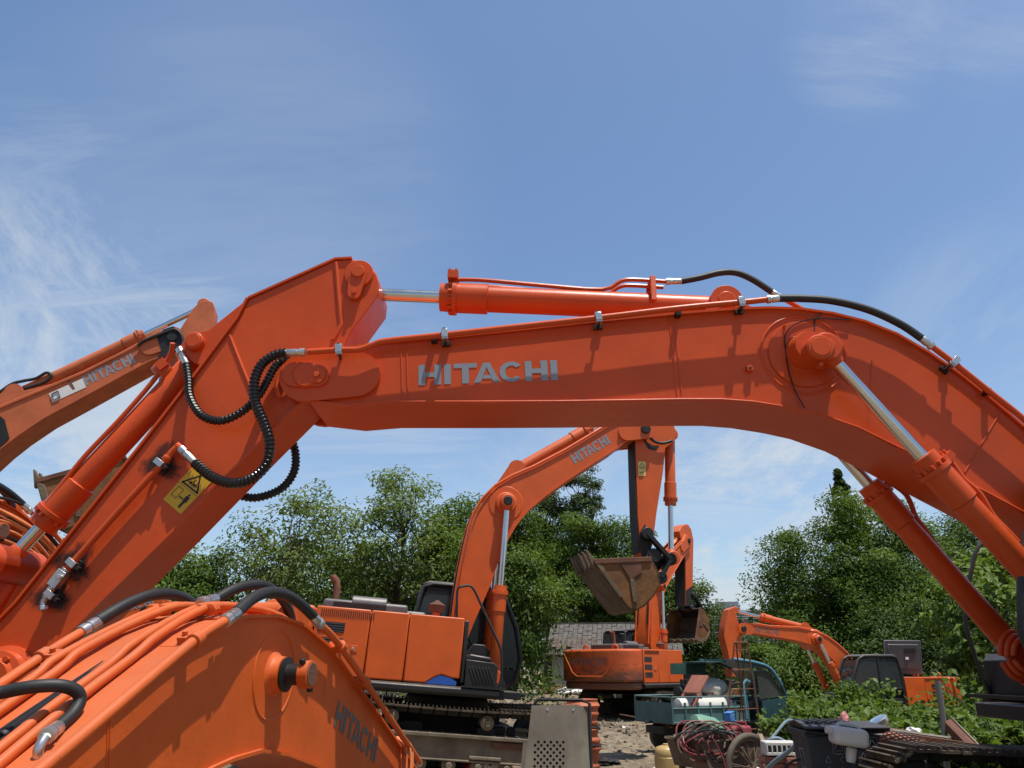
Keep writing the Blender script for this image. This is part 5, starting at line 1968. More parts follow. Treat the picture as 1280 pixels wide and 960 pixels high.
def limb(mb, a, b, r0, r1, rn, m, bend=0.12, n=6):
    a, b = V(a), V(b)
    L = (b - a).length
    P = []
    for i in range(5):
        t_ = i / 4
        k = math.sin(math.pi * t_) * L * bend
        P.append(a.lerp(b, t_) + V((rn.uniform(-1, 1), rn.uniform(-1, 1), rn.uniform(-0.1, 0.8))) * k * 0.6)
    mb.tube(P, [r0 + (r1 - r0) * i / 4 for i in range(5)], m, n)


def tree(label, x, y, h, rx, seed, leaves=9000, leaf=0.2, mat=LEAF_MID, base=0.25, clumps=60, clump_r=0.75, bark=BARK, z=None, group=None, open_=0.0, shape='round', nlimb=16, twig=0.012, name='tree', ry=None, light=0.0):
    rn = random.Random(seed)
    rg = np.random.default_rng(seed)
    z0 = ground_z(x, y) - 0.1 if z is None else z
    root = thing(name, label, 'tree', loc=(x, y, z0), group=group)
    ry = rx if ry is None else ry
    cs = []
    zc, hz = h * (base + 1) / 2, h * (1 - base) / 2
    tries = 0
    while len(cs) < clumps and tries < 9000:
        tries += 1
        if shape == 'cone':
            u = rn.random() ** 0.8
            zz_ = h * (base + (1 - base) * u)
            R = rx * 1.15 * (1 - u) ** 1.0 * rn.uniform(0.35, 1.1) + 0.05
            a = rn.uniform(0, 2 * math.pi)
            cs.append(V((R * math.cos(a), R * math.sin(a) * ry / rx, zz_)))
            continue
        d = V((rn.gauss(0, 1), rn.gauss(0, 1), rn.gauss(0, 1))).normalized()
        k = 0.84 + 0.22 * noise.noise(d * 1.9 + V((seed * 3.7, 0, 0))) + 0.14 * noise.noise(d * 4.5 + V((0, seed, 0)))
        q = rn.random() ** 0.42 if open_ < 0.5 else rn.random() ** 0.33
        p = V((d.x * rx * k * q, d.y * ry * k * q, zc + d.z * hz * (0.92 + 0.35 * (k - 0.8)) * q))
        if p.z < h * base * 0.8:
            continue
        if shape == 'vase' and math.hypot(p.x / rx, p.y / ry) > 0.25 + 0.9 * (p.z / h):
            continue
        cs.append(p)
    mb = MB()
    top_ = h * (0.93 if shape == 'cone' else 0.7)
    tp = [V((0, 0, 0))]
    for i in range(1, 7):
        s = i / 6
        tp.append(V((0.04 * h * s * math.sin(seed + 2.5 * s), 0.03 * h * s * math.cos(seed * 1.3 + 2 * s), top_ * s)))
    r0 = h * 0.017 + 0.03
    mb.tube(cr(tp, 3), [r0 * (1.25 - 1.1 * i / 18) for i in range(19)], bark, 9)
    order = sorted(cs, key=lambda c: rn.random())
    for i, c in enumerate(order):
        if shape == 'cone' and i % 2:
            continue
        s = min(0.95, max(0.18, (c.z - 0.32 * math.hypot(c.x, c.y)) / top_ * (0.9 if shape != 'cone' else 1.0)))
        k = s * 6
        j = min(5, int(k))
        a = tp[j].lerp(tp[j + 1], k - j)
        big_ = i < nlimb
        limb(mb, a, c, r0 * (0.42 if big_ else 0.2) * (1.15 - 0.7 * s), twig, rn, bark, 0.14, 6 if big_ else 4)
    mb.build('trunk', root, sharp=60)
    per = max(8, leaves // max(1, len(cs)))
    cen, nr, tn = [], [], []
    for c in cs:
        n = int(per * rn.uniform(0.6, 1.4))
        d = rg.normal(size=(n, 3))
        d /= np.linalg.norm(d, axis=1, keepdims=True)
        cr_ = clump_r * rn.uniform(0.7, 1.7)
        if shape == 'cone':
            cr_ *= 0.72 * max(0.25, 1.15 - c.z / h)
        q = rg.random(n) ** 0.5
        p = np.array(c) + d * (q * cr_)[:, None] * np.array([1.0, 1.0, 0.62 if shape != 'cone' else 0.75])
        cen.append(p)
        out = p - np.array([0, 0, zc])
        out /= np.linalg.norm(out, axis=1, keepdims=True) + 1e-6
        nr.append(np.array([0, 0, 0.75]) + 0.45 * d + 0.35 * out + 0.45 * rg.normal(size=(n, 3)))
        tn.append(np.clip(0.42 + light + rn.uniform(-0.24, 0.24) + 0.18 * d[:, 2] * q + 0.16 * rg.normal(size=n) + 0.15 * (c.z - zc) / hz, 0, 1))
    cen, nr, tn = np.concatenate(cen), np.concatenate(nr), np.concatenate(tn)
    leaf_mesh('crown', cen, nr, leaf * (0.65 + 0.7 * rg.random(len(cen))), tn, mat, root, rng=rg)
    return root


TG = 'trees around the yard'
# left, behind the side-on machine
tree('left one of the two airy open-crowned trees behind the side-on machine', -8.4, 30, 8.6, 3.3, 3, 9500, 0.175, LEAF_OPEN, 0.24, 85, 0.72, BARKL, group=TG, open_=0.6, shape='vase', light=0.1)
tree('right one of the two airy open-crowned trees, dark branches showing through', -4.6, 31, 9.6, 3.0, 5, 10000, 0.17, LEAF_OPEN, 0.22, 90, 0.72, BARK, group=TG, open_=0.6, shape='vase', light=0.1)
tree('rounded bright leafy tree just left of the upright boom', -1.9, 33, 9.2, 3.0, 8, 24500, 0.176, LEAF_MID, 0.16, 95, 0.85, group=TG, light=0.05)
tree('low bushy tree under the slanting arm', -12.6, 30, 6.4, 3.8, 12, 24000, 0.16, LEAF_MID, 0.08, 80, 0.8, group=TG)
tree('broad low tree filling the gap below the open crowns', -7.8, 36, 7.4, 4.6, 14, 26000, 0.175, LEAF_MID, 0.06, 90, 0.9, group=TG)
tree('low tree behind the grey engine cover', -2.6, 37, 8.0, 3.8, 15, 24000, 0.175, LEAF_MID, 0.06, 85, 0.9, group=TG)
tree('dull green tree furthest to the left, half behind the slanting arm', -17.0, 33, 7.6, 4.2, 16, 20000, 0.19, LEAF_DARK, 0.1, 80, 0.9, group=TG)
# middle
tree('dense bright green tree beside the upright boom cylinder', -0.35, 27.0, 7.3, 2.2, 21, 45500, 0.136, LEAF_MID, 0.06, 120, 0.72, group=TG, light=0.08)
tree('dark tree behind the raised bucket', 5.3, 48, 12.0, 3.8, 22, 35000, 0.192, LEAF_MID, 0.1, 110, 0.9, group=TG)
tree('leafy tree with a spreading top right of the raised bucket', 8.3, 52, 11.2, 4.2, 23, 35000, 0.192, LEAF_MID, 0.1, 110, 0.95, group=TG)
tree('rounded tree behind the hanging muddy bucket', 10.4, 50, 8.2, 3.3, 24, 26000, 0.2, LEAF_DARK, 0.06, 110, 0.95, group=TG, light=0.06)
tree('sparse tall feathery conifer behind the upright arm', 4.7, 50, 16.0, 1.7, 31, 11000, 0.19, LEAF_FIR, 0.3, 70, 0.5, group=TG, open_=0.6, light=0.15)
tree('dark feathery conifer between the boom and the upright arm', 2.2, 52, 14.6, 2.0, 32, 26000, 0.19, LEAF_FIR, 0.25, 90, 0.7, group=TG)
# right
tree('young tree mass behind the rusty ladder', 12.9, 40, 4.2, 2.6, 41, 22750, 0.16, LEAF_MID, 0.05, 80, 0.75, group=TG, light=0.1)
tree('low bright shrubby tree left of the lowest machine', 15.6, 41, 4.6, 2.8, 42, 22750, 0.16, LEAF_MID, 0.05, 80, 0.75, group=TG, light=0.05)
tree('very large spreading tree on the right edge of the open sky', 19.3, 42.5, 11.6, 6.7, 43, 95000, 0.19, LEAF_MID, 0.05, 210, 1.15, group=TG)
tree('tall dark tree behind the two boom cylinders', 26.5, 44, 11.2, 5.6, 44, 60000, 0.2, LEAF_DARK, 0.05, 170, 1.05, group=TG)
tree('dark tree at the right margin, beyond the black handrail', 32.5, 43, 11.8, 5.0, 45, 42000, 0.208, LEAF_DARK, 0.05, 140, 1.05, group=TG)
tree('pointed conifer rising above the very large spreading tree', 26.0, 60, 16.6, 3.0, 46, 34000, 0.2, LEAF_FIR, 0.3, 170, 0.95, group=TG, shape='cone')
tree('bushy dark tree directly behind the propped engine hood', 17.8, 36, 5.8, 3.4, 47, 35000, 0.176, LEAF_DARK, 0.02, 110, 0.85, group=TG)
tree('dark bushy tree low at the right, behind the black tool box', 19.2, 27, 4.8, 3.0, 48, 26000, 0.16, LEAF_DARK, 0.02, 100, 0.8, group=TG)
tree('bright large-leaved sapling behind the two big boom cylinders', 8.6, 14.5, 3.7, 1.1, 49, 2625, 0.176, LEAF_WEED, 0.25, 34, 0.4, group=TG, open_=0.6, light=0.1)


def weed(label, x, y, h, r, seed, n=420, leaf=0.16, z=None, nst=9):
    rn = random.Random(seed)
    rg = np.random.default_rng(seed)
    z0 = ground_z(x, y) if z is None else z
    root = thing('weed_plant', label, 'plant', loc=(x, y, z0), group='weeds between the machines')
    mb = MB()
    tips = []
    for i in range(nst):
        a, q = rn.uniform(0, 6.28), rn.random() ** 0.6
        tip = V((r * q * math.cos(a), r * q * math.sin(a), h * rn.uniform(0.6, 1.0)))
        st = V((tip.x * 0.35, tip.y * 0.35, 0))
        P = [st.lerp(tip, k / 4) + V((0, 0, 0.15 * h * math.sin(math.pi * k / 4))) for k in range(5)]
        mb.tube(P, [0.012, 0.011, 0.009, 0.007, 0.005], LEAF_WEED, 5)
        tips.append(P)
    mb.build('stem', root)
    cen = []
    for i in range(n):
        P = rn.choice(tips)
        k = min(3.999, 4 * rn.random() ** 0.6)
        j = int(k)
        c = P[j].lerp(P[j + 1], k - j)
        cen.append(c + V((rn.gauss(0, 0.11), rn.gauss(0, 0.11), rn.gauss(0, 0.05))))
    cen = np.array([tuple(c) for c in cen])
    nr = np.array([0, 0, 1.0]) + 0.5 * rg.normal(size=(n, 3))
    leaf_mesh('foliage', cen, nr, leaf * (0.6 + 0.8 * rg.random(n)), np.clip(0.5 + 0.25 * rg.normal(size=n), 0, 1), LEAF_WEED, root, droop=0.2, rng=rg, aspect=0.7)


for i, (px, py, Y, r, lab, n) in enumerate([
    (985, 852, 20, 0.9, 'leafy weed clump behind the cream plastic can', 500), (1010, 868, 16, 0.7, 'weed clump left of the bins, in front of the dark hollow', 420),
    (1072, 850, 17, 0.7, 'tallest weed clump, in front of the cab door of the lowest machine', 700), (1100, 876, 15.5, 0.9, 'weed clump below the orange side of the lowest machine', 560),
    (1140, 880, 15, 0.9, 'weed clump left of the leaning grey pipe', 560), (1052, 880, 14, 0.7, 'small weed clump above the second bin', 360), (1120, 895, 12.5, 0.8, 'broad-leaved weed above the red mesh roll', 420),
    (1190, 838, 13, 0.45, 'tall thin weed beside the top of the leaning grey pipe', 90), (1200, 880, 12.6, 0.8, 'broad-leaved weed right of the leaning grey pipe', 460),
    (1235, 888, 12, 0.9, 'weed clump under the black step plate', 520), (1270, 892, 11.5, 0.9, 'weed clump at the right margin above the track', 520), (1160, 896, 11.5, 0.6, 'weed clump just above the far end of the track', 320),
    (1215, 905, 11.2, 0.7, 'weed clump behind the tilted rusty plate', 380), (985, 892, 13.5, 0.5, 'weed clump between the truck cab and the bins', 300), (950, 862, 20, 0.6, 'weed clump at the back of the truck cab', 280)]):
    p = at_depth(px, py, Y)
    gz = ground_z(p.x, p.y)
    weed(lab, p.x, p.y, max(0.5, p.z - gz), r * 0.85, 60 + i, int(n * 2.2), 0.105 if Y > 13 else 0.12, nst=16)


def undergrowth():
    rg = np.random.default_rng(5)
    rn = random.Random(5)
    pts = []
    while len(pts) < 26000:
        x, y = rn.uniform(3.5, 34), rn.uniform(10.5, 44)
        if x < 0.43 * y - 0.2 and y < 34 and x < 14:
            continue
        if noise.noise(V((x * 0.5, y * 0.5, 3))) < -0.25:
            continue
        hh = 0.05 + 0.20 * (0.5 + noise.noise(V((x * 0.4, y * 0.4, 9))))
        pts.append((x, y, ground_z(x, y) + rn.random() ** 0.7 * hh))
    for k in range(9000):
        x, y = rn.uniform(-24, 2), rn.uniform(27, 37)
        pts.append((x, y, ground_z(x, y) + rn.random() * 1.1))
    cen = np.array(pts)
    n = len(cen)
    o = leaf_mesh('undergrowth', cen, np.array([0, 0, 1.0]) + 0.55 * rg.normal(size=(n, 3)), 0.15 * (0.6 + 0.9 * rg.random(n)), np.clip(0.22 + 0.25 * rg.normal(size=n), 0, 1), LEAF_MID, None, rng=rg, aspect=0.6)
    tag(o, 'low weeds and creepers covering the ground around the machines', 'undergrowth', kind='stuff')


undergrowth()


def far_woods():
    """the closed mass of trees beyond the yard"""
    rg = np.random.default_rng(17)
    rn = random.Random(17)
    cs = []
    for k in range(520):
        x = rn.uniform(-70, 110)
        y = 62 + rn.random() * 22 + abs(x) * 0.1
        H = 7.2 + 2.6 * noise.noise(V((x * 0.09, 0, 3))) + 1.4 * noise.noise(V((x * 0.3, 1, 3)))
        if 14 < x < 24:
            H *= 0.42
        cs.append((x, y, H * rn.random() ** 0.55))
    cen, tn = [], []
    for c in cs:
        n = 130
        d = rg.normal(size=(n, 3))
        d /= np.linalg.norm(d, axis=1, keepdims=True)
        cen.append(np.array(c) + d * (rg.random(n) ** 0.5 * 2.1)[:, None] * np.array([1.2, 1.2, 0.8]))
        tn.append(0.4 + rn.uniform(-0.2, 0.2) + 0.15 * rg.normal(size=n))
    cen, tn = np.concatenate(cen), np.concatenate(tn)
    n = len(cen)
    o = leaf_mesh('woods', cen, np.array([0, -0.3, 0.8]) + 0.6 * rg.normal(size=(n, 3)), 0.55 * (0.6 + 0.8 * rg.random(n)), tn, LEAF_DARK, None, rng=rg, aspect=0.7)
    tag(o, 'closed mass of dark trees far beyond the yard', 'woods', kind='stuff')


far_woods()

# ================================================================== buildings in the background


def tiled_house():
    p0 = at_depth(690, 862, 40)
    M = Matrix.Translation((2.2, 38.5, 0.15)) @ Matrix.Rotation(rad(-9), 4, 'Z')
    r = thing('tiled_house', 'low half-ruined house with a grey tiled roof and a white-framed opening', 'house', M=M)
    # x along the front, y away from the viewer
    mb = MB()
    mb.box((3.3, 0.12, 1.05), (4.4, 0.24, 2.1), WALLB)
    mb.box((0.1, 2.2, 1.1), (0.24, 4.4, 2.2), WALLB)
    mb.box((5.4, 2.2, 1.1), (0.24, 4.0, 2.2), WALLB)
    mb.box((2.8, 4.3, 1.1), (5.2, 0.24, 2.2), WALLB)
    mb.box((0.6, 0.12, 2.08), (1.3, 0.26, 0.34), WALLB)
    mb.build('wall', r, 0.01)
    mb = MB()
    mb.box((0.12, -0.05, 0.95), (0.85, 0.3, 1.9), WALLW)
    mb.build('white_pier', r, 0.01)
    mb = MB()
    mb.box((1.55, -0.06, 1.86), (2.1, 0.1, 0.16), WALLW)
    mb.box((2.55, -0.06, 0.9), (0.12, 0.1, 1.8), WALLW)
    mb.build('door_frame', r, 0.01)
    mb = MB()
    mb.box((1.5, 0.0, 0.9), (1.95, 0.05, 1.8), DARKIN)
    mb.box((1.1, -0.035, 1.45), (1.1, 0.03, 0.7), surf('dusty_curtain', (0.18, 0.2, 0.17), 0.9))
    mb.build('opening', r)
    tile = surf('grey_clay_tiles', (0.12, 0.108, 0.095), 0.9, var=0.4, vscale=3, bump=0.3, bump_scale=10)
    mb = MB()
    rn = random.Random(3)
    sl = math.atan2(1.45, 2.7)
    for j in range(13):
        for i in range(27):
            if j < 3 and i < 5 and rn.random() < 0.55:
                continue
            u = j / 13
            x = -0.45 + i * 0.235 + rn.uniform(-0.01, 0.01)
            y, z = -0.5 + 2.7 * u, 2.05 + 1.45 * u + 0.03 * (rn.random() - 0.5)
            mb.box((x, y, z), (0.21, 0.29, 0.035), tile, Matrix.Rotation(sl + rn.uniform(-0.06, 0.02), 3, 'X') @ Matrix.Rotation(rn.uniform(-0.05, 0.05), 3, 'Z'))
    mb.prism([(-0.5, -0.5, 1.99), (5.8, -0.5, 1.99), (5.8, 2.2, 3.44), (-0.5, 2.2, 3.44)], (0, 0, -0.04), DARKFR)
    mb.prism([(-0.5, 2.2, 3.44), (5.8, 2.2, 3.44), (5.8, 4.8, 2.0), (-0.5, 4.8, 2.0)], (0, 0, -0.05), tile)
    mb.bar((-0.5, 2.2, 3.5), (5.8, 2.2, 3.5), 0.2, 0.1, tile)
    mb.build('roof', r)
    mb = MB()
    for k in range(7):
        mb.bar((-0.4 + 0.35 * k, -0.5, 1.96), (-0.4 + 0.35 * k, 0.6, 2.75), 0.06, 0.08, RUST)
    mb.build('rafter', r)


tiled_house()


def shed():
    p = at_depth(862, 838, 46)
    r = thing('shed', 'tiny grey shed among the trees right of the rear machine', 'shed', loc=(p.x, 46, ground_z(p.x, 46)), rz=rad(-12))
    mb = MB()
    mb.prism([(-1.3, 0, 0), (1.3, 0, 0), (1.3, 0, 1.6), (0, 0, 2.3), (-1.3, 0, 1.6)], (0, 2, 0), WALLB)
    mb.build('wall', r)
    mb = MB()
    for s in (-1, 1):
        mb.prism([(s * 1.5, -0.2, 1.55), (0, -0.2, 2.4), (0, 2.2, 2.4), (s * 1.5, 2.2, 1.55)], (0, 0, 0.06), DARKFR)
    mb.build('roof', r)
    mb = MB()
    mb.box((0.1, -0.02, 1.2), (0.7, 0.04, 0.5), WALLW)
    mb.build('window', r)


shed()


def apartment(name, label, x, y, w_, d_, floors, rz, fh=3.0, wallc=(0.36, 0.37, 0.39), base=0.0):
    r = thing('apartment_block', label, 'building', loc=(x, y, base), rz=rad(rz))
    wm = surf('apartment_render_' + name, wallc, 0.9, var=0.1, vscale=0.2)
    H = floors * fh
    mb = MB()
    mb.box((0, d_ / 2, H / 2), (w_, d_, H), wm)
    mb.build('wall', r)
    mb = MB()
    mb.box((0, d_ / 2, H + 0.15), (w_ + 1.2, d_ + 1.2, 0.3), WALLW)
    mb.build('roof', r)
    for dx in (-0.25, 0.2):
        mb = MB()
        mb.box((dx * w_, d_ / 2, H + 1.4), (w_ * 0.18, d_ * 0.4, 2.4), wm)
        mb.build('stair_tower', r)
    n = max(3, int(w_ / 3.4))
    for f_ in range(max(0, floors - 5), floors):
        for i in range(n):
            x_ = -w_ / 2 + w_ * (i + 0.5) / n
            mb = MB()
            mb.box((x_, -0.03, f_ * fh + 1.6), (w_ / n * 0.55, 0.1, 1.5), GLASS)
            wn = mb.build('window', r)
            mb = MB()
            mb.box((x_, -0.1, f_ * fh + 1.6), (0.08, 0.06, 1.5), WALLW)
            mb.build('frame', wn)
        mb = MB()
        mb.box((0, -0.45, f_ * fh + 0.1), (w_ * 0.98, 0.9, 0.14), WALLW)
        mb.box((0, -0.88, f_ * fh + 0.6), (w_ * 0.98, 0.06, 0.12), WALLW)
        mb.build('balcony', r)


p = at_depth(930, 764, 190)
apartment('a', 'grey apartment block showing above the trees beyond the lowest machine', p.x + 4, 190, 30, 12, 8, -14, fh=(p.z) / 8, wallc=(0.20, 0.22, 0.25))
p = at_depth(727, 764, 150)
apartment('b', 'pale apartment block glimpsed between trees above the tiled roof', p.x, 150, 9, 9, 6, 8, fh=p.z / 6, wallc=(0.42, 0.44, 0.48))


def fence_left():
    r = thing('fence', 'low plank fence far behind the side-on machine', 'fence', loc=(-6.5, 29, ground_z(-6.5, 29)))
    for k in range(34):
        mb = MB()
        mb.box((k * 0.2, 0, 0.9), (0.14, 0.03, 1.7 + 0.1 * math.sin(k * 2.1)), WALLB)
        mb.build('picket', r)
    for z in (0.5, 1.3):
        mb = MB()
        mb.box((3.3, 0.04, z), (6.8, 0.04, 0.09), WALLB)
        mb.build('rail', r)


fence_left()

# ================================================================== things lying about


def put(px, py, Y):
    """spot on the ground under a sight line at distance Y"""
    p = at_depth(px, py, Y)
    return p.x, Y, ground_z(p.x, Y)


# perforated steel panel leaning up, with loose side plates
x, y, z = put(689, 925, 8.2)
M = Matrix.Translation((x, y, 0)) @ Matrix.Rotation(rad(-8), 4, 'Z') @ Matrix.Rotation(rad(-9), 4, 'X')
r = thing('perforated_panel', 'dusty beige steel panel with a grid of round holes, propped upright', 'panel', M=M)
W0, W1, H_ = 0.34, 0.21, 1.22
holes = []
for j in range(26):
    for i in range(5):
        hx_ = -0.17 + 0.062 * i + (0.031 if j % 2 else 0.0) - 0.02 * (1 - j / 26)
        hz_ = 0.10 + 0.031 * j
        if True:
            holes.append((hx_, hz_))
bm = bmesh.new()
outer_ = [bm.verts.new((a_, 0, b_)) for a_, b_ in ((-W0, 0), (W0 - 0.02, 0), (W1 + 0.04, H_), (-W1, H_ - 0.01))]
ed = [bm.edges.new((outer_[i], outer_[(i + 1) % 4])) for i in range(4)]
for hx_, hz_ in holes:
    rr = 0.0135
    vv = [bm.verts.new((hx_ + rr * math.cos(k * math.pi / 5), 0, hz_ + rr * 1.0 * math.sin(k * math.pi / 5))) for k in range(10)]
    ed += [bm.edges.new((vv[i], vv[(i + 1) % 10])) for i in range(10)]
bmesh.ops.triangle_fill(bm, edges=ed, use_beauty=True)
me = bpy.data.meshes.new('plate')
bm.to_mesh(me)
bm.free()
me.materials.append(BEIGE)
o = bpy.data.objects.new('plate', me)
COL.objects.link(o)
o.parent = r
sm = o.modifiers.new('thick', 'SOLIDIFY')
sm.thickness = 0.006
mb = MB()
mb.box((0, 0.10, 0.6), (0.46, 0.01, 1.1), DARKFR)
mb.build('backing', r)
mb = MB()
mb.prism([(W0 - 0.02, 0.0, 0), (W0 + 0.1, 0.10, 0), (W1 + 0.13, 0.10, H_ - 0.02), (W1 + 0.04, 0, H_)], (0.006, 0.006, 0), BEIGE)
mb.build('side_flange', r)
mb = MB()
mb.prism([(W1 + 0.15, 0.11, 0.0), (W1 + 0.18, 0.11, 0), (W1 + 0.17, 0.11, H_), (W1 + 0.14, 0.11, H_)], (0, 0.05, 0), INK)
mb.tube([(W1 + 0.16, 0.08, 0.1), (W1 + 0.16, 0.08, H_ + 0.02), (W1 + 0.08, 0.05, H_ + 0.05), (-W1 * 0.7, 0.03, H_ + 0.05), (-W1, 0.03, H_ - 0.02)], 0.016, INK, 8)
mb.build('rubber_seal', r)
for k in range(2):
    mb = MB()
    mb.cyl((-0.05 + 0.26 * k, -0.004, H_ - 0.05), (-0.05 + 0.26 * k, -0.012, H_ - 0.05), 0.012, STEEL, 10)
    mb.build('rivet', r)
x2, y2, z2 = put(672, 935, 8.9)
r2 = thing('steel_sheet', 'plain beige steel sheet standing behind the perforated panel', 'metal sheet', M=Matrix.Translation((x2, 8.75, 0)) @ Matrix.Rotation(rad(-10), 4, 'Z') @ Matrix.Rotation(rad(-6), 4, 'X'))
mb = MB()
mb.prism([(-0.24, 0, 0), (0.2, 0, 0), (0.2, 0, 0.82), (-0.17, 0, 0.82)], (0, 0.012, 0), BEIGE)
mb.build('sheet', r2)
mb = MB()
mb.prism([(0.0, 0.03, 0), (0.3, 0.03, 0), (0.3, 0.03, 1.16), (0.02, 0.03, 1.16)], (0, 0.012, 0), WALLB)
mb.cyl((0.1, 0.028, 1.1), (0.1, 0.02, 1.1), 0.012, INK, 8)
mb.build('folded_back', r2)

# orange fabric duct standing behind the panel
x, y, z = put(729, 925, 8.9)
r = thing('flexible_duct', 'crumpled orange cylinder with dark bands standing right behind the perforated panel', 'duct', loc=(x, 8.9, 0))
prof = []
for k in range(60):
    prof.append((k * 0.021, 0.165 + 0.012 * math.sin(k * 1.6) + 0.012 * math.sin(k * 0.37)))
mb = MB()
mb.lathe((0, 0, 0), (0, 0, 1.3), prof, PAINT_OLD, 24)
for v_i, v_ in enumerate(mb.v):
    k_ = 1 + 0.07 * noise.noise(V((v_[0] * 7, v_[1] * 7, v_[2] * 6)))
    mb.v[v_i] = (v_[0] * k_, v_[1] * k_, v_[2])
mb.build('sleeve', r, sharp=60)
for zq in (0.55, 0.78, 0.95):
    mb = MB()
    mb.tube([V((0.178 * math.cos(a_ * 0.314), 0.178 * math.sin(a_ * 0.314), zq + 0.02 * math.sin(a_ * 0.5))) for a_ in range(20)], 0.013, INK, 6, closed=True)
    mb.build('strap', r)
mb = MB()
mb.box((0.03, -0.17, 1.08), (0.10, 0.03, 0.06), PINK)
mb.build('tag', r)

# red plastic bag, paper, white tub on the ground left of the panel


def crumple(name, label, cat, px, py, Y, s, m, seed, sq=(1, 1, 1), zup=0.0):
    x, y, z = put(px, py, Y)
    bm = bmesh.new()
    bmesh.ops.create_icosphere(bm, subdivisions=4, radius=1)
    for v_ in bm.verts:
        q = v_.co + V((seed, 0, 0))
        k_ = 0.75 + 0.45 * noise.noise(q * 1.6) + 0.25 * abs(noise.noise(q * 4.0))
        v_.co = V((v_.co.x * k_ * sq[0], v_.co.y * k_ * sq[1], max(-0.25, v_.co.z * k_) * sq[2])) * s
    me = bpy.data.meshes.new(name)
    bm.to_mesh(me)
    bm.free()
    me.materials.append(m)
    o = bpy.data.objects.new(name, me)
    COL.objects.link(o)
    o.location = (x, y, z + 0.2 * s + zup)
    o.data.polygons.foreach_set('use_smooth', [True] * len(o.data.polygons))
    o.data.set_sharp_from_angle(angle=rad(30))
    return tag(o, label, cat)


REDBAG = surf('dark_red_film', (0.30, 0.015, 0.03), 0.3, var=0.3, vscale=6)
crumple('plastic_bag', 'crumpled dark red plastic bag on the dirt left of the panels', 'bag', 592, 957, 13.4, 0.22, REDBAG, 3, (1, 0.8, 1.25))
crumple('paper_scrap', 'crumpled white paper on the dirt below the track frame', 'paper', 604, 942, 13.3, 0.11, WHITEP, 6, (1.4, 0.8, 0.7), 0.12)
crumple('plastic_sheet', 'crumpled white plastic on the rubble before the ruined house', 'plastic sheet', 713, 866, 33, 0.42, WHITEP, 9, (1.5, 0.8, 0.6))
crumple('brick_heap', 'reddish brown heap of broken bricks in the opening of the ruined house', 'brick heap', 700, 858, 36, 0.8, RUST, 12, (1.3, 0.8, 0.7))
x, y, z = put(622, 950, 13.5)
r = thing('paint_tub', 'dirty white plastic tub lying beside the panel', 'tub', loc=(x, y, z + 0.15), rz=0.3)
mb = MB()
mb.lathe((-0.14, 0, 0), (0.16, 0, 0.02), [(0, 0.11), (0.01, 0.125), (0.26, 0.145), (0.28, 0.155), (0.30, 0.14)], WHITEJUG, 20)
mb.build('body', r)
mb = MB()
mb.tube([V((0.14, 0.15 * math.cos(a_ * 0.3), -0.0 + 0.15 * math.sin(a_ * 0.3))) for a_ in range(11)], 0.006, STEEL, 5)
mb.build('handle', r)

# amber jug
x, y, z = put(834, 948, 12.2)
z += 0.05
r = thing('plastic_drum', 'round-shouldered amber plastic drum half full of dark liquid on the dirt', 'drum', loc=(x, 12.2, z), rz=0.4)
mb = MB()
mb.lathe((0, 0, 0), (0, 0, 1), [(0, 0.15), (0.015, 0.175), (0.14, 0.18), (0.15, 0.172), (0.16, 0.18)], surf('dark_liquid_plastic', (0.10, 0.065, 0.03), 0.4), 28)
mb.lathe((0, 0, 0.16), (0, 0, 1), [(0, 0.18), (0.14, 0.182), (0.15, 0.174), (0.165, 0.18), (0.235, 0.17), (0.27, 0.145), (0.285, 0.10), (0.295, 0.06)], JUGYEL, 28)
mb.build('body', r)
mb = MB()
mb.cyl((0.0, 0, 0.455), (0.0, 0, 0.475), 0.05, JUGYEL, 14)
mb.build('cap', r)


# two-wheeled hand cart with hoses, gas bottle and cans
def spoke_wheel(parent, c, ax, R):
    mb = MB()
    c, ax = V(c), V(ax).normalized()
    u, w_ = perp_frame(ax)
    mb.tube([c + (u * math.cos(a_ * 2 * math.pi / 36) + w_ * math.sin(a_ * 2 * math.pi / 36)) * R for a_ in range(36)], 0.038, TYRE, 10, closed=True)
    wl = mb.build('wheel', parent)
    mb = MB()
    mb.tube([c + (u * math.cos(a_ * 2 * math.pi / 36) + w_ * math.sin(a_ * 2 * math.pi / 36)) * (R - 0.042) for a_ in range(36)], 0.014, CARTM, 6, closed=True)
    for k in range(20):
        a_ = k * 2 * math.pi / 20
        sgn = 1 if k % 2 else -1
        mb.tube([c + ax * 0.05 * sgn, c + (u * math.cos(a_ + 0.2 * sgn) + w_ * math.sin(a_ + 0.2 * sgn)) * (R - 0.045)], 0.005, CARTM, 4)
    mb.cyl(c - ax * 0.07, c + ax * 0.07, 0.03, CARTM, 12)
    mb.build('rim', wl)


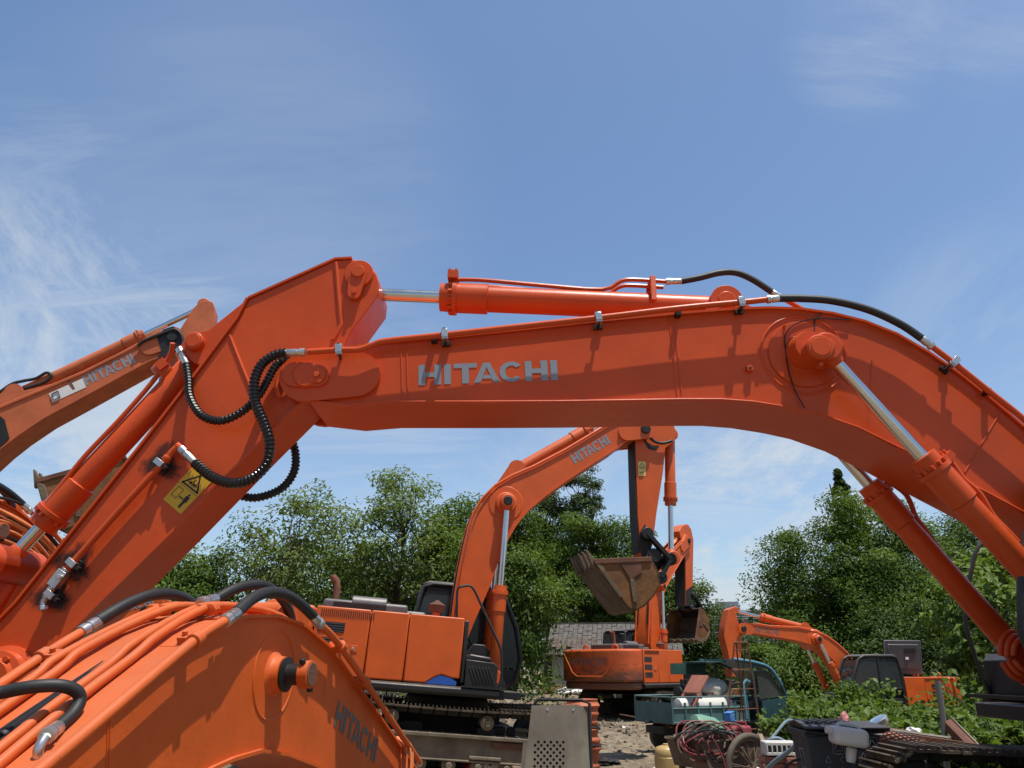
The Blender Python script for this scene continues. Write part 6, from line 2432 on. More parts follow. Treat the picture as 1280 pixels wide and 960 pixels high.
xc, yc_, zc_ = put(906, 940, 10.7)
MC = Matrix.Translation((xc, yc_, zc_)) @ Matrix.Rotation(rad(28), 4, 'Z')
r = thing('hand_cart', 'muddy two-wheeled steel hand cart piled with hoses', 'cart', M=MC)
for sy in (-1, 1):
    spoke_wheel(r, (0.0, sy * 0.43, 0.37), (0, 1, 0), 0.355)
mb = MB()
bt = [(-0.55, 0.36), (0.50, 0.36), (0.62, 0.66), (-0.66, 0.68)]
mb.prism([(a_, -0.33, b_) for a_, b_ in bt], (0, 0.012, 0), CARTM)
mb.prism([(a_, 0.318, b_) for a_, b_ in bt], (0, 0.012, 0), CARTM)
mb.prism([(-0.55, -0.318, 0.36), (0.5, -0.318, 0.36), (0.5, 0.318, 0.36), (-0.55, 0.318, 0.36)], (0, 0, 0.012), CARTM)
mb.prism([(0.5, -0.318, 0.36), (0.5, 0.318, 0.36), (0.62, 0.318, 0.66), (0.62, -0.318, 0.66)], (-0.01, 0, 0.004), CARTM)
mb.prism([(-0.55, -0.318, 0.36), (-0.55, 0.318, 0.36), (-0.66, 0.318, 0.68), (-0.66, -0.318, 0.68)], (0.01, 0, 0.004), CARTM)
mb.tube([(-0.66, -0.34, 0.68), (0.62, -0.34, 0.66), (0.62, 0.34, 0.66), (-0.66, 0.34, 0.68)], 0.016, CARTM, 6, closed=True)
mb.cyl((0, -0.47, 0.34), (0, 0.47, 0.34), 0.022, CARTM, 10)
mb.build('tray', r)
for sy in (-1, 1):
    mb = MB()
    mb.tube(cr([(0.45, sy * 0.3, 0.40), (0.8, sy * 0.3, 0.42), (1.15, sy * 0.3, 0.62), (1.42, sy * 0.3, 0.8), (1.55, sy * 0.3, 0.82)], 5), 0.02, GREYBLUE, 8)
    mb.build('handle', r)


def on_cart(p):
    return MC @ V(p)


rn = random.Random(21)
for k, (m, nm) in enumerate(((REDHOSE, 'red'), (REDHOSE, 'red'), (INK, 'black'), (REDHOSE, 'red'), (INK, 'black'), (RUBBER, 'black'), (CARTM, 'grey'))):
    P = []
    a0 = rn.uniform(0, 6)
    tilt = rn.uniform(0.6, 1.1)
    R_ = 0.26 + 0.05 * rn.random()
    for q in range(34):
        a_ = a0 + q * 0.55
        rr = R_ * (1 + 0.16 * math.sin(q * 1.1 + k))
        P.append(on_cart((-0.62 + rr * 0.95 * math.cos(a_) + 0.012 * q, -0.18 + 0.14 * math.sin(a_ * 0.9 + k) - 0.08 * k / 6, 0.66 + rr * tilt * 0.72 * math.sin(a_))))
    mb = MB()
    mb.tube(cr(P, 3), 0.011, m, 6)
    o = mb.build('hose_coil', None)
    tag(o, ('red welding hose looped over the left end of the hand cart' if nm == 'red' else 'black hose tangled in the loops on the hand cart' if nm == 'black' else 'grey hose looped under the coils on the hand cart'), 'hose', 'hoses looped over the hand cart')
for k, pts in enumerate(([(-0.3, -0.25, 0.74), (-0.1, -0.38, 0.78), (0.0, -0.42, 0.5), (0.05, -0.5, 0.25), (-0.1, -0.52, 0.05)], [(-0.5, -0.36, 0.72), (-0.42, -0.42, 0.5), (-0.38, -0.46, 0.2), (-0.3, -0.5, 0.02)],
                         [(-0.35, -0.36, 0.74), (-0.15, -0.43, 0.62), (0.02, -0.48, 0.38), (0.1, -0.42, 0.62), (0.25, -0.36, 0.74)])):
    mb = MB()
    mb.tube(cr([on_cart(q) for q in pts], 6), 0.011, CARTM if k != 1 else REDHOSE, 6)
    o = mb.build('hanging_hose', None)
    tag(o, ('thin grey hose hanging straight past the near cart wheel', 'dull red hose hanging down the left side of the cart', 'thin grey hose sagging in a loop across the cart side')[k], 'hose')

r = thing('gas_bottle', 'pale green gas bottle lying on the hand cart', 'gas bottle', M=MC @ Matrix.Translation((-0.25, 0.0, 0.78)) @ Matrix.Rotation(rad(-8), 4, 'Z'))
mb = MB()
mb.lathe((-0.22, 0, 0.06), (0.3, 0, -0.05), [(0, 0.05), (0.02, 0.12), (0.10, 0.14), (0.30, 0.14), (0.42, 0.09), (0.50, 0.045), (0.54, 0.035)], GASGRN, 24)
mb.build('body', r)
mb = MB()
mb.lathe((0.28, 0, -0.05), (0.42, 0, -0.08), [(0, 0.035), (0.06, 0.03), (0.08, 0.02), (0.12, 0.016)], STEEL, 12)
mb.build('valve', r)
for k, (cx_, lab) in enumerate(((0.12, 'faded red jerrycan on the hand cart, just right of the gas bottle'), (0.36, 'faded red jerrycan at the right end of the hand cart'))):
    r = thing('jerrycan', lab, 'jerrycan', M=MC @ Matrix.Translation((cx_, 0.05, 0.53)) @ Matrix.Rotation(rad(8 * k), 4, 'Z'))
    mb = MB()
    mb.box((0, 0, 0.14), (0.17, 0.22, 0.27), REDPL)
    mb.build('body', r, 0.035, seg=3)
    mb = MB()
    mb.tube([(0, -0.08, 0.265), (0, -0.08, 0.31), (0, 0.05, 0.31), (0, 0.05, 0.265)], 0.014, REDPL, 8)
    mb.build('handle', r)
    mb = MB()
    mb.cyl((0, 0.085, 0.265), (0, 0.085, 0.31), 0.025, INK, 12)
    mb.build('cap', r)
r = thing('blue_box', 'small bright blue plastic box on top of the red cans', 'box', M=MC @ Matrix.Translation((0.22, 0.1, 0.845)) @ Matrix.Rotation(rad(20), 4, 'Z'))
mb = MB()
mb.box((0, 0, 0.05), (0.12, 0.10, 0.09), BLUEBOX)
mb.build('body', r, 0.01)
mb = MB()
mb.prism([(-0.06, -0.05, 0.1), (0.07, -0.05, 0.12), (0.07, 0.05, 0.12), (-0.06, 0.05, 0.1)], (0, 0, 0.01), BLUEBOX)
mb.build('flap', r)


# small teal cargo truck
xt, yt, zt = put(890, 905, 17)
MT = Matrix.Translation((xt + 0.05, yt, zt)) @ Matrix.Rotation(rad(24), 4, 'Z')
r = thing('cargo_truck', 'small battered teal cargo truck with a loaded open bed', 'truck', M=MT)
mb = MB()
bx0, bx1, by, z0, z1 = -1.45, 0.35, 0.62, 0.55, 0.92
for sy in (-1, 1):
    mb.box(((bx0 + bx1) / 2, sy * by, (z0 + z1) / 2 - 0.03), (bx1 - bx0, 0.025, z1 - z0 - 0.06), TEAL)
    for k in range(7):
        mb.box((bx0 + (bx1 - bx0) * k / 6, sy * (by + 0.02), (z0 + z1) / 2), (0.035, 0.03, z1 - z0), TEAL)
    for z in (z0 + 0.02, z1 - 0.1, z1 + 0.1):
        mb.tube([(bx0, sy * (by + 0.02), z), (bx1, sy * (by + 0.02), z)], 0.018, TEAL, 6)
    for x_ in (bx0, bx1):
        mb.tube([(x_, sy * (by + 0.02), z0), (x_, sy * (by + 0.02), z1 + 0.1)], 0.018, TEAL, 6)
mb.box((bx0, 0, (z0 + z1) / 2), (0.025, 2 * by, z1 - z0), TEAL)
mb.tube([(bx0, -by, z1 + 0.1), (bx0, by, z1 + 0.1)], 0.018, TEAL, 6)
mb.box(((bx0 + bx1) / 2, 0, z0), (bx1 - bx0, 2 * by, 0.03), RUST)
mb.build('cargo_bed', r)
mb = MB()
mb.box((-0.1, 0, 0.42), (2.7, 0.6, 0.14), DARKFR)
mb.build('chassis', r)
for (x_, y_) in ((-0.9, -0.58), (-0.9, 0.58), (1.1, 0.0)):
    mb = MB()
    mb.lathe((x_, y_ - 0.07, 0.27), (x_, y_ + 0.07, 0.27), [(0, 0.15), (0.01, 0.25), (0.03, 0.27), (0.11, 0.27), (0.13, 0.25), (0.14, 0.15)], TYRE, 24)
    w_ = mb.build('wheel', r)
    mb = MB()
    mb.lathe((x_, y_ - 0.075, 0.27), (x_, y_ + 0.075, 0.27), [(0, 0.03), (0.0, 0.14), (0.15, 0.14), (0.15, 0.03)], CARTM, 16)
    mb.build('rim', w_)
mb = MB()
cabp = [(0.55, 0.4), (1.38, 0.4), (1.45, 0.8), (1.3, 1.1), (1.02, 1.55), (0.9, 1.62), (0.3, 1.72)]
for sy in (-1, 1):
    mb.plate([(0.75, 0.4), (1.4, 0.4), (1.45, 0.82), (1.36, 0.98), (0.75, 0.92)], sy * 0.6 - 0.015, sy * 0.6 + 0.015, TEALD)
    mb.tube(cr([(1.42, sy * 0.6, 0.95), (1.28, sy * 0.6, 1.25), (1.05, sy * 0.6, 1.52), (0.7, sy * 0.6, 1.64), (0.2, sy * 0.6, 1.70)], 5), 0.035, TEALD, 8)
    mb.tube([(0.62, sy * 0.6, 0.5), (0.60, sy * 0.6, 1.64)], 0.025, TEALD, 6)
mb.prism([(1.36, -0.6, 0.5), (1.45, -0.6, 0.8), (1.36, -0.6, 0.98), (1.34, -0.6, 0.98)], (0, 1.2, 0), TEALD)
mb.build('cab', r)
mb = MB()
mb.tube(cr([(1.30, -0.62, 1.22), (1.06, -0.62, 1.53), (0.7, -0.62, 1.65), (0.1, -0.62, 1.72)], 5), 0.03, CYAN, 8)
mb.prism([(1.05, -0.6, 1.54), (0.7, -0.6, 1.655), (0.3, -0.6, 1.70), (0.3, 0.6, 1.70), (0.7, 0.6, 1.655), (1.05, 0.6, 1.54)], (0, 0, 0.02), CYAN)
mb.build('roof_edge', r)
mb = MB()
mb.prism([(1.40, -0.56, 1.0), (1.40, 0.56, 1.0), (1.06, 0.56, 1.50), (1.06, -0.56, 1.50)], (-0.012, 0, -0.008), GLASSL)
mb.build('windscreen', r)
mb = MB()
mb.prism([(1.30, -0.585, 1.0), (0.72, -0.585, 0.95), (0.72, -0.585, 1.58), (1.02, -0.585, 1.48)], (0, 0.008, 0), GLASSL)
mb.build('side_window', r)
mb = MB()
mb.prism([(0.35, -0.1, 1.66), (-0.15, -0.1, 1.64), (-0.15, 0.7, 1.64), (0.35, 0.7, 1.66)], (0, 0, 0.03), GREENC)
mb.prism([(0.35, 0.6, 1.42), (-0.55, 0.6, 1.42), (-0.55, 0.6, 1.64), (0.35, 0.6, 1.66)], (0, 0.02, 0), GREENC)
mb.build('canopy', r)
mb = MB()
mb.tube(cr([(0.75, -0.35, 0.95), (0.78, -0.3, 1.15), (0.98, -0.25, 1.2)], 5), 0.02, INK, 6)
mb.tube([V((1.0 + 0.1 * math.sin(k * 0.4), -0.25 + 0.17 * math.cos(k * 0.4), 1.2 + 0.14 * math.sin(k * 0.4))) for k in range(16)], 0.014, INK, 6, closed=True)
mb.box((0.62, -0.2, 0.85), (0.3, 0.7, 0.12), INK)
mb.build('steering_and_seat', r)
mb = MB()
mb.tube([(0.3, -0.64, 0.6), (0.3, -0.64, 1.25), (0.38, -0.64, 1.32), (0.46, -0.64, 1.28)], 0.03, CYAN, 8)
mb.build('grab_rail', r)

r = thing('tank', 'long dirty white cylinder tank lying in the truck bed', 'tank', M=MT @ Matrix.Translation((-0.15, 0.0, 0.8)))
mb = MB()
mb.lathe((-0.75, 0, 0), (0.6, 0, 0.0), [(0, 0.05), (0.03, 0.17), (0.1, 0.2), (1.2, 0.2), (1.3, 0.17), (1.33, 0.05)], WHITEJUG, 24)
mb.build('body', r)
mb = MB()
mb.cyl((0.1, 0, 0.18), (0.1, 0, 0.26), 0.07, STEEL, 14)
mb.cyl((0.1, 0, 0.26), (0.1, 0, 0.28), 0.09, RUST, 14)
mb.build('fill_neck', r)
r = thing('steel_bracket', 'red oxide steel bracket with two notched arms leaning up in the truck bed', 'bracket', M=MT @ Matrix.Translation((-1.05, -0.25, 0.62)) @ Matrix.Rotation(rad(38), 4, 'Y'))
mb = MB()
mb.box((0, 0, 0.78), (0.05, 0.52, 0.42), PINKRUST)
mb.build('plate', r, 0.01)
for sy in (-1, 1):
    mb = MB()
    mb.box((0.01, sy * 0.235, 0.28), (0.05, 0.06 if sy > 0 else 0.1, 0.62), PINKRUST)
    mb.build('arm', r, 0.006)
mb = MB()
for k in range(6):
    mb.box((-0.03, -0.235, 0.08 + 0.085 * k), (0.012, 0.05, 0.045), INK)
mb.build('notch_row', r)
r = thing('engine', 'greasy dark engine lying in the truck bed behind the bracket', 'engine', M=MT @ Matrix.Translation((-0.35, 0.3, 0.95)))
mb = MB()
mb.box((0, 0, 0.1), (0.42, 0.32, 0.34), GREASE)
for k in range(4):
    mb.cyl((-0.15 + 0.1 * k, 0, 0.25), (-0.15 + 0.1 * k, 0, 0.38), 0.045, DARKFR, 12)
mb.lathe((-0.3, 0, 0.1), (0.3, 0, 0.1), [(0, 0.1), (0.02, 0.15), (0.06, 0.15), (0.06, 0.06), (0.54, 0.06), (0.54, 0.12), (0.6, 0.12)], GREASE, 18)
mb.build('block', r, 0.012)
mb = MB()
mb.cyl((-0.02, -0.35, -0.05), (-0.02, -0.35, 0.25), 0.07, STEEL, 16)
mb.build('filter', r)
r = thing('sack', 'bulging off-white sack on the far side of the truck bed', 'sack', M=MT @ Matrix.Translation((0.25, 0.3, 1.15)))
bm = bmesh.new()
bmesh.ops.create_icosphere(bm, subdivisions=3, radius=1)
for v_ in bm.verts:
    k_ = 1 + 0.2 * noise.noise(v_.co * 2.1)
    v_.co = V((v_.co.x * 0.36 * k_, v_.co.y * 0.28 * k_, v_.co.z * 0.2 * k_))
me = bpy.data.meshes.new('cloth')
bm.to_mesh(me)
bm.free()
me.materials.append(WHITEJUG)
me.polygons.foreach_set('use_smooth', [True] * len(me.polygons))
o = bpy.data.objects.new('cloth', me)
COL.objects.link(o)
o.parent = r
x, y, z = put(972, 879, 19)
p = at_depth(972, 885, 19)
r = thing('fuel_can', 'cream plastic can lying on a ledge behind the truck cab', 'can', loc=(p.x, 19, p.z), rz=rad(-15))
mb = MB()
mb.box((0, 0, 0.1), (0.34, 0.24, 0.2), CREAM)
mb.build('body', r, 0.04, seg=3)
mb = MB()
mb.cyl((-0.17, 0, 0.15), (-0.22, 0, 0.17), 0.04, CREAM, 12)
mb.build('cap', r)
r = thing('concrete_block', 'grey concrete slab ledge under the cream can', 'concrete block', loc=(p.x + 0.15, 19.1, ground_z(p.x, 19)), rz=rad(-10))
mb = MB()
hh = p.z - ground_z(p.x, 19)
mb.box((0, 0, hh / 2), (1.1, 0.5, hh - 0.01), WALLB)
mb.build('block', r, 0.02)


# rusty trestle ladder
pts = {k: at_depth(*v_) for k, v_ in {'a0': (909, 905, 14.2), 'a1': (918, 803, 14.2), 'b0': (950, 908, 14.2), 'b1': (934, 803, 14.2), 'c0': (930, 900, 15.0), 'c1': (920, 803, 14.3), 'd0': (925, 890, 15.2), 'd1': (932, 803, 14.3)}.items()}
for k in ('a', 'b', 'c', 'd'):
    q0, q1 = pts[k + '0'], pts[k + '1']
    g0 = ground_z(q0.x, q0.y)
    s_ = (g0 - q1.z) / (q0.z - q1.z)
    pts[k + '0'] = q1.lerp(q0, s_)
r = thing('trestle_ladder', 'tall thin rusty trestle ladder standing in front of the teal truck', 'ladder')
for k in ('a', 'b', 'c', 'd'):
    mb = MB()
    mb.tube([pts[k + '0'], pts[k + '1']], 0.014, RUST, 6)
    mb.build('leg', r)
for k in range(6):
    mb = MB()
    s_ = (k + 0.4) / 6
    mb.tube([pts['a1'].lerp(pts['a0'], s_), pts['b1'].lerp(pts['b0'], s_)], 0.010, RUST, 6)
    mb.build('rung', r)
for k in range(2):
    mb = MB()
    s_ = 0.35 + 0.35 * k
    mb.tube([pts['c1'].lerp(pts['c0'], s_), pts['a1'].lerp(pts['a0'], s_)], 0.012, RUST, 6)
    mb.build('brace', r)
mb = MB()
mb.tube([pts['a1'], pts['b1'], pts['d1'], pts['c1']], 0.016, RUST, 6, closed=True)
mb.build('top_frame', r)


# wheelie bins with recycling marks
def bin_(x, y, z, rz, label, lid_open=True):
    M = Matrix.Translation((x, y, z)) @ Matrix.Rotation(rad(rz), 4, 'Z') @ Matrix.Diagonal((0.80, 0.86, 1, 1))
    r = thing('wheelie_bin', label, 'bin', M=M, group='charcoal wheelie bins')
    mb = MB()
    b0 = [(-0.21, -0.24), (0.21, -0.24), (0.21, 0.24), (-0.21, 0.24)]
    b1 = [(-0.275, -0.32), (0.275, -0.32), (0.275, 0.36), (-0.275, 0.36)]
    vs = [(p_[0], p_[1], 0.06) for p_ in b0] + [(p_[0], p_[1], 0.96) for p_ in b1]
    mb.add(vs, [(3, 2, 1, 0), (0, 1, 5, 4), (1, 2, 6, 5), (2, 3, 7, 6), (3, 0, 4, 7)], BIN)
    mb.build('body', r, 0.03, seg=3)
    mb = MB()
    mb.tube([(-0.285, -0.33, 0.96), (0.285, -0.33, 0.96), (0.285, 0.37, 0.96), (-0.285, 0.37, 0.96)], 0.03, BIN, 8, closed=True)
    mb.build('rim', r)
    mb = MB()
    if lid_open:
        mb.prism([(-0.29, -0.35, 1.0), (0.29, -0.35, 1.0), (0.29, 0.1, 1.05), (0.29, 0.38, 1.0), (-0.29, 0.38, 1.0), (-0.29, 0.1, 1.05)], (0, 0, 0.02), BIN)
        for k in range(5):
            mb.box((-0.2 + 0.1 * k, 0.0, 1.055), (0.03, 0.6, 0.02), BIN)
    else:
        mb.prism([(-0.29, -0.35, 1.0), (0.29, -0.35, 1.0), (0.29, 0.38, 1.02), (-0.29, 0.38, 1.02)], (0, 0, 0.025), BIN)
    mb.build('lid', r, 0.008)
    mb = MB()
    mb.tube([(-0.22, 0.36, 0.98), (-0.22, 0.44, 1.0), (0.22, 0.44, 1.0), (0.22, 0.36, 0.98)], 0.016, BIN, 8)
    mb.build('handle', r)
    for sx in (-1, 1):
        mb = MB()
        mb.lathe((sx * 0.2, 0.26, 0.1), (sx * 0.27, 0.26, 0.1), [(0, 0.04), (0.0, 0.1), (0.07, 0.1), (0.07, 0.04)], RUBBER, 20)
        mb.build('wheel', r)
    # recycling triangle in a square, arrows and characters below
    fr_ = lambda u_, v_: V((u_, -0.24 - 0.08 * (v_ - 0.06) / 0.9 - 0.006, v_))

    def fl(mb, pts_, wd, cl=True):
        n_ = len(pts_)
        for i in range(n_ if cl else n_ - 1):
            mb.bar(fr_(*pts_[i]), fr_(*pts_[(i + 1) % n_]), 0.003, wd, BINPRINT, up=(0, 1, 0))
    mb = MB()
    cx_, cz_, h_ = 0.05, 0.865, 0.062
    fl(mb, [(cx_ - h_, cz_ - h_), (cx_ + h_, cz_ - h_), (cx_ + h_, cz_ + h_), (cx_ - h_, cz_ + h_)], 0.008)
    for k in range(3):
        a_ = rad(90 + 120 * k)
        a2 = rad(90 + 120 * (k + 1))
        pa = V((cx_ + 0.062 * math.cos(a_), cz_ - 0.008 + 0.062 * math.sin(a_)))
        pb_ = V((cx_ + 0.062 * math.cos(a2), cz_ - 0.008 + 0.062 * math.sin(a2)))
        fl(mb, [tuple(pa.lerp(pb_, 0.12)), tuple(pa.lerp(pb_, 0.72))], 0.016, False)
        fl(mb, [tuple(pa.lerp(pb_, 0.72) + V((0.012, 0.012))), tuple(pa.lerp(pb_, 0.86)), tuple(pa.lerp(pb_, 0.72) - V((0.012, 0.012)))], 0.01, False)
    fl(mb, [(cx_ - 0.04, cz_ - 0.07), (cx_ + 0.04, cz_ - 0.07)], 0.01, False)
    mb.build('recycling_mark', r)
    mb = MB()
    for (x_, k) in ((-0.075, 0), (0.075, 1)):
        z_ = 0.755
        fl(mb, [(x_ - 0.03, z_ - 0.025), (x_ + 0.0, z_ + 0.03), (x_ + 0.03, z_ - 0.025)] if k == 0 else [(x_ + 0.025, z_ + 0.03), (x_ - 0.025, z_), (x_ + 0.025, z_ - 0.03)], 0.01, k == 0)
        fl(mb, [(x_ - 0.03, z_ - 0.085), (x_ + 0.03, z_ - 0.085)], 0.01, False)
        fl(mb, [(x_, z_ - 0.055), (x_, z_ - 0.115)], 0.01, False)
        fl(mb, [(x_ - 0.03, z_ - 0.115), (x_ + 0.03, z_ - 0.115)], 0.008, False)
    mb.build('printed_symbols', r)
    sd_ = lambda u_, v_: V((-0.21 - 0.065 * (v_ - 0.06) / 0.9 - 0.006, u_, v_))
    mb = MB()
    q_ = [(-0.08, 0.66), (0.06, 0.66), (0.06, 0.82), (-0.08, 0.82)]
    for i in range(4):
        mb.bar(sd_(*q_[i]), sd_(*q_[(i + 1) % 4]), 0.008, 0.003, BINPRINT, up=(1, 0, 0))
    for k in range(4):
        zq = 0.60 - 0.07 * k
        mb.bar(sd_(-0.05, zq), sd_(0.03, zq + 0.03), 0.01, 0.003, BINPRINT, up=(1, 0, 0))
        mb.bar(sd_(-0.05, zq + 0.03), sd_(0.03, zq), 0.01, 0.003, BINPRINT, up=(1, 0, 0))
    mb.build('side_print', r)
    return r


pb1 = at_depth(1030, 925, 7.9)
bin_(pb1.x - 0.02, 7.85, 0.03, -4, 'charcoal wheelie bin with a white recycling triangle on its front, nearest the cart')
pb2 = at_depth(1078, 925, 8.6)
bin_(pb2.x + 0.02, 8.75, -0.03, -4, 'charcoal wheelie bin half hidden behind the white can', False)
pj = at_depth(1052, 921, 7.35)
r = thing('jerrycan', 'milky white plastic can lying across the bins', 'jerrycan', M=Matrix.Translation(pj + V((0.06, 0, 0.0))) @ Matrix.Rotation(rad(8), 4, 'Y'))
mb = MB()
mb.box((0, 0, 0), (0.30, 0.2, 0.15), WHITEJUG)
mb.build('body', r, 0.045, seg=4)
mb = MB()
mb.cyl((-0.13, 0, 0.03), (-0.195, 0, 0.035), 0.035, WHITEJUG, 14)
mb.build('cap', r)
mb = MB()
mb.tube(cr([(-0.1, 0, 0.07), (-0.07, 0, 0.1), (0.06, 0, 0.1), (0.1, 0, 0.07)], 4), 0.014, WHITEJUG, 8)
mb.build('handle', r)
pj = at_depth(1064, 942, 7.45)
r = thing('plastic_bottle', 'small cloudy plastic bottle hanging upside down below the white can', 'bottle', M=Matrix.Translation(pj) @ Matrix.Rotation(rad(12), 4, 'Y'))
mb = MB()
mb.lathe((0, 0, 0.1), (0, 0, -0.2), [(0.05, 0.03), (0.06, 0.045), (0.14, 0.042), (0.17, 0.035), (0.175, 0.02)], WHITEJUG, 16)
mb.build('body', r)
mb = MB()
mb.cyl((0, 0, 0.03), (0, 0, 0.052), 0.022, CREAM, 10)
mb.build('cap', r)
pp = at_depth(1056, 903, 8.9)
o = crumple('pink_rag', 'scrap of pink cloth sticking up behind the white can', 'rag', 1056, 903, 8.9, 0.075, PINK, 2, (0.9, 0.4, 1.5))
o.location = pp

# red mesh roll, beam, pipe, rusty plates and odd pieces on the right
pa, pb_ = at_depth(1094, 922, 8.6), at_depth(1156, 931, 8.2)
r = thing('mesh_roll', 'tapering roll of red plastic mesh lying behind the track', 'mesh roll')
mb = MB()
mb.lathe(pa, pb_, [(0, 0.06), (0.0, 0.11), ((pb_ - pa).length, 0.05)], PINKRUST, 22)
mb.build('roll', r)
mb = MB()
d_ = (pb_ - pa).normalized()
u_, w_ = perp_frame(d_)
L_ = (pb_ - pa).length
for k in range(14):
    for sgn in (-1, 1):
        P = []
        for q in range(12):
            s_ = q / 11
            a_ = k * 2 * math.pi / 14 + sgn * s_ * 3.0
            P.append(pa + d_ * (L_ * s_) + (u_ * math.cos(a_) + w_ * math.sin(a_)) * (0.114 - 0.06 * s_))
        mb.tube(P, 0.003, INK, 4)
mb.build('mesh', r)
r = thing('steel_beam', 'long dusty steel bar lying behind the track, ending at the grey pipe', 'beam')
q0, q1 = at_depth(1090, 912, 9.6), at_depth(1187, 925, 9.0)
mb = MB()
mb.bar(q0, q1, 0.12, 0.06, BEIGE)
mb.build('bar', r, 0.008)
mb = MB()
mb.bar(q0 + V((0.1, 0.1, -0.06)), q1 + V((0, 0.1, -0.06)), 0.1, 0.05, DARKFR)
mb.build('flange', r)
q0, q1 = at_depth(1181, 927, 9.3), at_depth(1172, 851, 9.3)
g_ = ground_z(q0.x, q0.y)
q0 = q1 + (q0 - q1) * ((g_ - q1.z) / (q0.z - q1.z))
mb = MB()
mb.tube(cr([q0, q0.lerp(q1, 0.35) + V((-0.01, 0, 0)), q0.lerp(q1, 0.7) + V((0.01, 0, 0)), q1], 4), 0.032, surf('galvanised_pipe', (0.24, 0.24, 0.23), 0.5, 0.4, var=0.25), 10)
o = mb.build('leaning_pipe', None)
tag(o, 'grey galvanised pipe standing up out of the scrap, leaning slightly', 'pipe')
q0, q1 = at_depth(1176, 853, 9.4), at_depth(1268, 930, 9.0)
mb = MB()
mb.tube([q0, q0.lerp(q1, 0.5) + V((0, 0, -0.03)), q1], 0.006, DARKFR, 5)
o = mb.build('slack_wire', None)
tag(o, 'thin dark wire sloping down from the top of the grey pipe', 'wire')
r = thing('rusty_plate', 'dark red rusty steel plate tilted among the weeds', 'steel plate')
a_, b_, c_, d_ = [at_depth(*q) for q in ((1181, 902, 9.2), (1188, 898, 9.6), (1225, 935, 9.3), (1216, 938, 8.9))]
mb = MB()
mb.prism([a_, b_, c_, d_], (0.02, 0.05, -0.10), RUST)
mb.build('plate', r, 0.004)
mb = MB()
mb.bar(b_ + V((0, 0, 0.01)), c_ + V((0, 0, 0.01)), 0.02, 0.03, BEIGE)
mb.build('edge_strip', r)
p = at_depth(1100, 906, 9.8)
r = thing('lamp_unit', 'broken silver vehicle lamp on the scrap behind the second bin', 'lamp', M=Matrix.Translation(p) @ Matrix.Rotation(rad(-30), 4, 'Y'))
mb = MB()
mb.lathe((0, 0, -0.07), (0, 0, 0.09), [(0, 0.02), (0.02, 0.08), (0.08, 0.12), (0.13, 0.125), (0.14, 0.11)], STEEL, 20)
mb.build('housing', r)
mb = MB()
mb.lathe((0, 0, 0.06), (0, 0, 0.1), [(0, 0.1), (0.01, 0.09), (0.02, 0.01)], GLASSL, 20)
mb.build('lens', r)
crumple('white_scrap', 'small white scrap of foam in the weeds above the track', 'foam scrap', 1140, 914, 10.5, 0.08, WHITEP, 15, (1.3, 1, 0.8)).location = at_depth(1143, 915, 10.5)
crumple('red_scrap', 'small red and white scrap in the weeds above the bins', 'scrap', 1018, 902, 11.5, 0.06, REDPL, 17, (1.3, 1, 0.8)).location = at_depth(1019, 903, 11.5)
# white slotted crate and bricks left of the bins
p = at_depth(974, 935, 9.5)
r = thing('slotted_crate', 'white plastic slotted crate on bricks left of the bins', 'crate', loc=(p.x, 9.5, p.z - 0.05), rz=rad(-4))
mb = MB()
for z_ in (0.0, 0.10):
    mb.box((0, -0.12, z_), (0.34, 0.02, 0.03), WHITEJUG)
for k in range(7):
    mb.box((-0.16 + 0.053 * k, -0.12, 0.05), (0.016, 0.02, 0.09), WHITEJUG)
mb.box((0, 0.12, 0.05), (0.34, 0.02, 0.13), WHITEJUG)
mb.box((0, 0.0, 0.115), (0.34, 0.24, 0.012), WHITEJUG)
mb.box((0, 0.0, -0.01), (0.34, 0.24, 0.012), WHITEJUG)
for sx in (-1, 1):
    mb.box((sx * 0.17, 0, 0.05), (0.014, 0.24, 0.13), WHITEJUG)
mb.build('frame', r, 0.004)
BRICK = surf('pale_red_brick', (0.38, 0.17, 0.12), 0.9, var=0.3, vscale=6, bump=0.3)
zb = p.z - 0.08
rn = random.Random(6)
k = 0
while zb > ground_z(p.x, 9.5) + 0.02:
    for i in range(2):
        mb = MB()
        mb.box((p.x - 0.1 + 0.25 * i + rn.uniform(-0.02, 0.02), 9.5 + rn.uniform(-0.03, 0.03), zb - 0.035), (0.235, 0.22, 0.062), BRICK, Matrix.Rotation(rn.uniform(-0.12, 0.12), 3, 'Z'))
        o = mb.build('brick', None, 0.006)
        tag(o, 'pale red brick in the small stack under the white crate', 'brick', 'bricks stacked under the white crate')
    zb -= 0.068
    k += 1
# blue-grey bent bars by the bins (frame of a barrow)
r = thing('bent_tube', 'bent grey-blue steel tube reaching up beside the bins', 'tube')
mb = MB()
mb.tube(cr([at_depth(948, 975, 9.2), at_depth(965, 955, 9.0), at_depth(985, 940, 8.8), at_depth(1000, 928, 8.6), at_depth(1011, 929, 8.6)], 5), 0.022, GREYBLUE, 10)
mb.build('grip', r)
mb = MB()
mb.tube(cr([at_depth(952, 935, 10.4), at_depth(962, 925, 10.3), at_depth(972, 923, 10.3), at_depth(981, 927, 10.3)], 5), 0.022, GREYBLUE, 10)
mb.build('brace', r)
mb = MB()
mb.tube(cr([at_depth(975, 968, 8.2), at_depth(990, 952, 8.0), at_depth(1010, 949, 7.9), at_depth(1030, 957, 7.9), at_depth(1040, 968, 7.9)], 5), 0.012, RUBBER, 8)
o = mb.build('cable_loop', None)
tag(o, 'dark cable looping in front of the wheelie bin', 'cable')


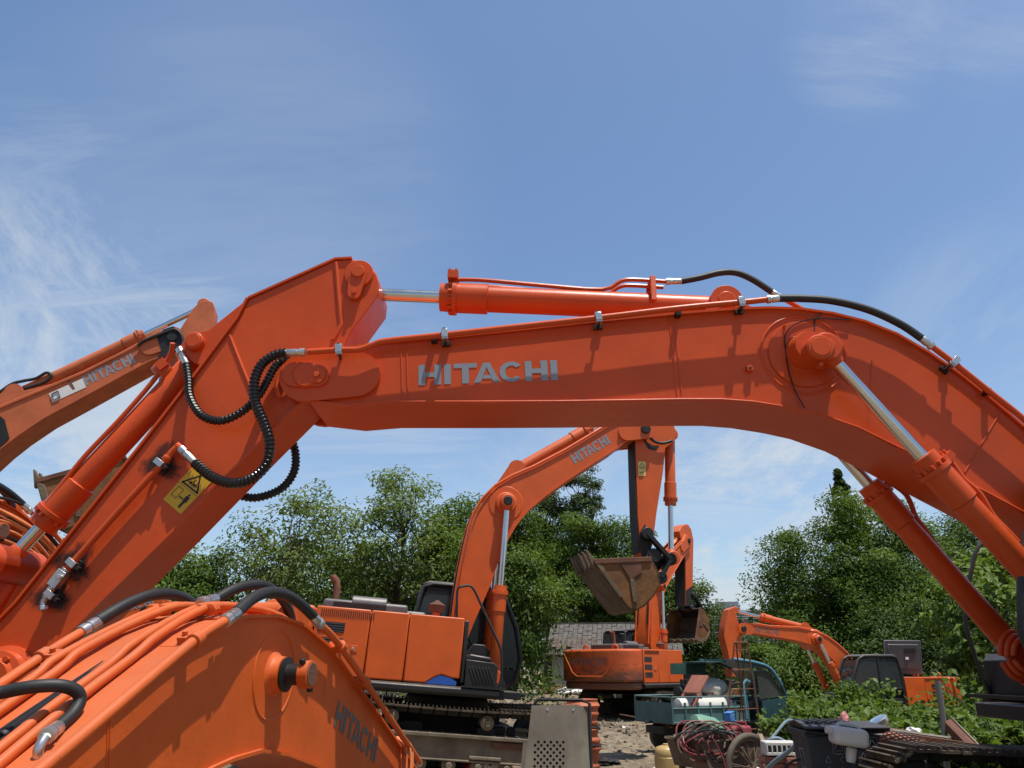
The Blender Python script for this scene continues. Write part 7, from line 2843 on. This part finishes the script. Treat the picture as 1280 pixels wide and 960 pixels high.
# loose scrap around the cart and the bins
def scrap(name, label, cat, a, b, w_, h_, m, up=None, pipe=False):
    qa, qb = at_depth(*a), at_depth(*b)
    qa.z = max(qa.z, ground_z(qa.x, qa.y) + 0.02)
    qb.z = max(qb.z, ground_z(qb.x, qb.y) + 0.02)
    mb = MB()
    if pipe:
        mb.tube(cr([qa, qa.lerp(qb, 0.4) + V((0, 0, 0.02)), qb], 6), w_, m, 8)
    else:
        mb.bar(qa, qb, w_, h_, m)
    o = mb.build(name, None, 0 if pipe else 0.004)
    return tag(o, label, cat)


WOOD = surf('grey_weathered_wood', (0.26, 0.20, 0.14), 0.85, var=0.4, vscale=5, bump=0.3, bump_scale=30)
scrap('wooden_plank', 'weathered plank slanting from the cart wheel up to the bins', 'plank', (950, 918, 10.0), (968, 962, 9.6), 0.05, 0.03, WOOD)
scrap('wooden_plank', 'short weathered plank on the dirt in front of the truck wheel', 'plank', (800, 897, 17.5), (842, 902, 16.5), 0.10, 0.03, WOOD)
scrap('steel_rod', 'thin rusty rod lying on the dirt between the rear machine and the truck', 'rod', (775, 893, 18.5), (840, 909, 16.0), 0.014, 0, RUST, pipe=True)
scrap('steel_rod', 'bent rusty rod beside the amber drum', 'rod', (838, 958, 12.6), (872, 940, 12.8), 0.014, 0, RUST, pipe=True)
scrap('wooden_plank', 'dark plank sticking up behind the broken lamp', 'plank', (1088, 908, 10.2), (1150, 918, 9.8), 0.14, 0.03, RUST)
scrap('angle_iron', 'rusty angle iron lying across the scrap behind the mesh roll', 'angle iron', (1098, 915, 9.1), (1230, 934, 8.8), 0.06, 0.05, RUST)
scrap('hose_piece', 'short black hose curling on the dirt under the truck bed', 'hose', (806, 903, 16.5), (850, 905, 16.3), 0.025, 0, RUBBER, pipe=True)
crumple('dirt_clod', 'dark oily clod of earth on the dirt left of the amber drum', 'clod', 752, 935, 14.5, 0.16, DARKFR, 31, (2.2, 1.2, 0.5))
crumple('plastic_bag', 'crumpled white bag behind the cart and under the ladder', 'bag', 940, 905, 13.0, 0.14, WHITEP, 33, (1.3, 0.9, 0.8))
crumple('rusty_lump', 'rusty engine part lying by the white crate', 'machine part', 958, 930, 11.0, 0.13, RUST, 35, (1.2, 0.9, 0.9))
